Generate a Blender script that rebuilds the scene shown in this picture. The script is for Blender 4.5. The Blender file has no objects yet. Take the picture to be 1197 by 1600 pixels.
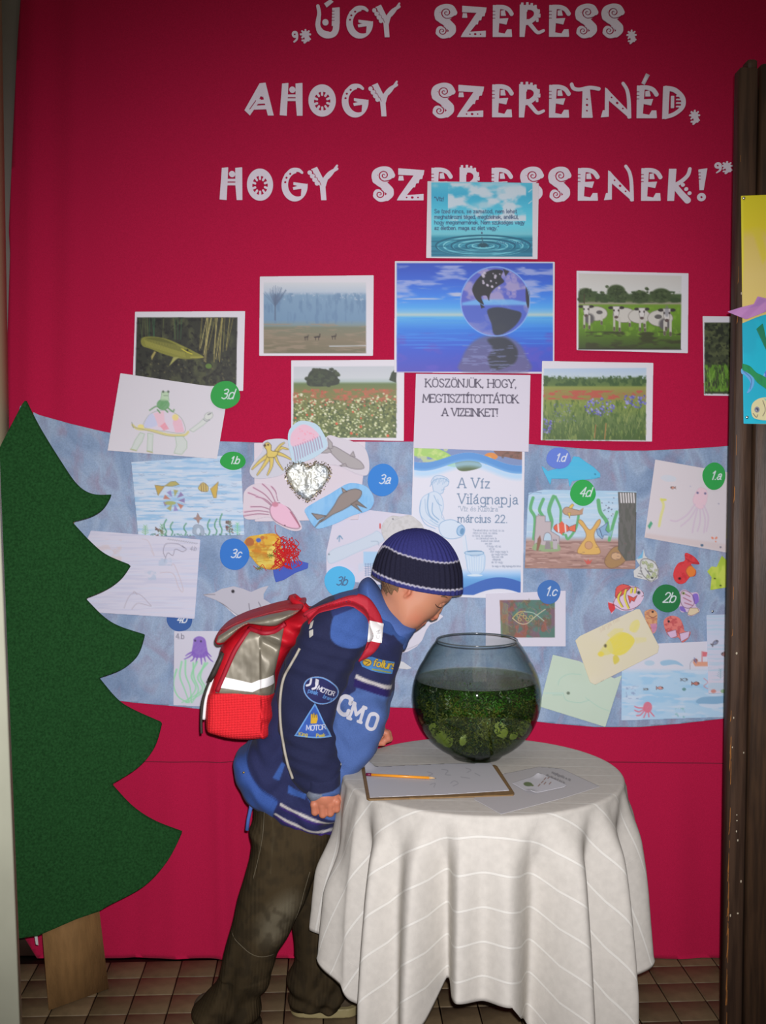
import bpy, math, random
import numpy as np
import openvdb as vdb
from mathutils import Vector, Matrix
from mathutils.bvhtree import BVHTree

# ------------------------------------------------------------------ camera, light, exposure
IMW, IMH, FPX = 1197, 1600, 1755.0
CAMZ, PITCH = 1.49, math.radians(3.0)
SC = bpy.context.scene
COL = SC.collection
cam_d = bpy.data.cameras.new('camera'); cam = bpy.data.objects.new('camera', cam_d); COL.objects.link(cam)
cam_d.sensor_fit = 'VERTICAL'; cam_d.sensor_height = 36.0; cam_d.lens = FPX / IMH * 36.0
cam_d.clip_start = 0.05
cam.location = (0, 0, CAMZ); cam.rotation_euler = (math.radians(90) - PITCH, 0, 0)
SC.camera = cam
w = bpy.data.worlds.new('room_air'); SC.world = w; w.use_nodes = True
w.node_tree.nodes['Background'].inputs[0].default_value = (1.0, 0.9, 0.78, 1)
w.node_tree.nodes['Background'].inputs[1].default_value = 0.10
# the camera's own flash: a small lamp right beside the lens
fl = bpy.data.lights.new('camera_flash', 'SPOT'); flo = bpy.data.objects.new('camera_flash', fl); COL.objects.link(flo)
flo.location = (0.022, 0.0, CAMZ + 0.045); flo.rotation_euler = (math.radians(80.5), 0, 0)
fl.energy = 345; fl.shadow_soft_size = 0.012; fl.spot_size = math.radians(71); fl.spot_blend = 1.0; fl.color = (1.0, 0.97, 1.0)
# the room's ceiling lamp above and behind the photographer
cl = bpy.data.lights.new('ceiling_lamp', 'AREA'); clo = bpy.data.objects.new('ceiling_lamp', cl); COL.objects.link(clo)
clo.location = (0.3, 0.9, 3.0); clo.rotation_euler = (math.radians(25), 0, 0); cl.size = 1.2; cl.energy = 6; cl.color = (1.0, 0.86, 0.66)
vs = SC.view_settings
vs.view_transform = 'Standard'; vs.look = 'None'; vs.gamma = 1.0; vs.exposure = 0.0; vs.use_curve_mapping = False

# ------------------------------------------------------------------ from photograph pixels to places in the room
SP, CP = math.sin(PITCH), math.cos(PITCH)
def at(px, py, Y):
    dx = (px - 598.5) / FPX; dz = -(py - 800.0) / FPX
    t = Y / (CP + dz * SP)
    return Vector((dx * t, Y, CAMZ + t * (-SP + dz * CP)))
def at_np(P, Y):
    dx = (P[:, 0] - 598.5) / FPX; dz = -(P[:, 1] - 800.0) / FPX
    t = Y / (CP + dz * SP)
    return np.stack([dx * t, np.broadcast_to(Y, dx.shape) + 0 * dx, CAMZ + t * (-SP + dz * CP)], 1)
def at_z(px, py, z):
    dx = (px - 598.5) / FPX; dz = -(py - 800.0) / FPX
    t = (z - CAMZ) / (-SP + dz * CP)
    return Vector((dx * t, t * (CP + dz * SP), z))
def inv_np(P, Y):          # side projection of points (x, ., z) to pixel coordinates of the plane y = Y
    x = P[:, 0]; z = P[:, 2] - CAMZ
    d = Y * CP - z * SP; u = Y * SP + z * CP
    return 598.5 + FPX * x / d, 800.0 - FPX * u / d

# ------------------------------------------------------------------ scene helpers
def tag(o, label=None, cat=None, group=None, kind=None):
    if label: o['label'] = label
    if cat: o['category'] = cat
    if group: o['group'] = group
    if kind: o['kind'] = kind
    return o
def empty(name, loc=(0, 0, 0), label=None, cat=None, group=None):
    o = bpy.data.objects.new(name, None); COL.objects.link(o); o.location = loc; o.empty_display_size = 0.05
    return tag(o, label, cat, group)
def link(name, me, m=None, parent=None, smooth=True):
    if m is not None and len(me.materials) == 0: me.materials.append(m)
    o = bpy.data.objects.new(name, me); COL.objects.link(o)
    if parent is not None:
        o.parent = parent; o.matrix_parent_inverse = Matrix.Translation(-world_loc(parent))
    if smooth and len(me.polygons): me.polygons.foreach_set('use_smooth', np.ones(len(me.polygons), dtype=bool))
    return o
def world_loc(o):
    v = Vector(o.location)
    if o.parent is not None: v = v + o.matrix_parent_inverse.to_translation() + world_loc(o.parent)
    return v
def raw_mesh(name, V, loops, starts, cols=None):
    me = bpy.data.meshes.new(name)
    V = np.asarray(V, dtype=np.float32); loops = np.asarray(loops, dtype=np.int32); starts = np.asarray(starts, dtype=np.int32)
    me.vertices.add(len(V)); me.vertices.foreach_set('co', V.ravel())
    me.loops.add(len(loops)); me.loops.foreach_set('vertex_index', loops)
    me.polygons.add(len(starts)); me.polygons.foreach_set('loop_start', starts)
    me.update(calc_edges=True)
    if cols is not None:
        a = me.color_attributes.new('Col', 'FLOAT_COLOR', 'POINT')
        c = np.ones((len(V), 4), dtype=np.float32); c[:, :3] = cols
        a.data.foreach_set('color', c.ravel())
    return me
def py_mesh(name, V, Fs, cols=None):
    loops = [i for f in Fs for i in f]; starts = np.cumsum([0] + [len(f) for f in Fs[:-1]])
    return raw_mesh(name, V, loops, starts, cols)
class MB:                      # collects boxes, tubes, grids into one mesh
    def __init__(s): s.V = []; s.F = []
    def add(s, V, F):
        b = len(s.V); s.V += [tuple(v) for v in V]; s.F += [[i + b for i in f] for f in F]
    def box(s, lo, hi, bev=0.0, M=None):
        x0, y0, z0 = lo; x1, y1, z1 = hi
        if bev <= 0:
            V = [(x, y, z) for z in (z0, z1) for y in (y0, y1) for x in (x0, x1)]
            F = [(0, 2, 3, 1), (4, 5, 7, 6), (0, 1, 5, 4), (2, 6, 7, 3), (0, 4, 6, 2), (1, 3, 7, 5)]
        else:
            b = bev; V = []; F = []
            for (xa, xb, ya, yb, z) in ((x0 + b, x1 - b, y0 + b, y1 - b, z0), (x0, x1, y0, y1, z0 + b), (x0, x1, y0, y1, z1 - b), (x0 + b, x1 - b, y0 + b, y1 - b, z1)):
                V += [(xa + b, ya, z), (xb - b, ya, z), (xb, ya + b, z), (xb, yb - b, z), (xb - b, yb, z), (xa + b, yb, z), (xa, yb - b, z), (xa, ya + b, z)]
            for k in range(3):
                for i in range(8):
                    j = (i + 1) % 8; F.append((k * 8 + i, k * 8 + j, k * 8 + 8 + j, k * 8 + 8 + i))
            F.append(tuple(range(7, -1, -1))); F.append(tuple(range(24, 32)))
        if M is not None: V = [M @ Vector(v) for v in V]
        s.add(V, F)
    def tube(s, pts, r, n=10, closed=False, cap=True):
        pts = [Vector(p) for p in pts]; m = len(pts)
        rs = r if hasattr(r, '__len__') else [r] * m
        V = []; F = []; prev = None
        for i, p in enumerate(pts):
            if closed: t = pts[(i + 1) % m] - pts[i - 1]
            else: t = pts[min(i + 1, m - 1)] - pts[max(i - 1, 0)]
            t.normalize()
            if prev is None: a = t.orthogonal().normalized()
            else:
                a = prev - t * prev.dot(t)
                a = a.normalized() if a.length > 1e-6 else t.orthogonal().normalized()
            prev = a; b = t.cross(a)
            for k in range(n):
                an = 2 * math.pi * k / n; V.append(p + (a * math.cos(an) + b * math.sin(an)) * rs[i])
        for i in range(m if closed else m - 1):
            j = (i + 1) % m
            for k in range(n):
                l = (k + 1) % n; F.append((i * n + k, i * n + l, j * n + l, j * n + k))
        if cap and not closed: F.append(tuple(range(n - 1, -1, -1))); F.append(tuple(range((m - 1) * n, m * n)))
        s.add(V, F)
    def lathe(s, prof, c, n=32):            # prof: (radius, z) pairs
        V = []; F = []; m = len(prof)
        for r, z in prof:
            for k in range(n):
                a = 2 * math.pi * k / n; V.append((c[0] + r * math.cos(a), c[1] + r * math.sin(a), c[2] + z))
        for i in range(m - 1):
            for k in range(n):
                l = (k + 1) % n; F.append((i * n + k, i * n + l, (i + 1) * n + l, (i + 1) * n + k))
        s.add(V, F)
    def ellipsoid(s, c, r, n=12):
        V = []; F = []
        for i in range(n // 2 + 1):
            th = math.pi * i / (n // 2)
            for k in range(n):
                a = 2 * math.pi * k / n
                V.append((c[0] + r[0] * math.sin(th) * math.cos(a), c[1] + r[1] * math.sin(th) * math.sin(a), c[2] + r[2] * math.cos(th)))
        for i in range(n // 2):
            for k in range(n):
                l = (k + 1) % n; F.append((i * n + k, (i + 1) * n + k, (i + 1) * n + l, i * n + l))
        s.add(V, F)
    def build(s, name, m, parent=None, smooth=True):
        return link(name, py_mesh(name, s.V, s.F), m, parent, smooth)

# ------------------------------------------------------------------ noise
def vnoise(x, y, seed=0):
    x = np.asarray(x, dtype=np.float64); y = np.asarray(y, dtype=np.float64)
    xi = np.floor(x).astype(np.int64); yi = np.floor(y).astype(np.int64); xf = x - xi; yf = y - yi
    def hsh(a, b):
        n = (a * 374761393 + b * 668265263 + seed * 974634777) & 0x7fffffff
        n = ((n ^ (n >> 13)) * 1274126177) & 0x7fffffff
        return ((n ^ (n >> 16)) & 0xffff) / 65535.0
    u = xf * xf * (3 - 2 * xf); v = yf * yf * (3 - 2 * yf)
    return (hsh(xi, yi) * (1 - u) + hsh(xi + 1, yi) * u) * (1 - v) + (hsh(xi, yi + 1) * (1 - u) + hsh(xi + 1, yi + 1) * u) * v
def fbm(x, y, seed=0, o=3):
    t = 0; a = 1; s = 0
    for k in range(o):
        t = t + a * vnoise(x * 2 ** k, y * 2 ** k, seed + k * 17); s += a; a *= 0.5
    return t / s
def ss(a, b, x):
    t = np.clip((x - a) / (b - a), 0, 1); return t * t * (3 - 2 * t)
def cr(pts, closed=False, n=6):
    P = [np.array(p, dtype=float) for p in pts]; m = len(P); out = []
    rng = range(m) if closed else range(m - 1)
    for i in rng:
        if closed: a, b, c, d = P[i - 1], P[i], P[(i + 1) % m], P[(i + 2) % m]
        else: a, b, c, d = P[max(i - 1, 0)], P[i], P[i + 1], P[min(i + 2, m - 1)]
        for k in range(n):
            t = k / n
            out.append(0.5 * ((2 * b) + (-a + c) * t + (2 * a - 5 * b + 4 * c - d) * t * t + (-a + 3 * b - 3 * c + d) * t ** 3))
    if not closed: out.append(P[-1])
    return [tuple(p) for p in out]

# ------------------------------------------------------------------ flat shapes: signed distances
def sd_poly(X, Y, pts):
    pts = [tuple(p) for p in pts]; d = np.full(X.shape, 1e9); ins = np.zeros(X.shape, dtype=bool); n = len(pts)
    for i in range(n):
        ax, ay = pts[i]; bx, by = pts[(i + 1) % n]; ex, ey = bx - ax, by - ay
        L = ex * ex + ey * ey
        if L < 1e-14: continue
        t = np.clip(((X - ax) * ex + (Y - ay) * ey) / L, 0, 1)
        d = np.minimum(d, (X - ax - t * ex) ** 2 + (Y - ay - t * ey) ** 2)
        if ay != by:
            c = ((ay > Y) != (by > Y)) & (X < ex * (Y - ay) / (by - ay) + ax)
            ins ^= c
    d = np.sqrt(d); return np.where(ins, -d, d)
def sd_line(X, Y, pts, w0, w1=None):
    w1 = w0 if w1 is None else w1; d = np.full(X.shape, 1e9); n = len(pts) - 1
    for i in range(max(n, 1)):
        ax, ay = pts[i]; bx, by = pts[min(i + 1, len(pts) - 1)]; ex, ey = bx - ax, by - ay; L = ex * ex + ey * ey
        t = np.clip(((X - ax) * ex + (Y - ay) * ey) / L, 0, 1) if L > 1e-12 else 0 * X
        r = (w0 + (w1 - w0) * (i + t) / max(n, 1)) / 2
        d = np.minimum(d, np.sqrt((X - ax - t * ex) ** 2 + (Y - ay - t * ey) ** 2) - r)
    return d
def sd_ell(X, Y, cx, cy, rx, ry, rot=0):
    c, s = math.cos(math.radians(rot)), math.sin(math.radians(rot))
    u = (X - cx) * c + (Y - cy) * s; v = -(X - cx) * s + (Y - cy) * c
    k = np.sqrt((u / rx) ** 2 + (v / ry) ** 2); g = np.sqrt((u / rx ** 2) ** 2 + (v / ry ** 2) ** 2) + 1e-9
    return (k - 1) * np.maximum(k, 0.05) / g

# ------------------------------------------------------------------ a single-line alphabet for all the printed and written text
GL = {}
def _g(s):
    for ln in s.strip().splitlines():
        ch, rest = ln[0], ln[2:]; parts = rest.split('|'); strokes = []
        for p in parts[1:]:
            sm = p.startswith('~'); p = p.lstrip('~')
            pts = [tuple(float(v) for v in q.split(',')) for q in p.split()]
            strokes.append((cr(pts, False, 4) if sm else pts, sm))
        GL[ch] = (float(parts[0]), strokes)
_g("""
A .74|0,0 .35,1 .42,1 .74,0|.14,.35 .62,.35
B .62|0,0 0,1|~0,1 .4,1 .52,.77 .4,.53 0,.53|~0,.53 .45,.52 .6,.27 .45,0 0,0
C .7|~.68,.8 .5,.98 .25,.97 .04,.7 .04,.3 .25,.03 .5,.02 .7,.2
D .72|0,0 0,1|~0,1 .35,1 .66,.8 .7,.5 .66,.2 .35,0 0,0
E .6|.6,.14 .6,0 0,0 0,1 .58,1 .58,.87|0,.53 .42,.53
G .74|~.68,.8 .5,.98 .25,.97 .04,.7 .04,.3 .25,.03 .5,.02 .7,.15|.7,.12 .7,.43 .48,.43
H .72|0,0 0,1|.7,0 .7,1|0,.53 .7,.53
I .1|.05,0 .05,1
J .4|~.32,1 .32,.3 .22,0 .02,.05
K .7|0,0 0,1|.6,1 .05,.45|.2,.6 .68,0
L .6|0,1 0,0 .56,0 .56,.15
M .85|0,0 .06,1 .42,.2 .78,1 .84,0
N .74|0,0 0,1 .7,0 .7,1
O .76|~.38,1 .12,.9 .02,.5 .12,.1 .38,0 .64,.1 .74,.5 .64,.9 .38,1
P .6|0,0 0,1|~0,1 .4,1 .56,.74 .4,.48 0,.48
R .66|0,0 0,1|~0,1 .4,1 .54,.76 .4,.52 0,.52|.28,.52 .64,0
S .6|~.54,.84 .4,.99 .15,.97 .05,.75 .28,.53 .5,.4 .57,.22 .4,.01 .15,.02 .03,.18
T .68|.34,0 .34,1|0,.86 0,1 .68,1 .68,.86
U .7|~0,1 0,.35 .1,.05 .35,0 .6,.05 .68,.35 .68,1
V .74|0,1 .36,0 .74,1
W 1.0|0,1 .26,0 .5,.9 .74,0 1,1
Y .7|0,1 .34,.48 .7,1|.34,.48 .34,0
Z .64|.03,.86 .03,1 .6,1 .02,0 .62,0 .62,.15
a .52|~.05,.5 .2,.66 .38,.62 .42,.45 .42,.1 .52,.02|~.42,.4 .15,.34 .02,.17 .15,.01 .3,.04 .42,.18
b .54|0,1 0,0|~0,.45 .2,.65 .45,.58 .52,.33 .45,.06 .2,.0 0,.18
c .48|~.46,.52 .28,.66 .08,.56 .02,.33 .1,.06 .3,.0 .47,.14
d .54|.5,1 .5,0|~.5,.45 .32,.65 .08,.58 .01,.33 .08,.06 .3,.0 .5,.18
e .5|~.02,.36 .48,.36 .42,.58 .26,.66 .08,.56 .02,.33 .1,.06 .3,.0 .47,.14
f .34|~.36,.94 .26,1 .14,.9 .13,.7 .13,0|0,.62 .3,.62
g .54|~.5,.5 .3,.66 .08,.58 .01,.36 .08,.12 .3,.06 .5,.2|~.5,.64 .5,-.1 .4,-.28 .2,-.3 .05,-.2
h .52|0,1 0,0|~0,.42 .2,.65 .4,.62 .48,.45 .48,0
i .12|.06,0 .06,.64|.06,.88 .06,.9
j .2|~.14,.64 .14,-.1 .06,-.28 -.1,-.24|.14,.88 .14,.9
k .5|0,1 0,0|.42,.62 .02,.25|.16,.38 .48,0
l .12|.06,0 .06,1
m .82|0,.64 0,0|~0,.42 .16,.65 .32,.62 .39,.45 .39,0|~.39,.42 .55,.65 .7,.62 .78,.45 .78,0
n .52|0,.64 0,0|~0,.42 .2,.65 .4,.62 .48,.45 .48,0
o .54|~.27,.66 .08,.58 .02,.33 .08,.08 .27,.0 .46,.08 .52,.33 .46,.58 .27,.66
p .54|0,.64 0,-.3|~0,.45 .2,.65 .45,.58 .52,.33 .45,.06 .2,.0 0,.18
r .36|0,.64 0,0|~0,.38 .14,.62 .34,.62
s .44|~.4,.54 .25,.66 .08,.6 .06,.45 .22,.35 .38,.26 .38,.08 .22,0 .03,.1
t .34|~.14,.88 .14,.12 .22,.0 .34,.06|0,.62 .32,.62
u .54|~0,.64 0,.2 .1,.01 .3,.02 .48,.25|.48,.64 .48,0
v .5|0,.64 .24,0 .5,.64
w .72|0,.64 .18,0 .36,.6 .54,0 .72,.64
y .5|0,.64 .26,.02|~.5,.64 .2,-.15 .1,-.3 -.02,-.26
z .46|0,.64 .44,.64 .02,0 .46,0
1 .4|.05,.75 .24,1 .24,0
2 .56|~.03,.78 .15,.98 .4,.97 .52,.75 .4,.45 .02,0|.02,0 .55,0
3 .54|~.04,.88 .25,1 .48,.85 .42,.58 .2,.53|~.2,.53 .48,.45 .5,.15 .28,0 .03,.1
4 .58|.42,0 .42,1 .02,.3 .58,.3
6 .5|~.42,1 .12,.7 .03,.3 .2,0 .45,.1 .46,.38 .25,.5 .06,.3
. .14|.06,0 .07,.02
, .16|.08,.05 .02,-.14
! .12|.06,.3 .06,1|.06,0 .06,.02
- .3|.02,.33 .28,.33
" .22|.04,1 .04,.82|.16,1 .16,.82
""")
ACC = {'á': 'a´', 'é': 'e´', 'í': 'ı´', 'ó': 'o´', 'ú': 'u´', 'ö': 'o¨', 'ü': 'u¨', 'Á': 'A´', 'É': 'E´', 'Í': 'I´', 'Ö': 'O¨', 'Ü': 'U¨', 'Ú': 'U´', 'Ó': 'O´'}
def text_strokes(txt, size, x=0, y=0, serif=False, shear=0.0, sp=0.16, caps=False, rot=0.0, align='l'):
    out = []; cx = 0.0
    for ch in txt:
        if ch == ' ': cx += 0.42; continue
        acc = None
        if ch in ACC: base, acc = ACC[ch][0], ACC[ch][1]
        else: base = ch
        if base == 'ı': w_, st = .12, [([(.06, 0), (.06, .64)], False)]
        else: w_, st = GL.get(base, GL['o'])
        for pts, sm in st:
            out.append([(cx + a, b) for a, b in pts])
            if serif:
                for (a, b), (c, d) in ((pts[0], pts[1]), (pts[-1], pts[-2])):
                    if abs(d - b) > abs(c - a) * 1.2 and min(abs(b), abs(b - 1), abs(b - .64), abs(b + .3)) < .02 and abs(d - b) > .25:
                        out.append([(cx + a - .1, b), (cx + a + .1, b)])
        top = 1.0 if base.isupper() else 0.66
        mid = w_ / 2
        if acc == '´': out.append([(cx + mid - .02, top + .1), (cx + mid + .14, top + .3)])
        if acc == '¨': out.append([(cx + mid - .15, top + .16), (cx + mid - .14, top + .18)]); out.append([(cx + mid + .14, top + .16), (cx + mid + .15, top + .18)])
        cx += w_ + sp + (.08 if serif else 0)
    if align == 'c': off = -cx / 2
    elif align == 'r': off = -cx
    else: off = 0
    c, s = math.cos(math.radians(rot)), math.sin(math.radians(rot)); res = []
    for st in out:
        q = []
        for a, b in st:
            a = (a + off + shear * b) * size; b = -b * size
            q.append((x + a * c - b * s, y + a * s + b * c))
        res.append(q)
    return res

# ------------------------------------------------------------------ painter for flat print and drawings (photograph pixels as units)
class Canvas:
    def __init__(s, x0, y0, x1, y1, h=1.0, bg=(205, 203, 212)):
        s.h = h; s.x0 = x0 - 1.6 * h; s.y0 = y0 - 1.6 * h
        s.nx = int(math.ceil((x1 - x0) / h)) + 4; s.ny = int(math.ceil((y1 - y0) / h)) + 4
        s.xs = s.x0 + np.arange(s.nx) * h; s.ys = s.y0 + np.arange(s.ny) * h
        s.X, s.Y = np.meshgrid(s.xs, s.ys)
        s.rgb = np.empty((s.ny, s.nx, 3)); s.rgb[:] = bg
    def _win(s, bx0, by0, bx1, by1, m=3):
        i0 = max(0, int((bx0 - m - s.x0) / s.h)); i1 = min(s.nx, int((bx1 + m - s.x0) / s.h) + 2)
        j0 = max(0, int((by0 - m - s.y0) / s.h)); j1 = min(s.ny, int((by1 + m - s.y0) / s.h) + 2)
        if i1 <= i0 or j1 <= j0: return None
        return (slice(j0, j1), slice(i0, i1))
    def blend(s, W, d, col, a=1.0, soft=None, tex=None):
        soft = soft or s.h
        m = np.clip(0.5 - d / soft, 0, 1) * a
        if tex is not None: m = m * tex
        s.rgb[W] = s.rgb[W] * (1 - m[..., None]) + np.array(col, dtype=float) * m[..., None]
    def poly(s, pts, col, a=1.0, smooth=False, line=None, lw=1.0, soft=None, hatch=0.0):
        if smooth: pts = cr(pts, True, 5)
        P = np.array(pts); W = s._win(P[:, 0].min(), P[:, 1].min(), P[:, 0].max(), P[:, 1].max(), 3 + (soft or 0))
        if W is None: return s
        d = sd_poly(s.X[W], s.Y[W], pts)
        tex = None
        if hatch: tex = 1 - hatch * fbm((s.X[W] + s.Y[W]) / 1.5, (s.X[W] - s.Y[W]) / 9, 5, 2)
        if col is not None: s.blend(W, d, col, a, soft, tex)
        if line is not None: s.blend(W, np.abs(d) - lw / 2, line)
        return s
    def line(s, pts, w, col, a=1.0, smooth=False, w1=None, soft=None):
        if smooth: pts = cr(pts, False, 5)
        P = np.array(pts); W = s._win(P[:, 0].min() - w, P[:, 1].min() - w, P[:, 0].max() + w, P[:, 1].max() + w)
        if W is None: return s
        s.blend(W, sd_line(s.X[W], s.Y[W], pts, w, w1), col, a, soft); return s
    def ell(s, cx, cy, rx, ry, col, a=1.0, rot=0, line=None, lw=1.0, soft=None, hatch=0):
        r = max(rx, ry); W = s._win(cx - r, cy - r, cx + r, cy + r, 3 + (soft or 0))
        if W is None: return s
        d = sd_ell(s.X[W], s.Y[W], cx, cy, rx, ry, rot)
        tex = None
        if hatch: tex = 1 - hatch * fbm((s.X[W] + s.Y[W]) / 1.5, (s.X[W] - s.Y[W]) / 9, 5, 2)
        if col is not None: s.blend(W, d, col, a, soft, tex)
        if line is not None: s.blend(W, np.abs(d) - lw / 2, line)
        return s
    def rect(s, x0, y0, x1, y1, col, a=1.0): return s.poly([(x0, y0), (x1, y0), (x1, y1), (x0, y1)], col, a)
    def vgrad(s, stops, quad=None):
        ys = [q[0] for q in stops]; c = np.stack([np.interp(s.Y, ys, [q[1][k] for q in stops]) for k in range(3)], -1)
        if quad is None: s.rgb[:] = c
        else:
            m = np.clip(0.5 - sd_poly(s.X, s.Y, quad) / s.h, 0, 1)[..., None]; s.rgb = s.rgb * (1 - m) + c * m
        return s
    def noise(s, sx, sy, col, lo, hi, seed=0, a=1.0, quad=None, o=3, warp=0):
        x, y = s.X / sx, s.Y / sy
        if warp: x = x + warp * fbm(s.X / 30, s.Y / 30, seed + 99)
        m = ss(lo, hi, fbm(x, y, seed, o)) * a
        if quad is not None: m = m * np.clip(0.5 - sd_poly(s.X, s.Y, quad) / s.h, 0, 1)
        s.rgb = s.rgb * (1 - m[..., None]) + np.array(col, dtype=float) * m[..., None]; return s
    def text(s, txt, x, y, size, col, w=1.2, a=1.0, **k):
        for st in text_strokes(txt, size, x, y, **k): s.line(st, w, col, a)
        return s
    def dots(s, n, box, r, cols, seed=0, a=1.0, asp=1.0, mask=None):
        R = random.Random(seed)
        for _ in range(n):
            x = R.uniform(box[0], box[2]); y = R.uniform(box[1], box[3])
            if mask and not mask(x, y): continue
            q = R.uniform(r[0], r[1]); s.ell(x, y, q * asp, q, R.choice(cols), a)
        return s
GAIN = 1.22
def lin(c):
    c = np.clip(np.asarray(c, dtype=float) / 255.0, 0, 1)
    return np.where(c <= 0.04045, c / 12.92, ((c + 0.055) / 1.055) ** 2.4)
def alb(c): return np.clip(lin(c) * GAIN, 0, 0.93)

def ms_faces(sdf):
    """outline-exact triangulation of sdf < 0 on a grid: vertex (col,row) coordinates, faces, outline segments, nearest inside grid vertex"""
    ny, nx = sdf.shape; ins = sdf < 0
    idx = -np.ones(sdf.shape, dtype=np.int64); idx[ins] = np.arange(ins.sum())
    jj, ii = np.nonzero(ins); V = [np.stack([ii, jj], 1).astype(float)]; src = [np.stack([jj, ii], 1)]
    a, b, c, d = ins[:-1, :-1], ins[:-1, 1:], ins[1:, 1:], ins[1:, :-1]
    full = a & b & c & d; mixed = (a | b | c | d) & ~full
    fj, fi = np.nonzero(full)
    quads = np.stack([idx[fj, fi], idx[fj + 1, fi], idx[fj + 1, fi + 1], idx[fj, fi + 1]], 1)
    n0 = len(ii); ev = {}; EV = []; ES = []; faces = []; segs = []
    def edge(p, q):
        k = (p, q) if p < q else (q, p)
        if k not in ev:
            sp, sq = sdf[p], sdf[q]; t = sp / (sp - sq); t = min(max(t, 0.02), 0.98)
            ev[k] = n0 + len(EV); EV.append((p[1] + t * (q[1] - p[1]), p[0] + t * (q[0] - p[0]))); ES.append(p if sp < 0 else q)
        return ev[k]
    mj, mi = np.nonzero(mixed)
    for j, i in zip(mj.tolist(), mi.tolist()):
        cs = [(j, i), (j + 1, i), (j + 1, i + 1), (j, i + 1)]; pl = []; kind = []
        for k in range(4):
            p, q = cs[k], cs[(k + 1) % 4]
            if ins[p]: pl.append(int(idx[p])); kind.append(0)
            if ins[p] != ins[q]: pl.append(edge(p, q)); kind.append(1)
        if len(pl) >= 3:
            faces.append(pl)
        for k in range(len(pl)):
            if kind[k] and kind[(k + 1) % len(pl)]: segs.append((pl[k], pl[(k + 1) % len(pl)]))
    if EV: V.append(np.array(EV)); src.append(np.array(ES))
    return np.concatenate(V), quads, faces, segs, np.concatenate(src)

def flat_mesh(name, sdf, h, x0, y0, mapper, back, rgb=None):
    """mapper: Nx2 pixel coordinates -> Nx3 points; back: vector by which the rim goes back"""
    V2, quads, faces, segs, src = ms_faces(sdf)
    P = np.stack([x0 + V2[:, 0] * h, y0 + V2[:, 1] * h], 1); V3 = mapper(P)
    su = sorted({i for s_ in segs for i in s_}); mp = {v: k for k, v in enumerate(su)}; n = len(V3)
    VB = V3[su] + np.array(back); allV = np.concatenate([V3, VB]) if len(su) else V3
    rim = [(b_, a_, n + mp[a_], n + mp[b_]) for a_, b_ in segs]
    loops = [quads.ravel()]; sizes = [np.full(len(quads), 4)]
    if faces: loops.append(np.array([i for f in faces for i in f])); sizes.append(np.array([len(f) for f in faces]))
    if rim: loops.append(np.array(rim).ravel()); sizes.append(np.full(len(rim), 4))
    loops = np.concatenate(loops); sizes = np.concatenate(sizes); starts = np.concatenate([[0], np.cumsum(sizes)[:-1]])
    cols = None
    if rgb is not None:
        cf = alb(rgb[src[:, 0], src[:, 1]]); cols = np.concatenate([cf, cf[su]]) if len(su) else cf
    return raw_mesh(name, allV, loops, starts, cols)

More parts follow.
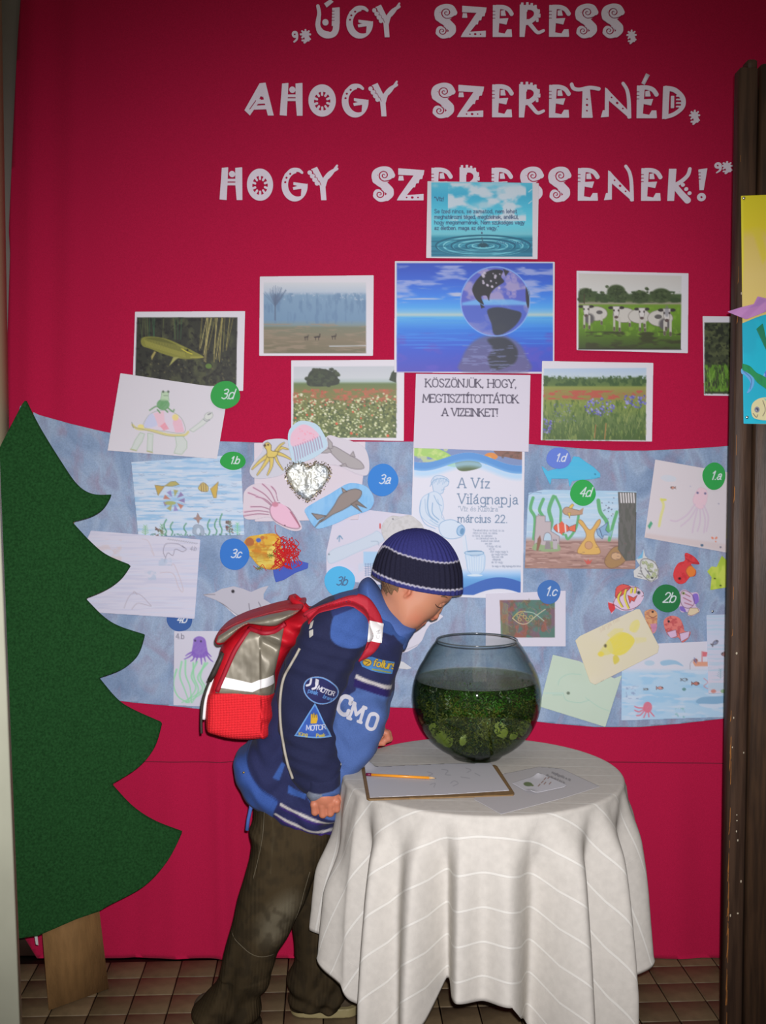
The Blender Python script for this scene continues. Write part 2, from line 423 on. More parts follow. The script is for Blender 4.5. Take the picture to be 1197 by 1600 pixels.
# ------------------------------------------------------------------ solid shapes: distance volumes turned into one continuous surface
class Vol:
    def __init__(s, lo, hi, h):
        s.h = h; s.lo = np.array(lo, dtype=float); s.n = (np.ceil((np.array(hi) - s.lo) / h).astype(int) + 1)
        s.ax = [s.lo[k] + np.arange(s.n[k]) * h for k in range(3)]
        s.d = np.full(tuple(s.n), 0.05, dtype=np.float32)
    def win(s, lo, hi):
        sl = []
        for k in range(3):
            a = max(0, int((lo[k] - s.lo[k]) / s.h)); b = min(s.n[k], int((hi[k] - s.lo[k]) / s.h) + 2); sl.append(slice(a, max(a, b)))
        return tuple(sl)
    def grid(s, W): return np.meshgrid(s.ax[0][W[0]], s.ax[1][W[1]], s.ax[2][W[2]], indexing='ij', sparse=True)
    def merge(s, W, g, k):
        a = s.d[W]
        if k > 0:
            hh = np.clip(0.5 + 0.5 * (a - g) / k, 0, 1); s.d[W] = (a * (1 - hh) + g * hh - k * hh * (1 - hh)).astype(np.float32)
        else: s.d[W] = np.minimum(a, g)
    def cut(s, W, g, k=0.003):
        a = s.d[W]; g = -g; hh = np.clip(0.5 - 0.5 * (a - g) / k, 0, 1); s.d[W] = (a * (1 - hh) + g * hh + k * hh * (1 - hh)).astype(np.float32)
    def cone(s, a, ra, b, rb, k=0.01, sub=False):
        a = np.array(a, dtype=float); b = np.array(b, dtype=float); m = max(ra, rb) + k * 1.5 + 3 * s.h
        W = s.win(np.minimum(a, b) - m, np.maximum(a, b) + m); X, Y, Z = s.grid(W); e = b - a; L = max(e @ e, 1e-12)
        t = np.clip(((X - a[0]) * e[0] + (Y - a[1]) * e[1] + (Z - a[2]) * e[2]) / L, 0, 1)
        g = np.sqrt((X - a[0] - t * e[0]) ** 2 + (Y - a[1] - t * e[1]) ** 2 + (Z - a[2] - t * e[2]) ** 2) - (ra + (rb - ra) * t)
        s.cut(W, g, k) if sub else s.merge(W, g, k)
    def chain(s, pts, rs, k=0.01):
        for i in range(len(pts) - 1): s.cone(pts[i], rs[i], pts[i + 1], rs[i + 1], k)
    def ell(s, c, r, k=0.01, rot=None, sub=False):
        c = np.array(c, dtype=float); m = max(r) + k * 1.5 + 3 * s.h; W = s.win(c - m, c + m); X, Y, Z = s.grid(W)
        x, y, z = X - c[0], Y - c[1], Z - c[2]
        if rot is not None:          # rotation in the x-z plane, degrees
            cc, sn = math.cos(math.radians(rot)), math.sin(math.radians(rot)); x, z = x * cc + z * sn, -x * sn + z * cc
        q = np.sqrt((x / r[0]) ** 2 + (y / r[1]) ** 2 + (z / r[2]) ** 2); g = (q - 1) * min(r)
        s.cut(W, g, k) if sub else s.merge(W, g, k)
    def inflate(s, poly, Yc, T, R, k=0.01, smooth=True, slope=0.0, px=True, pw=2.0, sub=False, Yp=None):
        """side outline given in pixels at the plane y=Yc, given a rounded depth of half-width T; slope tilts the mid plane with height"""
        if smooth: poly = cr(poly, True, 4)
        P = np.array([(lambda v: (v.x, v.z))(at(a, b, Yp or Yc)) for a, b in poly]) if px else np.array(poly)
        m = k * 1.5 + 4 * s.h; z0 = P[:, 1].mean(); sh = abs(slope) * (P[:, 1].max() - P[:, 1].min())
        W = s.win((P[:, 0].min() - m, Yc - T - m - sh, P[:, 1].min() - m), (P[:, 0].max() + m, Yc + T + m + sh, P[:, 1].max() + m))
        X2, Z2 = np.meshgrid(s.ax[0][W[0]], s.ax[2][W[2]], indexing='ij'); di = -sd_poly(X2, Z2, [tuple(p) for p in P])
        u = np.maximum(1 - di / R, 0)[:, None, :]; y = s.ax[1][W[1]][None, :, None]
        yc = Yc + slope * (Z2 - z0)[:, None, :]; v = np.abs(y - yc) / T
        g = ((u ** pw + v ** pw) ** (1 / pw) - 1) * min(R, T)
        s.cut(W, g, k) if sub else s.merge(W, g, k)
    def prism(s, poly, Yp, keep=False):
        P = [(lambda v: (v.x, v.z))(at(a, b, Yp)) for a, b in poly]; X2, Z2 = np.meshgrid(s.ax[0], s.ax[2], indexing='ij'); g = sd_poly(X2, Z2, P)[:, None, :]
        s.d = np.maximum(s.d, g if keep else -g).astype(np.float32)
    def shell(s, t):      # keep only a skin of thickness t below the surface
        s.d = np.maximum(s.d, -(s.d + t))
    def mesh(s, name, iso=0.0, colfn=None):
        g = vdb.FloatGrid(0.05); g.copyFromArray(s.d); p, tr, q = g.convertToPolygons(isovalue=iso, adaptivity=0.0)
        P = p * s.h + s.lo; tr = tr[:, ::-1] if len(tr) else np.zeros((0, 3), int); q = q[:, ::-1]
        loops = np.concatenate([q.ravel(), tr.ravel()]); starts = np.concatenate([np.arange(len(q)) * 4, len(q) * 4 + np.arange(len(tr)) * 3])
        cols = colfn(P) if colfn else None
        me = raw_mesh(name, P, loops, starts, cols); MESHDATA[me.name] = (P, q, tr); return me
MESHDATA = {}
def bvh(*objs):
    V = []; Fs = []; b = 0
    for o in objs:
        P, q, tr = MESHDATA[o.data.name]; V += P.tolist(); Fs += (q + b).tolist() + (tr + b).tolist(); b += len(P)
    return BVHTree.FromPolygons(V, Fs)
def cast(tree, px, py, Yn, y0=2.3, default=None):
    o = at(px, py, Yn); r = tree.ray_cast(Vector((o.x, y0, o.z)), Vector((0, 1, 0)))
    if r[0] is None: return default, Vector((0, -1, 0))
    n = r[1]; n = -n if n.y > 0 else n
    return r[0], n
def draped(name, tree, Yn, outline, m, parent, off=0.0012, thick=0.0012, h=1.0, paint=None, bg=(200, 200, 200), smooth=False, bulge=0.0):
    """a flat piece of cloth or print laid onto a surface of the figure"""
    if smooth: outline = cr(outline, True, 5)
    P = np.array(outline); C = Canvas(P[:, 0].min(), P[:, 1].min(), P[:, 0].max(), P[:, 1].max(), h, bg)
    if paint: paint(C)
    sd = sd_poly(C.X, C.Y, outline); bad = np.zeros(sd.shape, bool)
    def mapper(Q):
        out = np.zeros((len(Q), 3)); last = None; miss = []
        for i, (a, b) in enumerate(Q):
            r, n = cast(tree, a, b, Yn)
            if r is None: miss.append(i); continue
            p = r + n * 0 - Vector((0, off, 0)); out[i] = p
        if miss:
            good = np.setdiff1d(np.arange(len(Q)), miss)
            for i in miss:
                j = good[np.argmin(((Q[good] - Q[i]) ** 2).sum(1))]; q = at(Q[i][0], Q[i][1], Yn); out[i] = (q.x, out[j][1] + 0.004, q.z)
        if bulge:
            d_ = -sd_poly(Q[:, 0], Q[:, 1], outline); out[:, 1] -= bulge * np.sqrt(np.clip(1 - (1 - np.clip(d_ / 6, 0, 1)) ** 2, 0, 1))
        return out
    me = flat_mesh(name, sd, C.h, C.x0, C.y0, mapper, (0, thick, 0), C.rgb if paint else None)
    return link(name, me, m, parent)
def tube_on(name, tree, Yn, pts, r, m, parent, off=0.0, n=8, smooth=True, step=4):
    if smooth: pts = cr(pts, False, step)
    out = []
    for a, b in pts:
        q, nn = cast(tree, a, b, Yn)
        if q is not None: out.append(q - Vector((0, off, 0)))
    mb = MB(); mb.tube(out, r, n); return mb.build(name, m, parent)

# ------------------------------------------------------------------ materials
def _nodes(m):
    m.use_nodes = True; nt = m.node_tree; return nt, nt.nodes, nt.links, nt.nodes['Principled BSDF']
def mat(name, color=(.5, .5, .5), rough=.7, metal=0.0, spec=None, bump=0.0, bscale=200, var=0.0, vscale=8, attr=False, kind='noise', sheen=0.0, sss=0.0, stretch=(1, 1, 1), ior=None, col2=None, detail=3, bdist=.002, coat=0):
    m = bpy.data.materials.new(name); nt, N, L, P = _nodes(m)
    P.inputs['Roughness'].default_value = rough; P.inputs['Metallic'].default_value = metal
    if spec is not None: P.inputs['Specular IOR Level'].default_value = spec
    if sheen: P.inputs['Sheen Weight'].default_value = sheen; P.inputs['Sheen Roughness'].default_value = .5
    if coat: P.inputs['Coat Weight'].default_value = coat; P.inputs['Coat Roughness'].default_value = .2
    if sss: P.inputs['Subsurface Weight'].default_value = sss; P.inputs['Subsurface Radius'].default_value = (.01, .004, .002); P.inputs['Subsurface Scale'].default_value = 1.0
    tc = N.new('ShaderNodeTexCoord'); mp = N.new('ShaderNodeMapping'); mp.inputs['Scale'].default_value = stretch; L.new(tc.outputs['Object'], mp.inputs['Vector'])
    if attr:
        a = N.new('ShaderNodeAttribute'); a.attribute_name = 'Col'; base = a.outputs['Color']
    else:
        r = N.new('ShaderNodeRGB'); r.outputs[0].default_value = (*color, 1); base = r.outputs[0]
    if var or col2:
        nz = N.new('ShaderNodeTexNoise'); nz.inputs['Scale'].default_value = vscale; nz.inputs['Detail'].default_value = detail; L.new(mp.outputs[0], nz.inputs['Vector'])
        mx = N.new('ShaderNodeMix'); mx.data_type = 'RGBA'
        if col2:
            rp = N.new('ShaderNodeValToRGB'); rp.color_ramp.elements[0].position = .38; rp.color_ramp.elements[1].position = .62
            L.new(nz.outputs['Fac'], rp.inputs[0]); L.new(rp.outputs[0], mx.inputs[0]); L.new(base, mx.inputs[6]); mx.inputs[7].default_value = (*col2, 1)
        else:
            mx.blend_type = 'MULTIPLY'; mx.inputs[0].default_value = 1
            rp = N.new('ShaderNodeMapRange'); rp.inputs[1].default_value = .3; rp.inputs[2].default_value = .7; rp.inputs[3].default_value = 1 - var; rp.inputs[4].default_value = 1 + var
            L.new(nz.outputs['Fac'], rp.inputs[0]); L.new(base, mx.inputs[6]); L.new(rp.outputs[0], mx.inputs[7])
        base = mx.outputs[2]
    L.new(base, P.inputs['Base Color'])
    if bump:
        if kind == 'noise':
            b = N.new('ShaderNodeTexNoise'); b.inputs['Scale'].default_value = bscale; b.inputs['Detail'].default_value = 2
        elif kind == 'wave':
            b = N.new('ShaderNodeTexWave'); b.inputs['Scale'].default_value = bscale; b.inputs['Distortion'].default_value = .3
        else:
            b = N.new('ShaderNodeTexVoronoi'); b.inputs['Scale'].default_value = bscale
        L.new(mp.outputs[0], b.inputs['Vector'])
        bp = N.new('ShaderNodeBump'); bp.inputs['Strength'].default_value = bump; bp.inputs['Distance'].default_value = bdist
        L.new(b.outputs['Fac' if kind != 'vor' else 'Distance'], bp.inputs['Height']); L.new(bp.outputs[0], P.inputs['Normal'])
    return m
def A(r, g, b): return tuple(float(v) for v in alb((r, g, b)))
M_PAPER = mat('painted_paper', attr=True, rough=.65, spec=.25, bump=.05, bscale=60, bdist=.003)
M_PHOTO = mat('photo_print', attr=True, rough=.5, spec=.35)
M_CLOTHCOL = mat('dyed_cloth', attr=True, rough=.85, spec=.15, bump=.25, bscale=900, bdist=.001, var=.10, vscale=60, sheen=.1)

# ================================================================== THE SETTING
YC = 3.240                      # plane of the crimson backdrop
mat_wall = mat('grey_plaster', A(150, 146, 138), rough=.9, var=.06, vscale=6, bump=.2, bscale=40)
b = MB(); b.box((-2.2, 3.275, -0.02), (2.2, 3.36, 3.2)); tag(b.build('wall_back', mat_wall, smooth=False), kind='structure')
mat_skirt = mat('dark_skirting', A(52, 36, 28), rough=.5, var=.2, vscale=12)
b = MB(); b.box((-2.2, 3.255, 0.0), (2.2, 3.275, 0.10), .004); tag(b.build('baseboard_back', mat_skirt, smooth=False), kind='structure')

# floor of small square clay tiles
mat_grout = mat('dark_grout', A(58, 44, 36), rough=.95)
b = MB(); b.box((-2.2, -0.6, -0.06), (2.2, 3.36, -0.004)); floor = tag(b.build('floor', mat_grout, smooth=False), kind='structure')
mat_tiles = [mat('clay_tile_%s' % k, A(*c), rough=.55, spec=.35, var=.16, vscale=26, bump=.12, bscale=120) for k, c in (('a', (100, 85, 62)), ('b', (93, 79, 57)), ('c', (106, 90, 66)))]
TP = 0.1042; rotT = math.radians(2.7); RT = Matrix.Rotation(rotT, 4, 'Z'); tile_me = []
for k in range(3):
    q = MB(); q.box((-.0505, -.0505, -.008), (.0505, .0505, 0.0), .0016); me = py_mesh('tile', q.V, q.F); me.materials.append(mat_tiles[k]); tile_me.append(me)
RR = random.Random(4)
for iy in range(0, 9):
    for ix in range(-13, 14):
        c = RT @ Vector((ix * TP + .031, 3.205 - iy * TP, 0)); 
        if c.y > 3.30: continue
        t = bpy.data.objects.new('tile', tile_me[RR.choice((0, 0, 1, 2))]); COL.objects.link(t)
        t.location = (c.x, c.y, -0.0012 + RR.uniform(-.0004, .0004)); t.rotation_euler = (RR.uniform(-.002, .002), RR.uniform(-.002, .002), rotT); t.parent = floor
q = MB()
for iy in range(9, 30):
    for ix in range(-13, 14):
        c = RT @ Vector((ix * TP + .031, 3.205 - iy * TP, 0)); q.box((-.0505, -.0505, -.008), (.0505, .0505, -.001), 0, Matrix.Translation(c) @ RT)
tag(q.build('tiles_towards_camera', mat_tiles[0], floor, False), kind='stuff')

# crimson backdrop cloth, hung flat with a few soft folds
mat_red = mat('crimson_felt', A(170, 25, 64), rough=.95, spec=.08, var=.10, vscale=420, bump=.35, bscale=700, bdist=.0012, sheen=.05, detail=4)
L_edge = [(34, -30), (27, 60), (20, 200), (13, 360), (15, 395), (11, 520), (10, 640), (14, 900), (22, 1200), (34, 1460)]
outl = L_edge + [(60, 1503), (165, 1503), (240, 1504), (335, 1504), (450, 1504), (600, 1504), (800, 1506), (1010, 1505), (1130, 1503), (1300, 1500), (1300, -30)]
C = Canvas(-10, -32, 1302, 1510, 8.0); sd = sd_poly(C.X, C.Y, outl)
def cloth_map(P):
    V = at_np(P, YC); x, y = P[:, 0], P[:, 1]; d = np.zeros(len(P))
    def fold(xc0, xc1, wd, amp, y0, y1):
        c = xc0 + (xc1 - xc0) * (y / 1500.0); m = ss(y0, y0 + 180, y) * (1 - ss(y1 - 150, y1, y)); return amp * np.exp(-((x - c) / wd) ** 2) * m
    d += fold(52, 44, 16, .010, -400, 1000) + fold(86, 60, 18, -.006, -400, 900) + fold(118, 90, 14, .004, -400, 700)
    d += fold(310, 350, 11, .012, 1080, 1800) - fold(335, 376, 12, .008, 1100, 1800) + fold(250, 275, 18, .008, 1100, 1800) - fold(205, 212, 14, .006, 1150, 1800)
    d += fold(1040, 1060, 24, .007, 1150, 1800) - fold(1085, 1100, 20, .004, 1150, 1700)
    d += .0016 * (fbm(x / 120, y / 260, 3) - .5)
    flat = ss(1150, 1120, y) * ss(120, 200, x)
    V[:, 1] += (-d + .0035) * (1 - flat * .92) + .0012 * flat
    V[:, 2] = np.maximum(V[:, 2], 0.0004)
    return V
me = flat_mesh('backdrop', sd, C.h, C.x0, C.y0, cloth_map, (0, .004, 0))
back = link('cloth_backdrop', me, mat_red); tag(back, 'crimson felt backdrop cloth hung over the whole back wall behind the boy', 'backdrop', kind='thing')
# sewn seam across the lower backdrop
mat_seam = mat('crimson_seam', A(112, 14, 44), rough=.95)
b = MB(); P = np.array([(x, 1189 + 1.5 * math.sin(x / 170.0) + (x - 215) * .004) for x in range(180, 1150, 12)], float); V = cloth_map(P)
b.tube([tuple(v + np.array([0, -.0005, 0])) for v in V], .0016, 6); b.build('seam', mat_seam, back)

# the wavy blue 'water' cloth pinned across it
m = bpy.data.materials.new('marbled_water_cloth'); nt, N, L, Pn = _nodes(m); Pn.inputs['Roughness'].default_value = .8; Pn.inputs['Specular IOR Level'].default_value = .2
tc = N.new('ShaderNodeTexCoord'); mp = N.new('ShaderNodeMapping'); mp.inputs['Scale'].default_value = (1.0, 1, .55); mp.inputs['Rotation'].default_value = (0, math.radians(14), 0); L.new(tc.outputs['Object'], mp.inputs[0])
n1 = N.new('ShaderNodeTexNoise'); n1.inputs['Scale'].default_value = 7; n1.inputs['Detail'].default_value = 5; n1.inputs['Distortion'].default_value = 1.6; L.new(mp.outputs[0], n1.inputs['Vector'])
r1 = N.new('ShaderNodeValToRGB'); cs = [(.30, (118, 140, 172)), (.45, (138, 160, 190)), (.55, (152, 172, 198)), (.66, (138, 150, 178))]
r1.color_ramp.elements[0].position = cs[0][0]; r1.color_ramp.elements[0].color = (*A(*cs[0][1]), 1); r1.color_ramp.elements[1].position = cs[3][0]; r1.color_ramp.elements[1].color = (*A(*cs[3][1]), 1)
for p_, c_ in cs[1:3]: e = r1.color_ramp.elements.new(p_); e.color = (*A(*c_), 1)
L.new(n1.outputs['Fac'], r1.inputs[0])
n2 = N.new('ShaderNodeTexNoise'); n2.inputs['Scale'].default_value = 10; n2.inputs['Detail'].default_value = 4; n2.inputs['Distortion'].default_value = 2.2; L.new(mp.outputs[0], n2.inputs['Vector'])
r2 = N.new('ShaderNodeMapRange'); r2.inputs[1].default_value = .52; r2.inputs[2].default_value = .72; r2.inputs[4].default_value = .7; L.new(n2.outputs['Fac'], r2.inputs[0])
mx = N.new('ShaderNodeMix'); mx.data_type = 'RGBA'; L.new(r2.outputs[0], mx.inputs[0]); L.new(r1.outputs[0], mx.inputs[6]); mx.inputs[7].default_value = (*A(146, 138, 162), 1)
w1 = N.new('ShaderNodeTexNoise'); w1.inputs['Scale'].default_value = 260; w1.inputs['Detail'].default_value = 2; L.new(tc.outputs['Object'], w1.inputs['Vector'])
mr = N.new('ShaderNodeMapRange'); mr.inputs[1].default_value = .3; mr.inputs[2].default_value = .7; mr.inputs[3].default_value = .82; mr.inputs[4].default_value = 1.0; L.new(w1.outputs['Fac'], mr.inputs[0])
m2 = N.new('ShaderNodeMix'); m2.data_type = 'RGBA'; m2.blend_type = 'MULTIPLY'; m2.inputs[0].default_value = 1; L.new(mx.outputs[2], m2.inputs[6]); L.new(mr.outputs[0], m2.inputs[7]); L.new(m2.outputs[2], Pn.inputs['Base Color'])
M_WATERCLOTH = m
wo = [(30, 632), (60, 648), (110, 662), (160, 674), (210, 683), (300, 688), (420, 692), (560, 690), (640, 690), (760, 692), (830, 694), (900, 700), (960, 704), (1010, 704), (1060, 702), (1110, 699), (1170, 694),
      (1170, 1118), (1120, 1124), (1060, 1131), (1000, 1136), (930, 1136), (860, 1130), (780, 1120), (700, 1110), (640, 1106), (560, 1104), (430, 1108), (330, 1110), (270, 1103), (210, 1098), (150, 1090), (90, 1060), (60, 1000), (40, 800)]
C = Canvas(28, 625, 1175, 1142, 4.0); sd = sd_poly(C.X, C.Y, wo)
def water_map(P):
    V = at_np(P, YC - .0035); x, y = P[:, 0], P[:, 1]
    u = (x - 60) * .62 + (y - 640) * -.45      # folds fan down from the upper left corner
    amp = ss(420, 120, x); d = amp * (.0035 * np.sin(u / 15.0 + 2.5 * fbm(x / 90, y / 90, 8)) + .003 * np.exp(-((u + 40 + 0 * x) / 10) ** 2))
    u2 = (y - 985) - (x - 300) * 1.05; d += .006 * np.exp(-(u2 / 9) ** 2) * ss(200, 240, x) * ss(270, 255, x)
    d += .0006 * np.sin(x / 9 + 3 * fbm(x / 60, y / 200, 4)) * ss(380, 460, x)
    V[:, 1] -= np.abs(d); return V
link('water_cloth', flat_mesh('water_cloth', sd, C.h, C.x0, C.y0, water_map, (0, .003, 0)), M_WATERCLOTH)
tag(bpy.data.objects['water_cloth'], 'wide marbled pale blue cloth pinned across the crimson backdrop as water', 'cloth')

# door jamb close by on the left, wooden folding partition on the right
mat_jamb = mat('pale_green_white_paint', A(178, 180, 160), rough=.45, var=.05, vscale=9, bump=.1, bscale=30)
b = MB()
def jamb_x(py): return at(6 if py < 700 else 6, py, 2.15)
p0 = at(-4, 780, 2.235); p1 = at(29, 1600, 2.235); dxy = (p1.x - p0.x) / (p1.z - p0.z)
zt, zb = 2.55, 0.0; xt = p0.x + (zt - p0.z) * dxy; xb = p0.x + (zb - p0.z) * dxy
V = [(xb - .2, 2.235, zb), (xb, 2.235, zb), (xb - .004, 2.27, zb), (xb - .2, 2.27, zb), (xt - .2, 2.235, zt), (xt, 2.235, zt), (xt - .004, 2.27, zt), (xt - .2, 2.27, zt)]
b.add(V, [(0, 3, 2, 1), (4, 5, 6, 7), (0, 1, 5, 4), (1, 2, 6, 5), (2, 3, 7, 6), (3, 0, 4, 7)])
jamb = tag(b.build('door_1', mat_jamb, smooth=False), kind='structure')
x0 = at(0, 0, 3.2).x; x1 = at(5, 100, 3.2).x
b = MB(); b.box((x0 - .25, 3.10, 1.15), (x1, 3.2, 3.2), .004); b.build('trim_1', mat('cream_trim', A(160, 150, 118), rough=.5), smooth=False)
tag(bpy.data.objects['trim_1'], kind='structure')

YP = 2.72
mat_wood = mat('dark_brown_board', A(46, 33, 24), rough=.5, spec=.3, col2=A(64, 46, 32), vscale=9, stretch=(9, 9, .7), bump=.35, bscale=30, bdist=.002)
mat_wood2 = mat('brown_board_lighter', A(70, 52, 40), rough=.55, spec=.3, col2=A(50, 36, 28), vscale=8, stretch=(9, 9, .6), bump=.35, bscale=30, bdist=.002)
mat_chip = mat('bare_chipped_wood', A(150, 96, 40), rough=.8)
mat_pale = mat('pale_chips', A(170, 160, 140), rough=.8)
part = empty('folding_partition', (1.02, YP + .03, 0), 'dark brown wooden board partition standing floor to above head height at the right edge', 'partition')
xe = at(1141, 500, YP + .045).x; xs_ = at(1176, 800, YP).x
q = MB(); zt1 = at(1160, 104, YP).z; q.box((xe, YP, 0.002), (xs_ - .0035, YP + .045, zt1), .004)
q.box((xe + .018, YP + .002, zt1 - .005), (xs_ - .006, YP + .04, zt1 + .018), .003)
q.build('board', mat_wood2, part, False)
q = MB(); zt2 = at(1190, 97, YP).z; q.box((xs_ + .0035, YP + .006, 0.002), (xs_ + .16, YP + .045, zt2), .005); q.build('board', mat_wood, part, False)
q = MB(); q.box((xs_ + .166, YP + .006, 0.002), (xs_ + .33, YP + .045, zt2), .005); q.build('board', mat_wood, part, False)
q = MB(); q.box((xs_ - .03, YP + .03, 0.02), (xs_ + .33, YP + .05, zt2 - .05)); q.build('backing_panel', mat_wood, part, False)
q = MB(); RR = random.Random(2)
for k in range(60):                            # paint worn off along the arris
    z = RR.uniform(0.02, .78) if k < 52 else RR.uniform(.8, 2.2); hh = RR.uniform(.006, .05); wd = RR.uniform(.0015, .0045)
    q.add([(xe + .001, YP + .0035, z - hh), (xe + .002 + wd, YP - .0006, z - hh * .5), (xe + .003 + wd * .8, YP - .0006, z + hh * .4), (xe + .001, YP + .0035, z + hh)], [(0, 1, 2, 3)])
q.build('worn_edge', mat_chip, part, False)
q = MB()
for k in range(13):
    x = RR.uniform(xe + .008, xs_ - .006); z = RR.uniform(.05, 1.1) if k < 11 else RR.uniform(1.8, 2.4); q.ellipsoid((x, YP, z), (RR.uniform(.0015, .003), .0008, RR.uniform(.0015, .004)), 6)
q.build('paint_chips', mat_pale, part, False)

# big felt fir tree board on its plank, in front of the backdrop on the left
YT = 3.0
def tree_map(P, off=0.0):
    dx = (P[:, 0] - 598.5) / FPX; dz = -(P[:, 1] - 800.0) / FPX; k = dx / (CP + dz * SP); Y = (2.99 + off + .45 * .83) / (1 - .45 * k); return at_np(P, Y)
mat_felt = mat('dark_green_felt', A(31, 68, 35), rough=1, spec=.03, var=.32, vscale=170, bump=.4, bscale=800, bdist=.0012, detail=5)
tree = empty('fir_tree_board', (at(60, 1500, YT).x, YT, 0), 'large dark green felt-covered fir tree cut-out standing on a plank at the left', 'tree cut-out')
tp = [(38, 625)] + cr([(38, 625), (60, 668), (92, 720), (118, 757), (142, 772), (173, 773)], False, 6)[1:] + cr([(173, 773), (160, 795), (140, 808), (110, 816)], False, 5)[1:]
tp += cr([(110, 816), (140, 848), (165, 868), (203, 884)], False, 6)[1:] + cr([(203, 884), (188, 905), (165, 922), (131, 936)], False, 5)[1:]
tp += cr([(131, 936), (160, 965), (185, 980), (225, 993)], False, 6)[1:] + cr([(225, 993), (214, 1025), (190, 1046), (152, 1060)], False, 5)[1:]
tp += cr([(152, 1060), (180, 1093), (205, 1110), (252, 1131)], False, 6)[1:] + cr([(252, 1131), (240, 1170), (215, 1200), (172, 1227)], False, 5)[1:]
tp += cr([(172, 1227), (205, 1262), (240, 1285), (284, 1302)], False, 6)[1:] + cr([(284, 1302), (262, 1345), (225, 1385), (170, 1415), (155, 1424)], False, 5)[1:]
tp += [(120, 1436), (60, 1462), (20, 1468), (-60, 1440), (-60, 1300), (-130, 1290), (-60, 1180), (-90, 1100), (-40, 1040), (-75, 980), (-30, 900), (-60, 860), (-20, 800), (-30, 760), (4, 690)]
C = Canvas(-135, 620, 290, 1475, 4); sd = sd_poly(C.X, C.Y, tp)
me = flat_mesh('felt_front', sd, C.h, C.x0, C.y0, tree_map, (0, .018, 0))
link('felt_board', me, mat_felt, tree)
C2 = Canvas(-135, 620, 290, 1475, 6); sd = sd_poly(C2.X, C2.Y, tp)
link('back_board', flat_mesh('back_board', sd, C2.h, C2.x0, C2.y0, lambda P: tree_map(P, .02), (0, .004, 0)), mat('hardboard', A(120, 90, 60), rough=.9), tree)
mat_plank = mat('raw_plank', A(122, 92, 56), rough=.8, spec=.2, var=.14, vscale=14, bump=.25, bscale=60, stretch=(4, 4, 1))
a0 = at_z(76, 1579, 0); a1 = at_z(170, 1545, 0); dv = (a1 - a0).normalized(); nv = Vector((dv.y, -dv.x, 0)); nv = nv if nv.y < 0 else -nv
a2 = a0 + Vector((0, .0, 0)); zt = at(110, 1400, 3.0).z; L0 = (a1 - a0).length; q = MB()
ht = [Vector((0, 0, 0))] * 0
for (s0, z) in ((a0, 0.0), (a1, 0.0)):
    pass
tl = tree_map(np.array([(60, 1380.0), (150, 1380.0)]), .03); t0, t1 = Vector(tl[0]), Vector(tl[1])
q.add([a0, a1, a1 + Vector((-.01, .03, 0)), a0 + Vector((-.01, .03, 0)), t0, t1, t1 + Vector((-.01, .03, 0)), t0 + Vector((-.01, .03, 0))],
      [(0, 3, 2, 1), (4, 5, 6, 7), (0, 1, 5, 4), (1, 2, 6, 5), (2, 3, 7, 6), (3, 0, 4, 7)])
q.build('trunk_plank', mat_plank, tree, False)
# scrap of white paper left beside the plank
C = Canvas(50, 1455, 62, 1480, .8, (190, 196, 190)); o_ = [(53, 1458), (58, 1459), (60, 1477), (56, 1476)]
tag(link('paper_scrap', flat_mesh('paper_scrap', sd_poly(C.X, C.Y, o_), C.h, C.x0, C.y0, lambda P: at_np(P, 3.045), (0, .0006, 0), C.rgb), M_PAPER), 'small scrap of white paper beside the tree plank above the floor', 'paper')

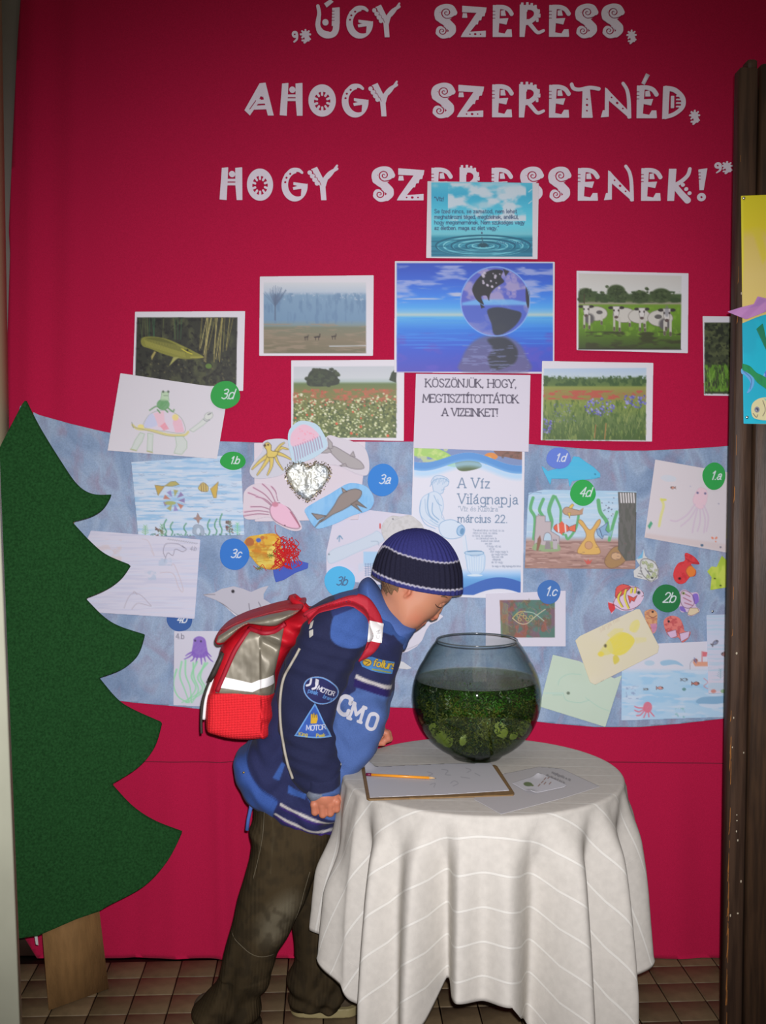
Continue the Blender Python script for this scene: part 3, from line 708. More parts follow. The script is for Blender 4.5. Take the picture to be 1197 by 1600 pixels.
# ================================================================== HEADING: decorated cut-out letters
mat_letter = mat('white_foam_card', A(214, 206, 220), rough=.7, var=.03, vscale=30)
LH = 52.0
def glyph_sdf(ch):
    h = 0.5; x = np.arange(-8, 62, h); y = np.arange(-24, 72, h); X, Y = np.meshgrid(x, y); S = {'d': np.full(X.shape, 50.0)}
    def add(d): S['d'] = np.minimum(S['d'], d)
    def cut(d): S['d'] = np.maximum(S['d'], -d)
    P = lambda *p: sd_poly(X, Y, p)
    Lc = lambda pts, w, w1=None: sd_line(X, Y, cr(pts, False, 6), w, w1)
    D = lambda cx, cy, r, ry=None: sd_ell(X, Y, cx, cy, r, ry or r)
    def spiral(cx, cy, r0, turns, a0, sgn, r1=1.0, n=40):
        return [(cx + (r0 + (r1 - r0) * k / n) * math.cos(a0 + sgn * turns * 2 * math.pi * k / n), cy + (r0 + (r1 - r0) * k / n) * math.sin(a0 + sgn * turns * 2 * math.pi * k / n)) for k in range(n + 1)]
    if ch == 'S':
        add(Lc([(33, 13), (28, 5), (18, 3.5), (8, 8), (6, 17), (12, 25), (22, 31), (29, 39), (26, 47), (15, 50), (8, 45)], 8.5)); add(D(22, 13, 11)); add(D(13, 43, 9)); add(Lc([(9, 20), (18, 26), (28, 36)], 13))
        add(Lc([(31, 36), (31, 43), (25, 49)], 8))
        cut(sd_line(X, Y, spiral(20.5, 13, 7.8, 1.5, math.pi * .75, 1), 1.9, 1.5)); cut(sd_line(X, Y, spiral(14, 42.5, 6.6, 1.4, -math.pi * .25, 1), 1.9, 1.5))
        cut(Lc([(14.6, 18.6), (20, 22), (28, 21), (34, 18)], 1.8)); cut(Lc([(18.6, 38), (13, 34), (6, 35), (0, 38)], 1.8))
    elif ch == 'Z':
        add(P((2, 2), (39, 5), (38, 12), (14, 44), (38, 42), (38, 52), (0, 52), (3, 46), (24, 13), (2, 12))); add(P((3, 14), (9, 14), (10, 21), (2, 21)))
        for k in range(3): cx, cy = 33 - 5 * k, 16 + 6.5 * k; add(P((cx - 4, cy - 2), (cx + 4, cy - 2.5), (cx + 3, cy + 2.5), (cx - 6, cy + 3)))
        for cx, r in ((14, 1.3), (22, 2.0), (30, 1.3)): cut(D(cx, 47.5, r))
    elif ch == 'E':
        add(P((1, 1), (13, 2), (10, 52), (1, 52))); add(Lc([(7, 4), (18, 4.5), (26, 8), (31, 15)], 6.5)); add(P((14, 10), (20, 9), (22, 18), (14, 18)))
        add(P((8, 23), (26, 22), (23, 32), (8, 29))); add(P((5, 44), (20, 47), (24, 40), (31, 40), (32, 52), (1, 52)))
        for k in range(3): cut(sd_line(X, Y, [(-1, 11 + 5.5 * k), (4.5, 11 + 5.5 * k)], 1.6))
    elif ch == 'R':
        add(P((1, 0), (14, 3), (9, 52), (1, 52))); add(Lc([(8, 5), (20, 5), (27, 11), (26, 20), (18, 27), (12, 29)], 7.5)); add(Lc([(14, 27), (22, 37), (30, 45), (39, 42)], 6.5, 4.5)); cut(P((12, 12), (14, 11), (12, 24)))
        for cx, cy in ((5, -1), (13, -1.5), (20, 0), (26, 3), (31, 10), (32, 17), (29, 24)): add(P((cx - 2, cy - 2), (cx + 2, cy - 2), (cx + 2, cy + 4), (cx - 2, cy + 4)))
    elif ch == 'Ú' or ch == 'U':
        add(Lc([(4, 2), (6, 14), (4, 28), (6, 42), (16, 49), (28, 47), (33, 38), (33, 20)], 5.5, 11)); add(P((27, 5), (39, 4), (39, 30), (26, 34))); add(D(16, 28, 5)); add(Lc([(5, 22), (4, 34), (10, 44), (20, 48)], 7, 10))
        for k in range(4): cut(sd_line(X, Y, [(25, 10 + 5 * k), (30, 10 + 5 * k)], 1.5))
        if ch == 'Ú': add(P((14, -2), (24, -9), (29, -5), (18, 4)))
    elif ch == 'G':
        add(D(22, 29, 21, 25)); cut(D(27, 28, 15.5, 18.5)); cut(P((24, 1), (50, -4), (50, 27), (26, 24))); add(Lc([(10, 14), (18, 6), (28, 5), (34, 9)], 9, 4)); add(P((20, 24), (43, 27), (41, 36), (37, 46), (32, 46), (33, 34), (20, 36), (19, 32), (27, 30), (20, 28)))
        for p in ((15, 11), (9, 17), (7, 24)): cut(D(p[0], p[1], 1.8))
    elif ch == 'Y':
        add(P((5, 4), (14, 0), (26, 24), (28, 52), (20, 52), (18, 30))); add(Lc([(23, 28), (27, 18), (34, 9), (44, 3)], 9, 4)); add(Lc([(30, 16), (36, 10), (44, -2)], 6, 3))
        for k in range(4): add(D(3 + 3.6 * k, 9 + 5.6 * k, 3.4))
        for k in range(4): cut(sd_line(X, Y, [(6.4 + 3.6 * k, 5 + 5.6 * k), (9 + 3.6 * k, 12 + 5.6 * k)], .9))
    elif ch == 'A':
        add(P((23, 2), (32, 1), (44, 52), (35, 52), (28, 22), (8, 52), (0, 44))); add(P((16, 29), (33, 27), (34, 33), (16, 34))); add(P((12, 37), (37, 36), (37, 42), (10, 43)))
        cut(P((24, 22), (26.5, 22), (27.5, 26), (22, 27))); cut(sd_line(X, Y, [(8, 42), (17, 29)], 1.6))
    elif ch == 'H':
        add(P((4, 2), (14, 1), (11, 52), (0, 51))); add(P((25, 2), (36, 1), (36, 52), (27, 52), (25, 28))); add(P((9, 19), (28, 19), (28, 23), (10, 23))); add(P((10, 25), (28, 25), (28, 29), (10, 29))); add(D(20, 11.5, 4.8))
    elif ch == 'O':
        add(D(21, 28, 21, 25)); cut(D(21, 29, 12.5, 15))
        for k in range(10):
            a = k * math.pi / 5 + .3; add(sd_line(X, Y, [(21 + 13 * math.cos(a), 29 + 15.5 * math.sin(a)), (21 + 8.2 * math.cos(a), 29 + 10 * math.sin(a))], 3.4))
    elif ch == 'T':
        add(Lc([(0, 0), (3, 6), (12, 8), (28, 5), (42, 7)], 5.5, 5.5)); add(P((17, 8), (28, 7), (33, 52), (16, 52)))
        for k in range(3): cut(D(24, 23 + 9 * k, (1.5, 2.0, 1.5)[k]))
    elif ch == 'N':
        add(P((6, 4), (46, 48), (46, 53), (36, 45), (12, 19), (12, 50), (0, 51), (3, 40), (6, 40))); add(Lc([(33, -2), (39, 8), (42, 24), (43, 50)], 4.5, 6)); add(P((8, 5), (14, 12), (46, 46), (44, 53), (9, 22)))
        for k in range(3): cut(D(16 + 8.6 * k, 20 + 8.6 * k, (1.5, 2.1, 1.5)[k]))
    elif ch == 'D':
        add(P((2, 2), (12, 2), (10, 52), (1, 53))); add(Lc([(6, 5), (20, 8), (32, 20), (32, 34), (20, 45), (6, 50)], 7.5, 6)); add(P((14, 17), (19, 17), (19, 36), (14, 36)))
        for k in range(4): cut(sd_line(X, Y, [(22, 17 + 5.5 * k), (28, 17 + 5.5 * k)], 1.5)) if False else add(sd_line(X, Y, [(23, 17 + 5.5 * k), (30, 17 + 5.5 * k)], 2.2))
    elif ch == 'K':
        add(P((2, 2), (13, 2), (10, 52), (0, 52))); add(Lc([(7, 30), (20, 22), (30, 12), (33, 2)], 7, 5)); add(Lc([(9, 26), (20, 40), (30, 51)], 8, 10))
        for k in range(3): add(D(23 + 5 * k, 27 + 6.5 * k, 2.9))
    elif ch == '!':
        add(P((1, 3), (14, 1), (9, 35), (3, 35))); add(D(6, 46, 6.4)); cut(D(6, 46, 1.8))
        for k in range(3): cut(sd_line(X, Y, [(0, 8 + 5 * k), (4.5, 8 + 5 * k)], 1.4))
    elif ch == 'q':        # comma with a hole
        add(D(5, 5, 5)); cut(D(4.6, 5, 1.5)); add(Lc([(8.5, 6), (8, 12), (3.5, 16)], 3.6, 2.2))
    elif ch == '*':        # spiky comma
        add(D(7.5, 7, 4.8)); add(Lc([(10, 9), (10, 14), (6, 19)], 4.5, 3))
        for k in range(8): a = k * math.pi / 4; add(sd_line(X, Y, [(7.5, 7), (7.5 + 6.6 * math.cos(a), 7 + 6.6 * math.sin(a))], 2.6))
        add(sd_line(X, Y, [(3, 16), (12, 16)], 2.4)); add(sd_line(X, Y, [(12, 13), (14, 14)], 2.2))
    return S['d'], x[0], y[0], h
BOXW = {'S': 34, 'Z': 39, 'E': 32, 'R': 40, 'Ú': 39, 'G': 43, 'Y': 45, 'A': 45, 'H': 37, 'O': 42, 'T': 42, 'N': 46, 'D': 37, 'K': 36, '!': 13, 'q': 10, '*': 15}
GCACHE = {}; YL = YC - .0015
px_m = (at(700, 150, YL) - at(699, 150, YL)).length
def put_letter(ch, x0, x1, ytop, ybot, row, word, k, nm='heading_letter'):
    key = 'E' if ch == 'É' else ch
    if key not in GCACHE:
        d, gx, gy, h = glyph_sdf(key)
        GCACHE[key] = flat_mesh('letter_' + key, d, h, gx, gy, lambda P: np.stack([P[:, 0] * px_m, -.0045 + 0 * P[:, 0], -P[:, 1] * px_m], 1), (0, .0042, 0))
        GCACHE[key].materials.append(mat_letter)
    o = bpy.data.objects.new(nm, GCACHE[key]); COL.objects.link(o); p = at(x0, ytop, YL); q = at(x1, ybot, YL)
    bh = {'q': 16, '*': 20}.get(key, 52); o.location = p; o.scale = ((q.x - p.x) / (BOXW[key] * px_m), 1, (p.z - q.z) / (bh * px_m))
    rows = ('top', 'middle', 'bottom')[row]; od = ('first', 'second', 'third', 'fourth', 'fifth', 'sixth', 'seventh', 'eighth', 'ninth', 'tenth', 'eleventh', 'last')
    if nm == 'heading_letter': lab = 'white decorated cut-out letter %s, %s of %s in the %s heading line' % (ch, od[k], word, rows)
    else: lab = k
    tag(o, lab, 'letter' if nm == 'heading_letter' else 'punctuation mark', 'cut-out characters of the %s heading line' % rows)
    if ch == 'É':
        q = MB(); a, b_, c, d_ = [at(x0 + u, ytop + v, YL) for u, v in ((8, -3), (15, -18), (21, -15), (13, 0))]
        V = [p_ - Vector((0, .0045, 0)) for p_ in (a, b_, c, d_)] + [p_ - Vector((0, .0003, 0)) for p_ in (a, b_, c, d_)]
        q.add(V, [(0, 1, 2, 3), (0, 4, 5, 1), (1, 5, 6, 2), (2, 6, 7, 3), (3, 7, 4, 0)]); acc = q.build('accent', mat_letter, None, False)
        acc.parent = o; acc.matrix_parent_inverse = Matrix.Diagonal((1 / o.scale[0], 1, 1 / o.scale[2], 1)) @ Matrix.Translation(-Vector(o.location))
    return o
def row(ws, r, yt, yb, slope=0.0):
    for word, boxes in ws:
        for k, (a, b_) in enumerate(boxes):
            dy = (a - 400) * slope; put_letter(word[k], a, b_, yt + dy, yb + dy, r, word, k)
row([('ÚGY', [(493, 531), (540, 583), (582, 625)]), ('SZERESS', [(677, 711), (720, 760), (769, 800), (811, 850), (857, 889), (897, 931), (938, 972)])], 0, 8.5, 59, -.002)
row([('AHOGY', [(382, 429), (437, 474), (482, 525), (533, 576), (576, 621)]), ('SZERETNÉD', [(672, 708), (714, 756), (768, 800), (810, 850), (857, 889), (893, 935), (939, 986), (994, 1026), (1034, 1071)])], 1, 129, 181, .007)
row([('HOGY', [(343, 380), (386, 427), (439, 481), (481, 528)]), ('SZERESSENEK!', [(579, 614), (620, 663), (673, 705), (717, 755), (767, 799), (811, 846), (855, 889), (902, 934), (944, 990), (1001, 1032), (1043, 1080), (1090, 1103)])], 2, 261, 313, .002)
for args in (('q', 456, 466, 49, 66, 0, '', 'white cut-out comma opening the quotation before the top heading line'), ('*', 469, 486, 47, 68, 0, '', 'spiky white cut-out comma right before the top heading line'),
             ('*', 979, 994, 48, 69, 0, '', 'spiky white cut-out comma ending the top heading line'), ('*', 1077, 1093, 173, 195, 1, '', 'spiky white cut-out comma ending the middle heading line'),
             ('q', 1116, 1127, 254, 270, 2, '', 'white cut-out quotation comma after the exclamation mark'), ('*', 1127, 1144, 253, 272, 2, '', 'spiky white cut-out quotation mark beside the wooden partition')):
    put_letter(*args, nm='heading_mark')

# ================================================================== PICTURES, DRAWINGS AND CUT-OUTS ON THE BACKDROP
def sheet(name, label, cat, outline, layer, paint=None, h=1.2, bg=(205, 203, 212), m=None, group=None, smooth=False, lift=None, thick=None, seed=None, wob=.0008, rag=0.0):
    if smooth: outline = cr(outline, True, 6)
    P = np.array(outline, float); C = Canvas(P[:, 0].min(), P[:, 1].min(), P[:, 0].max(), P[:, 1].max(), h, bg)
    if paint: paint(C)
    if cat == 'drawing': C.rgb = C.rgb * .84 + np.array(bg) * .16      # crayon and pencil leave the paper showing
    sd = sd_poly(C.X, C.Y, outline)
    if rag: sd = sd + rag * (fbm(C.X / 4, C.Y / 4, 3, 2) - .5)
    Y0 = YC - .0068 - .0016 * layer; sdn = seed if seed is not None else int(P[0, 0] * 7 + P[0, 1]) % 97
    def mapper(Q):
        dy = wob * (fbm(Q[:, 0] / 90, Q[:, 1] / 90, sdn, 2) - .5)
        if lift is not None:
            for (lx, ly, rad, amt) in lift:
                r = np.sqrt((Q[:, 0] - lx) ** 2 + (Q[:, 1] - ly) ** 2); dy = dy - amt * np.clip(1 - r / rad, 0, 1) ** 2
        return at_np(Q, Y0 + dy)
    me = flat_mesh(name, sd, C.h, C.x0, C.y0, mapper, (0, thick or .0007, 0), C.rgb)
    return tag(link(name, me, m or M_PAPER), label, cat, group)
GP = 'photographs on the backdrop'; GD = "children's drawings on the water cloth"; GC = 'cut-out animals on the water cloth'; GB = 'round class badges'
R4 = lambda x0, y0, x1, y1: [(x0, y0), (x1, y0), (x1, y1), (x0, y1)]

# ---- photographs
def p_pike(C):
    q = [(215, 497), (371, 496), (368, 603), (213, 580)]; q = [(214, 496), (371, 496), (369, 604), (211, 600)]
    C.poly(q, (42, 44, 36)); C.noise(9, 22, (74, 78, 52), .45, .8, 3, .9, q); C.noise(5, 5, (20, 20, 20), .5, .75, 5, .8, q)
    R = random.Random(5)
    for k in range(16): x = R.uniform(315, 366); C.line([(x, 497), (x - R.uniform(2, 12), R.uniform(540, 566))], 1.2, R.choice([(150, 140, 80), (120, 112, 62), (170, 160, 100)]), .9)
    for k in range(14): x = R.uniform(215, 290); C.line([(x, 497), (x + R.uniform(-5, 5), 530)], 1.2, R.choice([(60, 80, 50), (90, 100, 60), (50, 90, 60)]), .7)
    C.poly([(222, 528), (240, 526), (262, 530), (285, 540), (303, 549), (318, 558), (300, 561), (280, 560), (255, 553), (235, 545), (222, 540)], (122, 122, 52), smooth=True)
    C.poly([(225, 530), (250, 528), (280, 541), (300, 551), (285, 550), (255, 541)], (92, 94, 40), smooth=True)
    for k in range(26): x = 226 + k * 2.4; C.line([(x, 529 + k * .5), (x + 3, 540 + k * .72)], .9, (160, 156, 74), .7)
    C.line([(284, 545), (292, 550), (300, 553)], 1.6, (190, 180, 60)); C.ell(293, 547, 1.6, 1.6, (30, 25, 10)); C.line([(298, 558), (318, 558)], 1, (180, 170, 80))
    C.poly([(244, 550), (237, 563), (236, 557), (241, 549)], (150, 140, 80)); C.poly([(271, 558), (264, 572), (262, 574), (275, 562), (280, 558)], (150, 150, 85))
    C.dots(110, (215, 560, 366, 602), (.6, 1.6), [(96, 92, 62), (62, 66, 48), (70, 76, 70), (110, 104, 70)], 9, .6); C.ell(326, 572, 5, 4, (96, 130, 50), .8)
sheet('photograph', 'photograph of a yellow-green pike among reeds, leftmost of the photographs', 'photograph', [(211, 487), (383, 486), (380, 611), (207, 607)], 0, p_pike, m=M_PHOTO, group=GP)
def p_mist(C):
    q = R4(412, 441, 572, 552); C.vgrad([(441, (196, 200, 206)), (456, (170, 184, 200)), (462, (120, 150, 178)), (500, (106, 138, 168)), (508, (118, 136, 140)), (512, (112, 116, 98)), (530, (122, 112, 92)), (552, (104, 100, 78))], q)
    C.noise(5, 16, (92, 122, 156), .45, .75, 7, .6, R4(412, 458, 572, 506)); C.noise(3, 3, (178, 190, 204), .62, .8, 8, .6, R4(412, 452, 572, 470))
    R = random.Random(3)
    for k in range(46): a = R.uniform(-2.6, -.5); r = R.uniform(8, 24); C.line([(430, 478), (430 + r * math.cos(a), 470 + r * math.sin(a))], .9, (88, 106, 134), .5)
    C.line([(430, 500), (430, 460)], 1.8, (84, 100, 124), .9)
    C.noise(26, 3, (142, 126, 108), .5, .7, 12, .7, R4(412, 506, 572, 552)); C.line([(515, 541), (572, 540)], 1.4, (178, 184, 190))
    for x, y, s in ((479, 527, .7), (496, 527, 1), (522, 526, .8)):
        C.line([(x - 4 * s, y), (x + 3 * s, y - 1)], 2.4 * s, (52, 44, 40)); C.line([(x + 3 * s, y), (x + 4 * s, y - 5 * s)], 1.4 * s, (52, 44, 40)); C.line([(x - 3 * s, y), (x - 3 * s, y + 4)], 1, (52, 44, 40)); C.line([(x + 2 * s, y), (x + 2 * s, y + 4)], 1, (52, 44, 40))
sheet('photograph', 'photograph of a misty blue field with three small deer', 'photograph', [(406, 432), (584, 430), (583, 556), (405, 556)], 1, p_mist, m=M_PHOTO, group=GP)
def p_daisy(C):
    q = [(459, 573), (620, 572), (619, 684), (458, 683)]
    C.vgrad([(573, (178, 184, 192)), (590, (184, 190, 196)), (596, (160, 176, 176)), (600, (92, 112, 66)), (612, (112, 112, 60)), (640, (104, 112, 58)), (684, (84, 100, 48))], q)
    C.noise(7, 4, (168, 92, 66), .42, .62, 4, .8, R4(458, 608, 620, 630)); C.noise(4, 4, (52, 72, 32), .5, .7, 6, .7, R4(458, 625, 620, 684))
    C.poly([(480, 601), (482, 585), (490, 577), (502, 576), (515, 579), (524, 584), (529, 594), (529, 600), (515, 603), (495, 604)], (38, 48, 34), smooth=True); C.noise(3, 3, (66, 80, 52), .5, .7, 8, .6, [(484, 588), (492, 580), (512, 581), (524, 590), (520, 600), (488, 600)])
    C.dots(60, (478, 574, 532, 604), (1.5, 3.2), [(40, 50, 34), (58, 70, 46), (48, 58, 38)], 41, .9, 1.2, lambda x, y: ((x - 505) / 26) ** 2 + ((y - 590) / 14.5) ** 2 < 1.05); C.poly([(608, 594), (612, 582), (620, 575), (619, 598)], (44, 56, 40))
    mk = lambda x, y: y > 612 + 22 * abs(math.sin((x - 470) / 40.0)) * .6
    C.dots(420, (459, 614, 618, 683), (.6, 1.5), [(206, 206, 180), (190, 196, 150), (178, 186, 140)], 21, .95, 1.4, mk); C.dots(50, (459, 606, 618, 640), (.8, 1.6), [(190, 84, 62), (170, 70, 52)], 22, .9); C.dots(12, (459, 640, 618, 683), (1.2, 2.2), [(200, 84, 50)], 23)
    C.dots(160, (459, 630, 618, 683), (.6, 1.4), [(44, 60, 26), (120, 134, 66)], 24, .8)
sheet('photograph', 'photograph of a flower meadow with poppies, daisies and a round bush', 'photograph', [(455, 563), (632, 562), (631, 689), (455, 686)], 1, p_daisy, m=M_PHOTO, group=GP)
def p_globe(C):
    q = R4(620, 411, 864, 581)
    C.vgrad([(411, (48, 78, 182)), (440, (52, 98, 204)), (460, (56, 122, 220)), (480, (74, 156, 232)), (488, (120, 178, 214)), (492, (172, 192, 190)), (496, (84, 166, 222)), (515, (44, 118, 214)), (545, (50, 84, 196)), (581, (70, 70, 176))], q)
    C.noise(40, 9, (168, 176, 216), .52, .74, 2, .75, R4(620, 415, 864, 475), 4, .5); C.noise(55, 6, (186, 190, 206), .55, .72, 5, .8, R4(620, 445, 864, 468), 3); C.noise(26, 14, (88, 78, 184), .5, .75, 9, .6, R4(620, 520, 864, 581)); C.noise(60, 2.2, (60, 140, 226), .5, .7, 11, .5, R4(620, 496, 864, 545))
    # the reflection, then the globe
    C.poly(cr([(724, 581), (722, 560), (735, 538), (755, 526), (785, 524), (810, 536), (822, 556), (824, 581)], True, 5), (96, 92, 128), .8, soft=5)
    C.poly(cr([(762, 530), (790, 528), (808, 545), (806, 565), (790, 574), (770, 578), (762, 560), (770, 545)], True, 5), (42, 48, 56), .85, soft=4); C.noise(14, 2, (120, 130, 180), .55, .7, 14, .6, R4(722, 540, 826, 581))
    cx, cy, r = 774, 471, 54
    C.ell(cx, cy, r, r, (84, 96, 190), line=(120, 160, 226), lw=1.2)
    ang = [(cx + (r - 1) * math.cos(t), cy + (r - 1) * math.sin(t)) for t in np.linspace(0, 2 * math.pi, 40)]
    C.noise(22, 16, (160, 150, 190), .48, .68, 31, .85, ang, 4, 1.0); C.poly([(722, 473), (745, 468), (800, 468), (827, 473), (827, 477), (722, 477)], (110, 180, 232), .8, soft=3)
    C.poly(cr([(726, 480), (760, 478), (820, 478), (822, 492), (808, 512), (780, 524), (745, 515), (728, 496)], True, 5), (70, 100, 190), .55, soft=5)
    C.poly(cr([(762, 484), (778, 480), (800, 484), (815, 490), (806, 508), (786, 522), (772, 522), (768, 506), (764, 496)], True, 4), (48, 54, 62), .9, soft=2)
    C.poly(cr([(740, 460), (738, 450), (746, 436), (758, 426), (772, 421), (786, 423), (783, 432), (788, 440), (780, 446), (772, 452), (766, 460), (764, 470), (760, 462), (752, 464), (756, 476), (746, 470)], True, 4), (44, 46, 54)); C.poly([(750, 474), (758, 480), (752, 482)], (44, 46, 54))
    C.dots(16, (745, 426, 786, 450), (1, 2.4), [(186, 180, 200)], 3, .9); C.poly([(786, 420), (796, 424), (790, 432)], (50, 52, 60)); C.poly(cr([(822, 448), (828, 460), (826, 482), (822, 470)], True, 4), (52, 54, 64)); C.dots(8, (792, 430, 815, 465), (2, 5), [(170, 156, 196)], 8, .5)
    C.ell(cx, cy, r, r, None, line=(130, 170, 230), lw=1.2)
sheet('globe_print', 'large print of a glass globe over blue water', 'print', [(617, 408), (867, 409), (866, 584), (616, 582)], 2, p_globe, m=M_PHOTO)
def p_drop(C):
    q = R4(674, 285, 832, 401)
    C.vgrad([(285, (84, 186, 214)), (305, (60, 170, 206)), (330, (80, 190, 218)), (350, (96, 200, 222)), (366, (110, 190, 206)), (372, (46, 138, 164)), (401, (44, 120, 150))], q)
    C.noise(26, 15, (196, 210, 222), .42, .66, 3, .95, R4(700, 286, 822, 345), 4, .6); C.noise(40, 20, (190, 208, 220), .55, .75, 6, .7, R4(674, 286, 832, 350))
    for k, rx in enumerate((74, 62, 50, 38, 27, 17, 8)):
        C.ell(755, 384, rx, rx * .22, None, line=((28, 92, 118), (120, 196, 210))[k % 2], lw=2.0); C.ell(755, 385.5, rx - 3, rx * .2, None, line=(90, 176, 196), lw=1)
    C.noise(40, 2.5, (28, 96, 124), .5, .7, 9, .6, R4(674, 370, 832, 401)); C.ell(755, 383, 7, 3.6, (40, 80, 96)); C.line([(754, 374), (754, 380)], 2, (60, 110, 130)); C.ell(753, 364, 1.3, 1.6, (70, 80, 110)); C.ell(753, 372, 1, 1.3, (60, 90, 110))
    tc_ = (52, 72, 108)
    C.text('"Víz!', 679, 314, 6.2, tc_, .9)
    for k, t in enumerate(('Se ízed nincs, se zamatod, nem lehet', 'meghatározni téged, megízlelnek, anélkül,', 'hogy megismernének. Nem szükséges vagy', 'az életben: maga az élet vagy."')):
        C.text(t.replace(':', '.'), 679, 333 + 8.7 * k, 5.9, tc_, .85, sp=(.195, .13, .145, .14)[k])
    C.text('(Saint-Exupéry)', 776, 381, 5.4, (48, 92, 130), .7, .8)
    C.line([(826, 300), (831, 296)], 1, (200, 220, 230)); C.line([(826, 318), (831, 314)], 1, (200, 220, 230))
sheet('quotation_print', 'blue print of a water drop and sky with a quotation, overlapping the bottom heading line', 'print', [(668, 283), (842, 286), (840, 405), (666, 403)], 6, p_drop, .85, m=M_PHOTO)
def p_cows(C):
    q = [(904, 427), (1065, 431), (1064, 546), (904, 546)]
    C.vgrad([(427, (190, 188, 184)), (458, (196, 198, 196)), (461, (64, 86, 50)), (470, (72, 90, 52)), (474, (150, 144, 130)), (477, (104, 140, 44)), (500, (96, 138, 34)), (520, (84, 118, 36)), (546, (58, 72, 38))], q)
    C.noise(9, 6, (52, 72, 42), .4, .6, 3, .9, R4(904, 455, 1064, 473))
    for x, y, r in ((915, 458, 11), (963, 455, 14), (970, 462, 12), (1033, 462, 16), (1000, 464, 14)): C.ell(x, y, r, r * .72, (62, 78, 48), soft=3); C.noise(3, 3, (40, 54, 30), .45, .6, int(x), .7, R4(x - 9, y - 7, x + 9, y + 6))
    C.dots(90, (905, 446, 1063, 470), (1.2, 3), [(52, 66, 42), (76, 92, 58), (62, 78, 48)], 43, .85, 1.2, lambda x, y: y > 458 + 5 * math.sin(x / 9.0) - 6 * abs(math.sin(x / 21.0)) and y < 471); C.line([(913, 460), (913, 474)], 1.5, (70, 60, 44)); C.noise(5, 9, (120, 160, 52), .55, .75, 6, .6, R4(904, 480, 1064, 525)); C.noise(22, 6, (56, 60, 36), .42, .6, 8, .9, R4(915, 518, 1064, 546))
    def cow(x, y, s, body, dark=0):
        C.ell(x + body * s, y + 8 * s, 17 * s, 11 * s, (188, 186, 180), line=(120, 116, 110), lw=.8)
        if dark: C.ell(x + body * s * .3, y + 16 * s, 8 * s, 8 * s, (92, 90, 92), soft=4); C.ell(x + body * s * 1.3, y + 6 * s, 5 * s, 3 * s, (90, 88, 88))
        for lx, l in ((-3, 30), (5, 31), (body + 8, 24)): C.line([(x + lx * s, y + 12 * s), (x + lx * s, y + l * s)], 3.2 * s, (182, 180, 172)); C.line([(x + lx * s, y + (l - 3) * s), (x + lx * s, y + l * s)], 3.2 * s, (92, 84, 74))
        C.ell(x - 8 * s, y - 3 * s, 4 * s, 2.2 * s, (52, 48, 48)); C.ell(x + 8 * s, y - 3 * s, 4 * s, 2.2 * s, (52, 48, 48))
        C.poly([(x - 5 * s, y - 5 * s), (x + 5 * s, y - 5 * s), (x + 4 * s, y + 6 * s), (x + 2.4 * s, y + 12 * s), (x - 2.4 * s, y + 12 * s), (x - 4 * s, y + 6 * s)], (198, 196, 194), line=(120, 116, 110), lw=.7)
        C.ell(x, y + 11 * s, 2.8 * s, 2.2 * s, (88, 74, 72)); C.ell(x - 3.4 * s, y + 1 * s, 1.3 * s, 1.6 * s, (60, 54, 54)); C.ell(x + 3.4 * s, y + 1 * s, 1.3 * s, 1.6 * s, (60, 54, 54))
    cow(916, 482, 1.0, 16, 1); cow(963, 484, 1.05, 12, 0); cow(1003, 486, 1.0, -4, 0); cow(1042, 488, 1.15, -9, 1); C.ell(1042, 486, 3.4, 9, (110, 112, 122), .6, soft=3)
    C.line([(904, 545.5), (1064, 546)], 1.4, (30, 36, 30))
sheet('photograph', 'photograph of four white cows facing out on a green pasture', 'photograph', [(901, 423), (1076, 427), (1075, 552), (901, 547)], 1, p_cows, m=M_PHOTO, group=GP)
def p_lupin(C):
    q = [(850, 576), (1010, 575), (1009, 688), (848, 687)]
    C.vgrad([(575, (164, 186, 212)), (588, (178, 194, 206)), (591, (80, 104, 64)), (602, (88, 112, 60)), (605, (132, 140, 70)), (616, (140, 122, 70)), (630, (120, 138, 64)), (655, (96, 118, 68)), (688, (68, 92, 44))], q)
    C.noise(6, 7, (54, 82, 46), .42, .6, 4, .9, R4(849, 587, 1010, 603)); C.noise(3, 5, (178, 194, 206), .5, .65, 5, .8, R4(849, 583, 1010, 592))
    C.noise(9, 4, (176, 78, 70), .45, .62, 6, .85, R4(849, 610, 1010, 624)); C.noise(3, 9, (66, 94, 46), .5, .7, 9, .7, R4(849, 625, 1010, 688)); C.noise(3, 9, (140, 152, 84), .58, .75, 19, .6, R4(849, 625, 1010, 688))
    cl_ = [(96, 96, 178), (120, 118, 196), (80, 80, 160), (146, 146, 200)]
    C.dots(120, (913, 622, 960, 652), (.8, 1.8), cl_, 3, .95, mask=lambda x, y: ((x - 937) / 23) ** 2 + ((y - 636) / 14) ** 2 < 1); C.dots(60, (976, 618, 1009, 638), (.8, 1.8), cl_, 4, .95); C.dots(40, (849, 655, 862, 676), (.8, 1.8), cl_, 5, .9); C.dots(50, (865, 630, 900, 660), (.6, 1.3), cl_, 6, .5)
    R = random.Random(8)
    for k in range(160): x = R.uniform(850, 1008); y = R.uniform(645, 687); C.line([(x, y), (x + R.uniform(-3, 3), y - R.uniform(4, 11))], .8, R.choice([(110, 134, 74), (56, 80, 40), (140, 150, 96), (74, 98, 60)]), .8)
    C.line([(929, 684), (931, 664)], 1.5, (150, 110, 66)); C.line([(945, 686), (947, 662)], 1.6, (160, 120, 70))
sheet('photograph', 'photograph of a meadow with blue lupins below a line of trees', 'photograph', [(847, 564), (1021, 567), (1019, 690), (845, 688)], 3, p_lupin, m=M_PHOTO, group=GP)
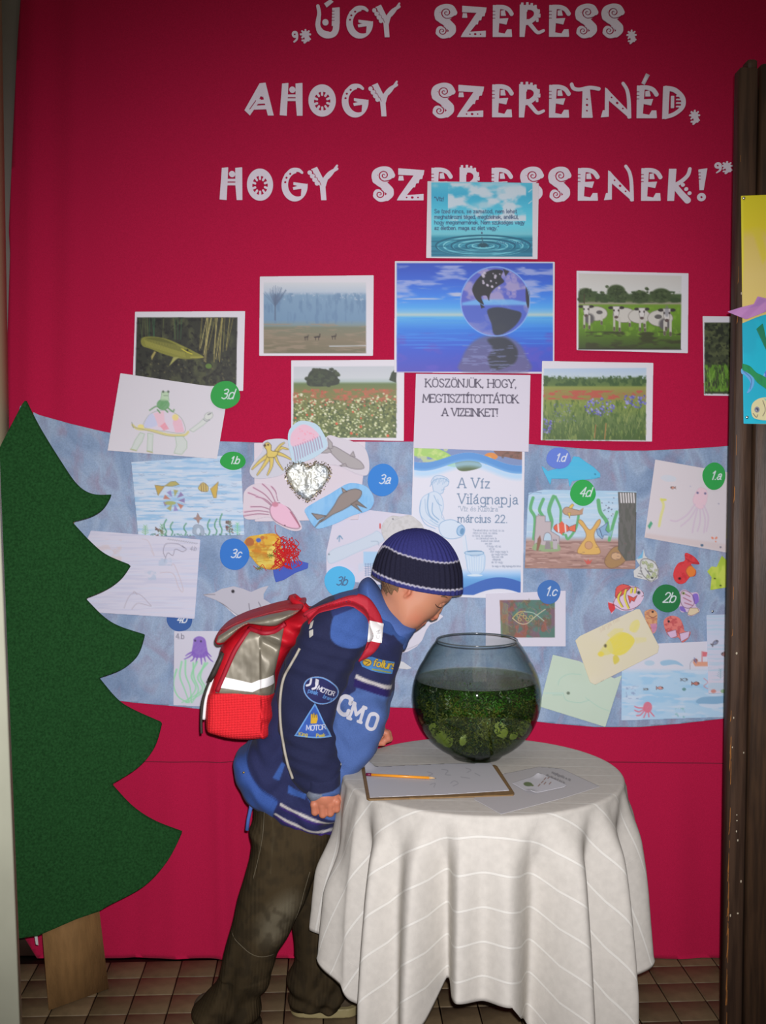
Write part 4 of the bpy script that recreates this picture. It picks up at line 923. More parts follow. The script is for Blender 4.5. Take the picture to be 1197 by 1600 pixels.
def p_shrub(C):
    q = [(1101, 504), (1180, 504), (1180, 616), (1101, 615)]; C.poly(q, (56, 64, 42)); C.noise(7, 7, (84, 92, 58), .45, .7, 3, .8, R4(1101, 505, 1180, 570)); C.noise(4, 4, (28, 34, 24), .5, .65, 5, .8, R4(1101, 505, 1180, 572))
    C.noise(3, 10, (92, 138, 40), .35, .6, 8, .9, R4(1101, 570, 1180, 612)); C.noise(3, 6, (40, 60, 26), .5, .7, 10, .7, R4(1101, 566, 1180, 616))
    R = random.Random(8)
    for k in range(90): x = R.uniform(1102, 1178); y = R.uniform(580, 612); C.line([(x, y), (x + R.uniform(-3, 3), y - R.uniform(5, 14))], .9, R.choice([(110, 160, 50), (70, 110, 36), (130, 176, 70)]), .8)
sheet('photograph', 'photograph of dark bushes above bright grass, half hidden by the partition', 'photograph', [(1098, 494), (1185, 495), (1185, 619), (1100, 618)], 0, p_shrub, m=M_PHOTO, group=GP)
# ---- text sheet and poster
def p_thanks(C):
    for k, (t, x, y, sz) in enumerate((('KÖSZÖNJÜK, HOGY,', 739, 605, 12.2), ('MEGTISZTÍTOTTÁTOK', 738, 629, 12.2), ('A VIZEINKET!', 737, 650, 11.4))):
        C.text(t, x - 2, y, sz, (62, 58, 74), 1.4, serif=True, align='c', sp=(.06, .015, .06)[k], rot=.5)
sheet('thank_you_sheet', 'white sheet of printed capitals below the globe print', 'sign', [(650, 584), (829, 586), (826, 706), (646, 700)], 3, p_thanks, .95, bg=(202, 198, 212))
def p_poster(C):
    C.vgrad([(696, (205, 204, 216)), (888, (200, 206, 220)), (896, (150, 188, 226)), (905, (90, 152, 208)), (936, (48, 112, 178))], [(646, 696), (819, 702), (816, 936), (640, 930)])
    f1 = lambda x: 716 + 9 * math.sin((x - 643) / 150.0 * 2 * math.pi + .9); f2 = lambda x: f1(x) + 13
    xs = np.linspace(647, 818, 30)
    C.poly([(647, 696)] + [(818, 703)] + [(x, f1(x) + (x - 730) * .03) for x in xs[::-1]], (112, 132, 176))
    C.poly(cr([(647, 698), (680, 700), (705, 712), (715, 728), (700, 728), (670, 714), (647, 712)], True, 5), (150, 190, 96)); C.noise(8, 6, (190, 206, 130), .5, .7, 3, .7, R4(647, 698, 700, 722))
    C.poly(cr([(712, 722), (730, 718), (748, 722), (752, 730), (730, 736), (716, 734)], True, 5), (78, 96, 60)); C.poly(cr([(774, 702), (818, 705), (818, 718), (790, 714), (778, 712)], True, 5), (124, 88, 78)); C.noise(6, 6, (90, 70, 60), .5, .7, 5, .7, R4(778, 702, 818, 716))
    C.poly(cr([(757, 722), (755, 714), (762, 708), (772, 708), (778, 714), (770, 720), (760, 726)], True, 4), (204, 130, 60)); C.ell(764, 716, 4, 3, (214, 170, 70))
    C.poly([(x, f1(x) + (x - 730) * .03) for x in xs] + [(x, f2(x) + (x - 730) * .03) for x in xs[::-1]], (74, 136, 200)); C.poly([(x, f2(x) - 1 + (x - 730) * .03) for x in xs] + [(x, f2(x) + 9 + (x - 730) * .03) for x in xs[::-1]], (150, 196, 230), .7, soft=7)
    # girl with a jug pouring water into a glass
    bl = (118, 156, 192); lt = (176, 196, 218)
    C.poly(cr([(674, 752), (680, 744), (692, 744), (701, 750), (700, 758), (694, 762), (692, 770), (684, 772), (678, 768), (676, 760)], True, 5), (186, 200, 218), line=bl, lw=.8)
    for k in range(9): C.line([(676 + k * 2.6, 757 - (k % 3) * 2), (678 + k * 2.6, 747 + (k % 2) * 3)], .8, bl, .7)
    C.line([(672, 760), (679, 750), (694, 748), (701, 753)], 1.2, bl, .8, True); C.line([(690, 766), (695, 764)], .8, bl)
    C.poly(cr([(668, 772), (680, 768), (690, 776), (693, 792), (690, 808), (700, 816), (694, 824), (680, 822), (668, 816), (658, 806), (656, 790), (660, 778)], True, 5), (190, 204, 220), line=(140, 172, 204), lw=.8)
    C.line([(670, 772), (668, 790), (672, 806), (684, 816)], 2.2, bl, .7, True); C.line([(678, 774), (684, 786), (690, 790)], 1.2, bl, .8, True); C.line([(658, 782), (656, 800), (664, 818), (680, 826)], 1.4, (130, 164, 200), .8, True); C.line([(676, 786), (676, 802), (686, 812)], 1.5, (90, 136, 180), .6, True)
    for p in (((664, 780), (666, 800), (676, 812)), ((684, 780), (688, 796), (694, 810)), ((672, 812), (684, 820), (696, 820))): C.line(list(p), 1.0, bl, .6, True)
    C.poly(cr([(690, 816), (706, 812), (722, 820), (726, 828), (722, 838), (706, 842), (692, 838), (686, 826)], True, 5), (192, 206, 222), line=bl, lw=.9); C.ell(720, 829, 6, 8, (150, 182, 212), line=(96, 144, 188), lw=1.2, rot=15); C.ell(722, 830, 3, 5, (90, 136, 176), rot=15)
    C.poly([(722, 838), (728, 838), (731, 866), (724, 866)], (196, 208, 222), .7, soft=2); C.line([(727, 836), (731, 864)], .8, (150, 184, 214))
    C.ell(741, 864, 15, 3.6, (170, 194, 216), line=(110, 150, 186), lw=1.1); C.poly(cr([(728, 866), (729, 878), (731, 890), (738, 898), (748, 898), (756, 890), (758, 876), (756, 866), (742, 870)], True, 5), (176, 200, 222), .8, line=(140, 176, 208), lw=.9)
    for k in range(7): C.line([(731 + 4 * k, 870), (733 + 3.4 * k, 892)], .8, (214, 224, 236), .7)
    C.line([(731, 862), (752, 861)], 1.1, (80, 124, 164)); C.ell(742, 899, 12, 1.8, (206, 220, 234), .8)
    tcol = (92, 118, 148)
    C.text('A Víz', 716, 762, 15, tcol, 1.55, serif=True, sp=.18, rot=.6); C.text('Világnapja', 716, 787, 15.4, tcol, 1.55, serif=True, sp=.11, rot=.6); C.text('"Víz és Kultúra"', 716, 798.5, 7.4, (130, 146, 168), .75, serif=True, sp=.08, rot=.6); C.text('március 22.', 716, 816, 11.8, tcol, 1.35, serif=True, sp=.09, rot=.6)
    R = random.Random(6); ln = [(739, 809), (738, 796), (738, 784), (742, 789), (752, 793), (758, 775), (761, 794), (764, 782), (766, 806), (768, 804), (768, 798), (768, 792), (768, 794)]
    words = 'Teneked nincs se ízed, se zamatod nem lehet hogy víz az élet vagy nagy kincse világnak te vagy '
    for k, (a, b_) in enumerate(ln):
        n = int((b_ - a) / 2.45); t = (words * 3)[k * 7:k * 7 + n]; C.text(t, a, 830 + 4.15 * k, 3.1, (130, 142, 164), .55, .75, sp=.14, rot=.5)
    C.text('te vagy a világ legnagyobb kincse', 769, 886, 2.9, (130, 142, 164), .5, .8, sp=.05)
    g1 = lambda x: 915 + 13 * math.sin((x - 690) / 190.0 * 2 * math.pi + math.pi * .55)
    C.poly([(x, g1(x)) for x in xs if x > 690] + [(x, g1(x) + 18) for x in xs[::-1] if x > 690], (44, 92, 172)); C.poly([(x, g1(x) + 18) for x in xs if x > 735] + [(818, 940), (735, 940)], (205, 206, 218))
    C.poly([(646, 898), (706, 908), (716, 930), (640, 932)], (90, 150, 206), .8, soft=6)
    C.poly([(646, 695), (647.5, 695), (641.5, 932), (640, 932)], (206, 204, 214)); C.poly([(816, 700), (821, 702), (818, 938), (813.5, 936)], (206, 204, 214)); C.poly([(640, 927), (818, 932), (818, 940), (640, 936)], (206, 208, 218))
sheet('world_water_day_poster', 'tall poster with a pale blue figure pouring a jug above blue waves', 'poster', [(646, 695), (820, 701), (817, 936), (640, 931)], 2, p_poster, .8, m=M_PHOTO)

# ---- children's drawings
def fish(C, x, y, s, body, fin=None, flip=1, line=(60, 50, 50), rot=0, lw=.8):
    c_, s_ = math.cos(math.radians(rot)), math.sin(math.radians(rot))
    T = lambda pts: [(x + (flip * a * c_ - b_ * s_) * s, y + (flip * a * s_ + b_ * c_) * s) for a, b_ in pts]
    C.poly(T([(-.8, 0), (-1.5, -.55), (-1.4, .0), (-1.5, .55)]), fin or body, line=line, lw=lw)
    C.poly(cr(T([(-1, 0), (-.3, -.5), (.5, -.45), (1, 0), (.5, .45), (-.3, .5)]), True, 4), body, line=line, lw=lw)
    C.ell(*T([(.6, -.12)])[0], .12 * s + .3, .12 * s + .3, (30, 30, 40))
def weed(C, x, y0, y1, col, w=1.6, n=4, amp=2):
    C.line([(x + amp * math.sin(k * 1.9), y0 + (y1 - y0) * k / n) for k in range(n + 1)], w, col, .9, True)
def fern(C, x, y0, y1, col, w=1.0):
    C.line([(x, y0), (x, y1)], w, col)
    for k in range(5):
        y = y0 + (y1 - y0) * (k + .5) / 5; r = 5 - k * .7; C.line([(x - r, y - 3), (x, y), (x + r, y - 3)], w, col, .85)
def d_turtle(C):
    C.poly(cr([(226, 668), (228, 655), (238, 645), (255, 641), (272, 645), (285, 656), (288, 676), (258, 674)], True, 4), (206, 196, 212), line=(150, 160, 150), lw=.9)
    C.poly(cr([(226, 668), (229, 654), (238, 646), (246, 664)], True, 4), (180, 190, 222), .8); C.poly([(240, 646), (256, 642), (258, 664), (248, 668)], (222, 176, 190), .8); C.poly([(272, 648), (284, 657), (288, 675), (274, 676), (270, 662)], (224, 160, 176), .8, hatch=.4); C.poly([(250, 666), (258, 660), (264, 670), (256, 673)], (226, 120, 136), .8, hatch=.4); C.ell(274, 652, 5, 5, (222, 206, 110), .8); C.ell(220, 667, 5, 4, (222, 208, 110), .9)
    C.line([(207, 664), (215, 670), (235, 672), (262, 679), (287, 680), (294, 675)], 3.6, (200, 190, 110), .9, True); C.line([(208, 667), (235, 674), (262, 681), (288, 682)], .9, (150, 150, 110), 1, True); C.line([(206, 660), (208, 668)], 1, (120, 130, 110))
    for pts in ([(219, 676), (211, 688), (205, 702), (213, 704), (222, 690), (226, 678)], [(231, 677), (230, 704), (238, 706), (239, 678)], [(274, 682), (276, 696), (272, 708), (284, 710), (292, 700), (292, 690), (286, 682)]):
        C.poly(pts, (184, 204, 186), .7, line=(150, 176, 150), lw=.9, hatch=.5)
    C.line([(204, 702), (213, 704)], 1.8, (160, 170, 120)); C.line([(230, 705), (238, 707)], 1.8, (160, 160, 110))
    C.poly([(296, 672), (312, 660), (322, 650), (332, 644), (328, 655), (318, 664), (302, 675)], (196, 208, 196), .6, line=(150, 170, 156), lw=.8); C.ell(326, 650, 7, 5.5, (200, 206, 200), line=(150, 156, 156), lw=.8, rot=-30); C.line([(325, 648), (329, 646)], 1.3, (70, 72, 84)); C.line([(318, 655), (322, 658), (328, 656)], .8, (110, 110, 124), 1, True)
    C.ell(255, 632, 10, 8.6, (72, 140, 74), hatch=.3); C.poly([(251, 626), (253, 612), (263, 612), (264, 626)], (160, 196, 150), .8, line=(120, 160, 120), lw=.7)
    for dx in (255, 263): C.ell(dx, 612, 1.8, 2, (84, 100, 84))
    C.line([(256, 618), (262, 618)], .8, (90, 110, 90)); C.line([(234, 641), (244, 635), (250, 638)], 2.2, (90, 140, 90), .9, True); C.line([(262, 637), (270, 643), (272, 640)], 2.2, (90, 140, 90), .9, True); C.line([(246, 640), (250, 645)], 2, (90, 140, 90)); C.line([(258, 640), (262, 644)], 2, (90, 140, 90))
sheet('drawing', 'pencil drawing of a long-legged turtle carrying a green frog', 'drawing', [(188, 583), (330, 604), (353, 615), (352, 640), (339, 717), (168, 704)], 2, d_turtle, group=GD, lift=[(168, 704, 50, .004)], bg=(202, 200, 208))
def d_aqua(C):
    C.vgrad([(712, (158, 190, 220)), (760, (182, 202, 222)), (840, (186, 206, 226))]); C.noise(34, 2.2, (122, 172, 212), .45, .7, 5, .8); C.noise(20, 3, (196, 208, 222), .55, .7, 6, .7)
    R = random.Random(1)
    for k in range(34): x = R.uniform(212, 372); y = R.uniform(720, 812); C.line([(x, y), (x + 4, y + 1.4), (x + 8, y + .2)], .7, (110, 130, 160), .6)
    C.poly([(242, 758), (257, 760), (247, 774)], (176, 146, 60), line=(110, 100, 60), lw=.7); C.poly([(258, 759), (266, 753), (274, 752), (280, 757), (268, 760)], (166, 156, 80), line=(110, 110, 70), lw=.7); C.line([(255, 760), (262, 758)], 1.2, (150, 130, 60))
    C.poly(cr([(310, 762), (317, 754), (325, 760), (324, 768), (314, 767)], True, 4), (190, 170, 90), line=(120, 100, 60), lw=.7); C.poly([(329, 764), (341, 753), (338, 778), (334, 778)], (190, 158, 60), line=(120, 100, 60), lw=.7)
    for k in range(3): C.line([(314 + 3.6 * k, 756), (315 + 3.6 * k, 768)], .9, (110, 80, 60))
    for k in range(9):
        a = k * 2 * math.pi / 9; cx, cy = 272, 782; col = [(120, 100, 150), (176, 100, 76), (130, 120, 176), (150, 150, 80)][k % 4]
        C.poly([(cx + 6 * math.cos(a), cy + 6 * math.sin(a)), (cx + 17 * math.cos(a - .22), cy + 17 * math.sin(a - .22)), (cx + 17 * math.cos(a + .22), cy + 17 * math.sin(a + .22))], col, .9)
    C.ell(266, 786, 9, 3, (150, 160, 80), .9); fern(C, 227, 836, 822, (110, 170, 110)); C.dots(22, (240, 824, 254, 838), (.8, 1.5), [(80, 60, 50), (120, 70, 60)], 2); fern(C, 253, 838, 820, (90, 150, 100))
    for x, y in ((258, 812), (268, 816), (289, 818), (326, 812), (337, 811), (345, 803)): weed(C, x, 836, y, (60, 132, 92), 2)
    C.poly([(309, 802), (312, 808), (316, 810), (312, 812), (310, 818), (307, 812), (302, 810), (307, 808)], (150, 120, 110), line=(110, 90, 90), lw=.6); C.poly(cr([(302, 834), (303, 822), (310, 820), (317, 824), (318, 836)], True, 4), (140, 158, 176), .9, line=(110, 124, 144), lw=.8); C.ell(310, 830, 3, 5, (186, 204, 224))
    C.dots(26, (353, 814, 364, 834), (.8, 1.5), [(110, 60, 70), (90, 70, 60)], 6); fern(C, 359, 834, 814, (90, 120, 90)); fern(C, 371, 834, 818, (100, 190, 130)); C.dots(50, (230, 834, 380, 839), (.7, 1.4), [(80, 120, 120), (90, 150, 130)], 7)
sheet('drawing', 'crayon drawing of two yellow fish and a ring of tiny fish over seaweed', 'drawing', [(205, 722), (376, 710), (382, 836), (216, 838)], 1, d_aqua, group=GD)
def d_dolphins(C):
    C.noise(50, 2.2, (178, 182, 206), .48, .7, 4, .6); C.noise(60, 3, (188, 200, 222), .55, .75, 14, .5)
    L = lambda p, col=(150, 140, 150), w=.9, a=.9: C.line(p, w, col, a, True)
    L([(259, 872), (255, 862), (258, 851), (265, 849), (278, 850), (285, 854), (291, 858), (285, 862), (274, 858), (270, 868), (262, 864), (257, 878)], (120, 116, 130)); C.line([(285, 853), (288, 856)], 1, (90, 90, 110))
    L([(268, 884), (272, 882), (281, 903), (286, 920), (284, 925), (278, 915), (272, 898), (262, 894), (250, 895)], (184, 168, 172)); L([(222, 842), (232, 846), (241, 868), (236, 860)], (190, 178, 182)); C.noise(8, 5, (150, 176, 200), .4, .6, 8, .5, R4(248, 872, 268, 884)); C.noise(6, 5, (150, 176, 200), .4, .6, 9, .5, R4(226, 892, 244, 906))
    L([(194, 950), (200, 935), (208, 927), (220, 930), (232, 942), (236, 947), (224, 944), (214, 943), (206, 952)], (160, 152, 162)); L([(208, 927), (210, 924), (214, 929)], (160, 152, 162)); C.noise(12, 8, (196, 176, 172), .45, .7, 12, .5, R4(150, 842, 190, 880))
    R = random.Random(1)
    for k in range(14): x = 262 + k * 3.4; C.line([(x, 843 + k * .5), (x + 2, 842 + k * .5)], 1, (110, 110, 120), .7)
    C.text('4.b', 297, 860, 6, (130, 130, 146), .8, shear=.2)
sheet('drawing', 'faint pencil drawing of leaping dolphins, partly covered by the fir tree', 'drawing', [(142, 829), (313, 843), (304, 967), (131, 956), (100, 930), (120, 880)], 3, d_dolphins, group=GD, bg=(198, 198, 214), wob=.0005)
def d_octo(C):
    v = (112, 76, 176); C.poly(cr([(302, 1004), (303, 998), (311, 994), (320, 998), (323, 1010), (324, 1024), (312, 1028), (300, 1024)], True, 5), v, hatch=.2)
    for p in ([(303, 1020), (296, 1026), (288, 1030)], [(305, 1022), (302, 1030), (298, 1033)], [(309, 1024), (306, 1036)], [(314, 1024), (315, 1038)], [(318, 1022), (321, 1034)], [(321, 1020), (328, 1030), (333, 1034)], [(322, 1018), (330, 1026)], [(302, 1018), (294, 1022), (290, 1025)]): C.line(p, 3.2, v, 1, True, 1.2)
    C.ell(305, 1001, 1.4, 1.6, (40, 30, 60)); C.ell(314, 1002, 1.4, 1.6, (40, 30, 60))
    R = random.Random(3); g = (120, 206, 144)
    for x, t, dx in ((276, 1046, -2), (284, 1034, 0), (290, 1032, 3), (302, 1036, 4), (308, 1034, -6), (320, 1036, -4), (324, 1036, -12)): C.line([(x, t), (x + dx - 3, t + 22), (x + dx + 4, t + 42), (296 + dx, 1098)], 3, g, .8, True, 1.6)
    C.text('4.b', 275, 998, 8, (80, 80, 96), .9)
sheet('drawing', 'drawing of a purple octopus above pale green seaweed, beside the backpack', 'drawing', [(272, 986), (360, 986), (362, 1106), (271, 1102)], 0, d_octo, group=GD, bg=(196, 196, 210))
sheet('backing_sheet', 'plain white sheet behind the squid, jellyfish and foil heart cut-outs', 'paper', [(397, 692), (571, 690), (570, 722), (560, 812), (398, 815)], 1, None, 1.6, group=None, bg=(204, 196, 206))
def d_whale(C):
    C.poly(cr([(512, 868), (522, 858), (550, 848), (580, 835), (590, 830), (600, 842), (590, 850), (560, 862), (530, 876), (515, 880)], True, 5), (184, 204, 218), .8, line=(160, 186, 206), lw=.8); C.ell(514, 866, 1.2, 1.2, (80, 100, 110)); C.line([(580, 846), (590, 846), (592, 852)], 1.4, (150, 170, 190), 1, True)
    C.rect(568, 862, 600, 884, (140, 192, 228), .8); C.line([(527, 842), (531, 837), (535, 842)], 1.5, (80, 130, 166), 1, True); C.line([(531, 838), (530, 846)], 1.3, (80, 130, 166)); C.line([(594, 819), (594, 825)], 2.4, (190, 60, 56)); C.noise(16, 9, (178, 200, 222), .5, .7, 3, .6, R4(560, 880, 600, 910))
    for k in range(6): C.line([(570, 882 + 3.4 * k), (592, 880 + 3.4 * k)], .7, (90, 120, 160)); C.line([(571 + 4 * k, 880), (572 + 4 * k, 900)], .7, (90, 120, 160))
sheet('drawing', 'drawing of a pale blue whale, half hidden behind the knitted cap', 'drawing', [(522, 808), (578, 797), (655, 806), (655, 920), (510, 905), (510, 862)], 0, d_whale, group=GD, bg=(200, 198, 214))
def d_squarium(C):
    C.vgrad([(762, (150, 190, 218)), (800, (168, 200, 222)), (838, (160, 190, 214)), (846, (164, 130, 120)), (888, (150, 112, 100))])
    C.noise(40, 3, (190, 208, 224), .5, .7, 3, .6, R4(820, 764, 966, 842)); C.noise(30, 2.2, (120, 84, 76), .5, .66, 5, .7, R4(820, 846, 1000, 888)); C.noise(18, 3, (186, 150, 140), .55, .7, 7, .7, R4(820, 846, 1000, 888))
    g = (74, 158, 92)
    for pts, w0 in (([(833, 778), (829, 795), (836, 810), (834, 842)], 5), ([(849, 780), (843, 796), (848, 806)], 5), ([(865, 776), (858, 796), (862, 815), (858, 830)], 6), ([(868, 776), (876, 795), (876, 815), (880, 835)], 4), ([(935, 782), (938, 800), (948, 815), (950, 832)], 6), ([(964, 800), (958, 820), (952, 844)], 5), ([(905, 800), (900, 825), (888, 842), (884, 836)], 4)): C.line(pts, w0, g, .95, True)
    C.poly([(838, 806), (841, 806), (841, 803), (844, 806), (852, 806), (852, 815), (861, 815), (861, 830), (874, 838), (874, 860), (834, 860)], (176, 164, 168), line=(110, 100, 104), lw=.8)
    C.poly(cr([(832, 858), (838, 848), (850, 852), (862, 846), (874, 852), (874, 861), (850, 862)], True, 4), (126, 156, 104), .9); C.poly(cr([(849, 845), (851, 835), (856, 832), (861, 836), (862, 845)], False, 4), (170, 196, 214), line=(110, 100, 104), lw=.8); C.poly([(838, 860), (840, 842), (844, 836), (846, 845), (841, 861)], (124, 84, 66)); C.rect(864, 840, 871, 858, (168, 160, 168)); C.ell(865.5, 844, .9, 1, (70, 60, 70)); C.ell(869, 844, .9, 1, (70, 60, 70)); C.poly([(853, 846), (859, 846), (861, 858), (851, 858)], (130, 120, 124))
    C.poly(cr([(880, 796), (886, 792), (898, 796), (906, 798), (910, 803), (900, 805), (886, 805), (880, 801)], True, 4), (176, 138, 108), line=(100, 80, 70), lw=.8); C.poly([(888, 793), (894, 787), (897, 789), (893, 795)], (214, 176, 70), line=(120, 100, 60), lw=.6); C.poly([(887, 801), (892, 801), (890, 810)], (214, 176, 70), line=(120, 100, 60), lw=.6); C.poly([(903, 799), (912, 793), (910, 804)], (170, 130, 100))
    C.poly(cr([(865, 825), (870, 819), (880, 818), (888, 822), (890, 828), (882, 832), (872, 832)], True, 4), (214, 80, 52), line=(90, 50, 40), lw=.7)
    for x in (872, 883): C.line([(x, 819), (x + 1, 831)], 2.4, (214, 206, 206))
    C.poly([(888, 824), (900, 819), (899, 831), (890, 829)], (214, 92, 62), line=(90, 50, 40), lw=.6); C.poly([(874, 818), (878, 814), (882, 819)], (214, 80, 52)); C.poly([(874, 832), (878, 836), (880, 831)], (214, 80, 52))
    C.poly(cr([(904, 816), (906, 812), (911, 815), (922, 828), (933, 814), (938, 812), (937, 820), (929, 832), (930, 846), (938, 860), (934, 866), (910, 866), (902, 862), (908, 850), (916, 838), (912, 826)], True, 4), (206, 160, 76), line=(140, 100, 60), lw=.9); C.ell(920, 852, 6, 6, (190, 140, 100), line=(150, 100, 60), lw=.8)
    C.poly([(932, 828), (942, 822), (950, 816), (946, 828), (954, 836), (944, 836), (941, 842), (934, 836)], (120, 160, 196), line=(60, 80, 120), lw=.8); C.line([(937, 826), (941, 838)], 1, (50, 60, 90)); C.poly([(948, 834), (958, 828), (954, 840)], (130, 170, 200), .8)
    C.poly(cr([(946, 872), (958, 856), (972, 854), (982, 864), (974, 880), (956, 888), (946, 882)], True, 4), (150, 112, 66), line=(100, 70, 50), lw=.8); C.ell(963, 869, 8, 6, (190, 150, 110), line=(110, 80, 60), lw=.8); C.poly([(964, 858), (970, 852), (974, 858)], (110, 140, 80))
    C.poly([(966, 769), (994, 770), (993, 875), (978, 876), (966, 858), (968, 808)], (84, 84, 80), line=(60, 60, 60), lw=.8); C.noise(3, 10, (66, 70, 62), .4, .6, 9, .7, [(966, 769), (994, 770), (993, 875), (978, 876), (966, 858)])
    for k in range(6): C.line([(970 + 4 * k, 771), (971 + 4 * k, 785)], 2.2, (206, 204, 206))
    C.poly([(916, 880), (912, 874), (917, 877), (919, 873), (921, 877), (926, 874), (922, 881), (917, 882)], (190, 70, 60)); R = random.Random(1)
    for k in range(40): x = R.uniform(822, 992); y = R.uniform(848, 886); C.line([(x, y), (x + 3, y)], .8, (100, 70, 66), .7)
    for k in range(18): C.ell(940 + R.uniform(0, 20), 778 + R.uniform(0, 34), .9, .9, (90, 100, 120))
    C.line([(826, 773), (834, 769), (846, 770)], 1, (90, 110, 150), .8, True)
sheet('drawing', 'crayon drawing of a castle, clownfish and tree stump under water', 'drawing', [(826, 770), (850, 765), (966, 767), (995, 768), (993, 876), (993, 889), (820, 888), (824, 800)], 1, d_squarium, 1.0, group=GD)
def d_octo2(C):
    C.poly(cr([(1087, 770), (1094, 762), (1104, 766), (1105, 780), (1098, 795), (1088, 792), (1083, 782)], True, 4), (222, 178, 194), .8, line=(200, 170, 186), lw=.6, hatch=.3)
    for p in ([(1086, 788), (1074, 804), (1058, 814), (1048, 813)], [(1088, 794), (1078, 810), (1064, 822)], [(1090, 795), (1085, 815), (1082, 832)], [(1094, 796), (1094, 815), (1090, 830)], [(1098, 795), (1102, 812), (1100, 832)], [(1100, 790), (1107, 808), (1104, 830)]): C.line(p, 2.4, (192, 170, 194), .7, True)
    C.ell(1090, 770, 1.8, 1.8, (90, 90, 130)); C.ell(1102, 771, 1.8, 1.8, (90, 90, 130)); C.poly(cr([(1032, 746), (1042, 742), (1056, 746), (1054, 752), (1040, 752)], True, 4), (180, 200, 216), .7, hatch=.5)
    fish(C, 1051, 762, 3.4, (196, 130, 110), flip=-1, lw=.4); C.line([(1033, 780), (1037, 790), (1033, 806), (1030, 822)], 4, (206, 206, 110), .8, True); C.ell(1037, 781, 5, 2, (200, 200, 80), .9); C.poly([(1012, 822), (1017, 814), (1020, 818), (1015, 827)], (60, 150, 110)); C.line([(1140, 790), (1136, 840)], 3, (214, 212, 150), .6)
    C.poly([(1008, 833), (1060, 840), (1148, 852), (1148, 864), (1008, 840)], (196, 178, 176), .6, soft=4); C.ell(1097, 852, 2.4, 2, (60, 90, 120)); C.dots(6, (1112, 840, 1120, 848), (1, 2), [(214, 120, 90)], 4); C.ell(1126, 855, 1.4, 1.4, (90, 90, 110)); C.ell(1123, 787, 1.4, 1, (150, 150, 170)); C.ell(1079, 760, 1.2, 1, (170, 170, 190))
sheet('drawing', 'pale drawing of a pink squid and yellow sea horse beside the wooden partition', 'drawing', [(1024, 718), (1160, 742), (1160, 868), (1007, 840)], 2, d_octo2, group=GD, bg=(202, 196, 202), lift=[(1007, 840, 40, .003)])
def d_scratch(C):
    q = [(781, 938), (867, 937), (867, 996), (783, 996)]; C.poly(q, (86, 78, 60)); C.noise(9, 30, (104, 76, 92), .45, .65, 3, .9, q, 3, 3); C.noise(12, 12, (60, 104, 90), .48, .65, 6, .9, q, 3, 2); C.noise(10, 14, (130, 70, 56), .55, .7, 8, .9, q, 3, 2)
    R = random.Random(2); P_ = [(120, 130, 70), (150, 90, 70), (70, 120, 104), (110, 84, 120), (60, 70, 50)]
    for k in range(130): x = R.uniform(784, 862); y = R.uniform(941, 992); C.line([(x, y), (x + R.uniform(-6, 6), y + R.uniform(-8, 8))], .9, R.choice(P_), .6)
    for k in range(6): C.line([(783 + 2 * k, 940 + k), (784 + 2 * k, 994 - k)], .8, (130, 150, 80), .6)
    C.line([(801, 966), (810, 957), (820, 955)], 1.1, (190, 170, 80), 1, True); C.line([(801, 966), (812, 974), (824, 974), (838, 962), (852, 952)], 1.1, (200, 190, 150), 1, True); C.line([(820, 956), (834, 958), (850, 970)], 1.1, (160, 190, 170), 1, True)
    for x, y in ((810, 962), (816, 960), (812, 968), (820, 964), (824, 968), (830, 964)): C.ell(x, y, 2.4, 2.4, None, line=(196, 170, 90), lw=.8)
sheet('drawing', 'dark scratched crayon picture of a fish on a white sheet above the bowl', 'drawing', [(759, 928), (884, 923), (884, 1010), (759, 1010)], 3, d_scratch, .9, group=GD, bg=(200, 198, 212), lift=[(759, 1010, 30, .002)])
def d_yfish(C):
    C.noise(60, 60, (206, 200, 160), .4, .7, 3, .4)
    C.poly(cr([(948, 1004), (955, 996), (968, 988), (982, 990), (992, 1000), (986, 1012), (975, 1022), (962, 1024), (950, 1016)], True, 4), (214, 200, 60), hatch=.25); C.poly(cr([(952, 1000), (938, 1016), (936, 1022), (946, 1024), (958, 1018)], True, 4), (206, 200, 110), .9, hatch=.2); C.ell(946, 1009, 2.4, 3, (120, 110, 70)); C.ell(946, 1009, 1, 1.3, (50, 50, 40)); C.ell(939, 1022, 5, 4, (214, 196, 60), .9)
    C.poly(cr([(984, 985), (986, 974), (996, 968), (1000, 976), (994, 988)], True, 4), (214, 204, 90), .8, hatch=.5); C.poly([(992, 996), (1010, 996), (1010, 1002), (994, 1006)], (210, 202, 120), .6, hatch=.5); C.poly(cr([(958, 1026), (964, 1024), (968, 1032), (960, 1038)], True, 4), (200, 186, 60), .9); C.text('sárga hal', 938, 988, 7, (190, 170, 150), .8, .6, rot=-32, shear=.3)
    C.poly([(948, 992), (960, 982), (975, 982), (972, 989), (955, 998)], (210, 200, 110), .7, hatch=.5); C.text('dani', 938, 1068, 6, (140, 130, 110), .8, .5, shear=.3)
sheet('drawing', 'cream sheet with a bright yellow fish, tilted over the green sheet', 'drawing', [(899, 1001), (906, 994), (994, 952), (1000, 952), (1030, 1010), (1028, 1020), (930, 1070), (922, 1066)], 3, d_yfish, group=GD, bg=(206, 200, 178), lift=[(930, 1068, 40, .004)])
def d_green(C):
    C.noise(60, 60, (178, 196, 178), .4, .7, 3, .5); cc = (150, 190, 176)
    C.line([(872, 1070), (876, 1060), (890, 1053), (908, 1054)], 1, cc, .9, True); C.line([(880, 1083), (885, 1094), (905, 1098), (920, 1094)], 1, cc, .9, True); C.line([(845, 1083), (880, 1083)], .9, (150, 200, 200), .8); C.ell(888, 1083, 2.6, 2.4, (90, 104, 90)); C.line([(864, 1086), (878, 1086)], .9, cc); C.line([(915, 1090), (935, 1104), (955, 1112)], .9, cc, .8, True)
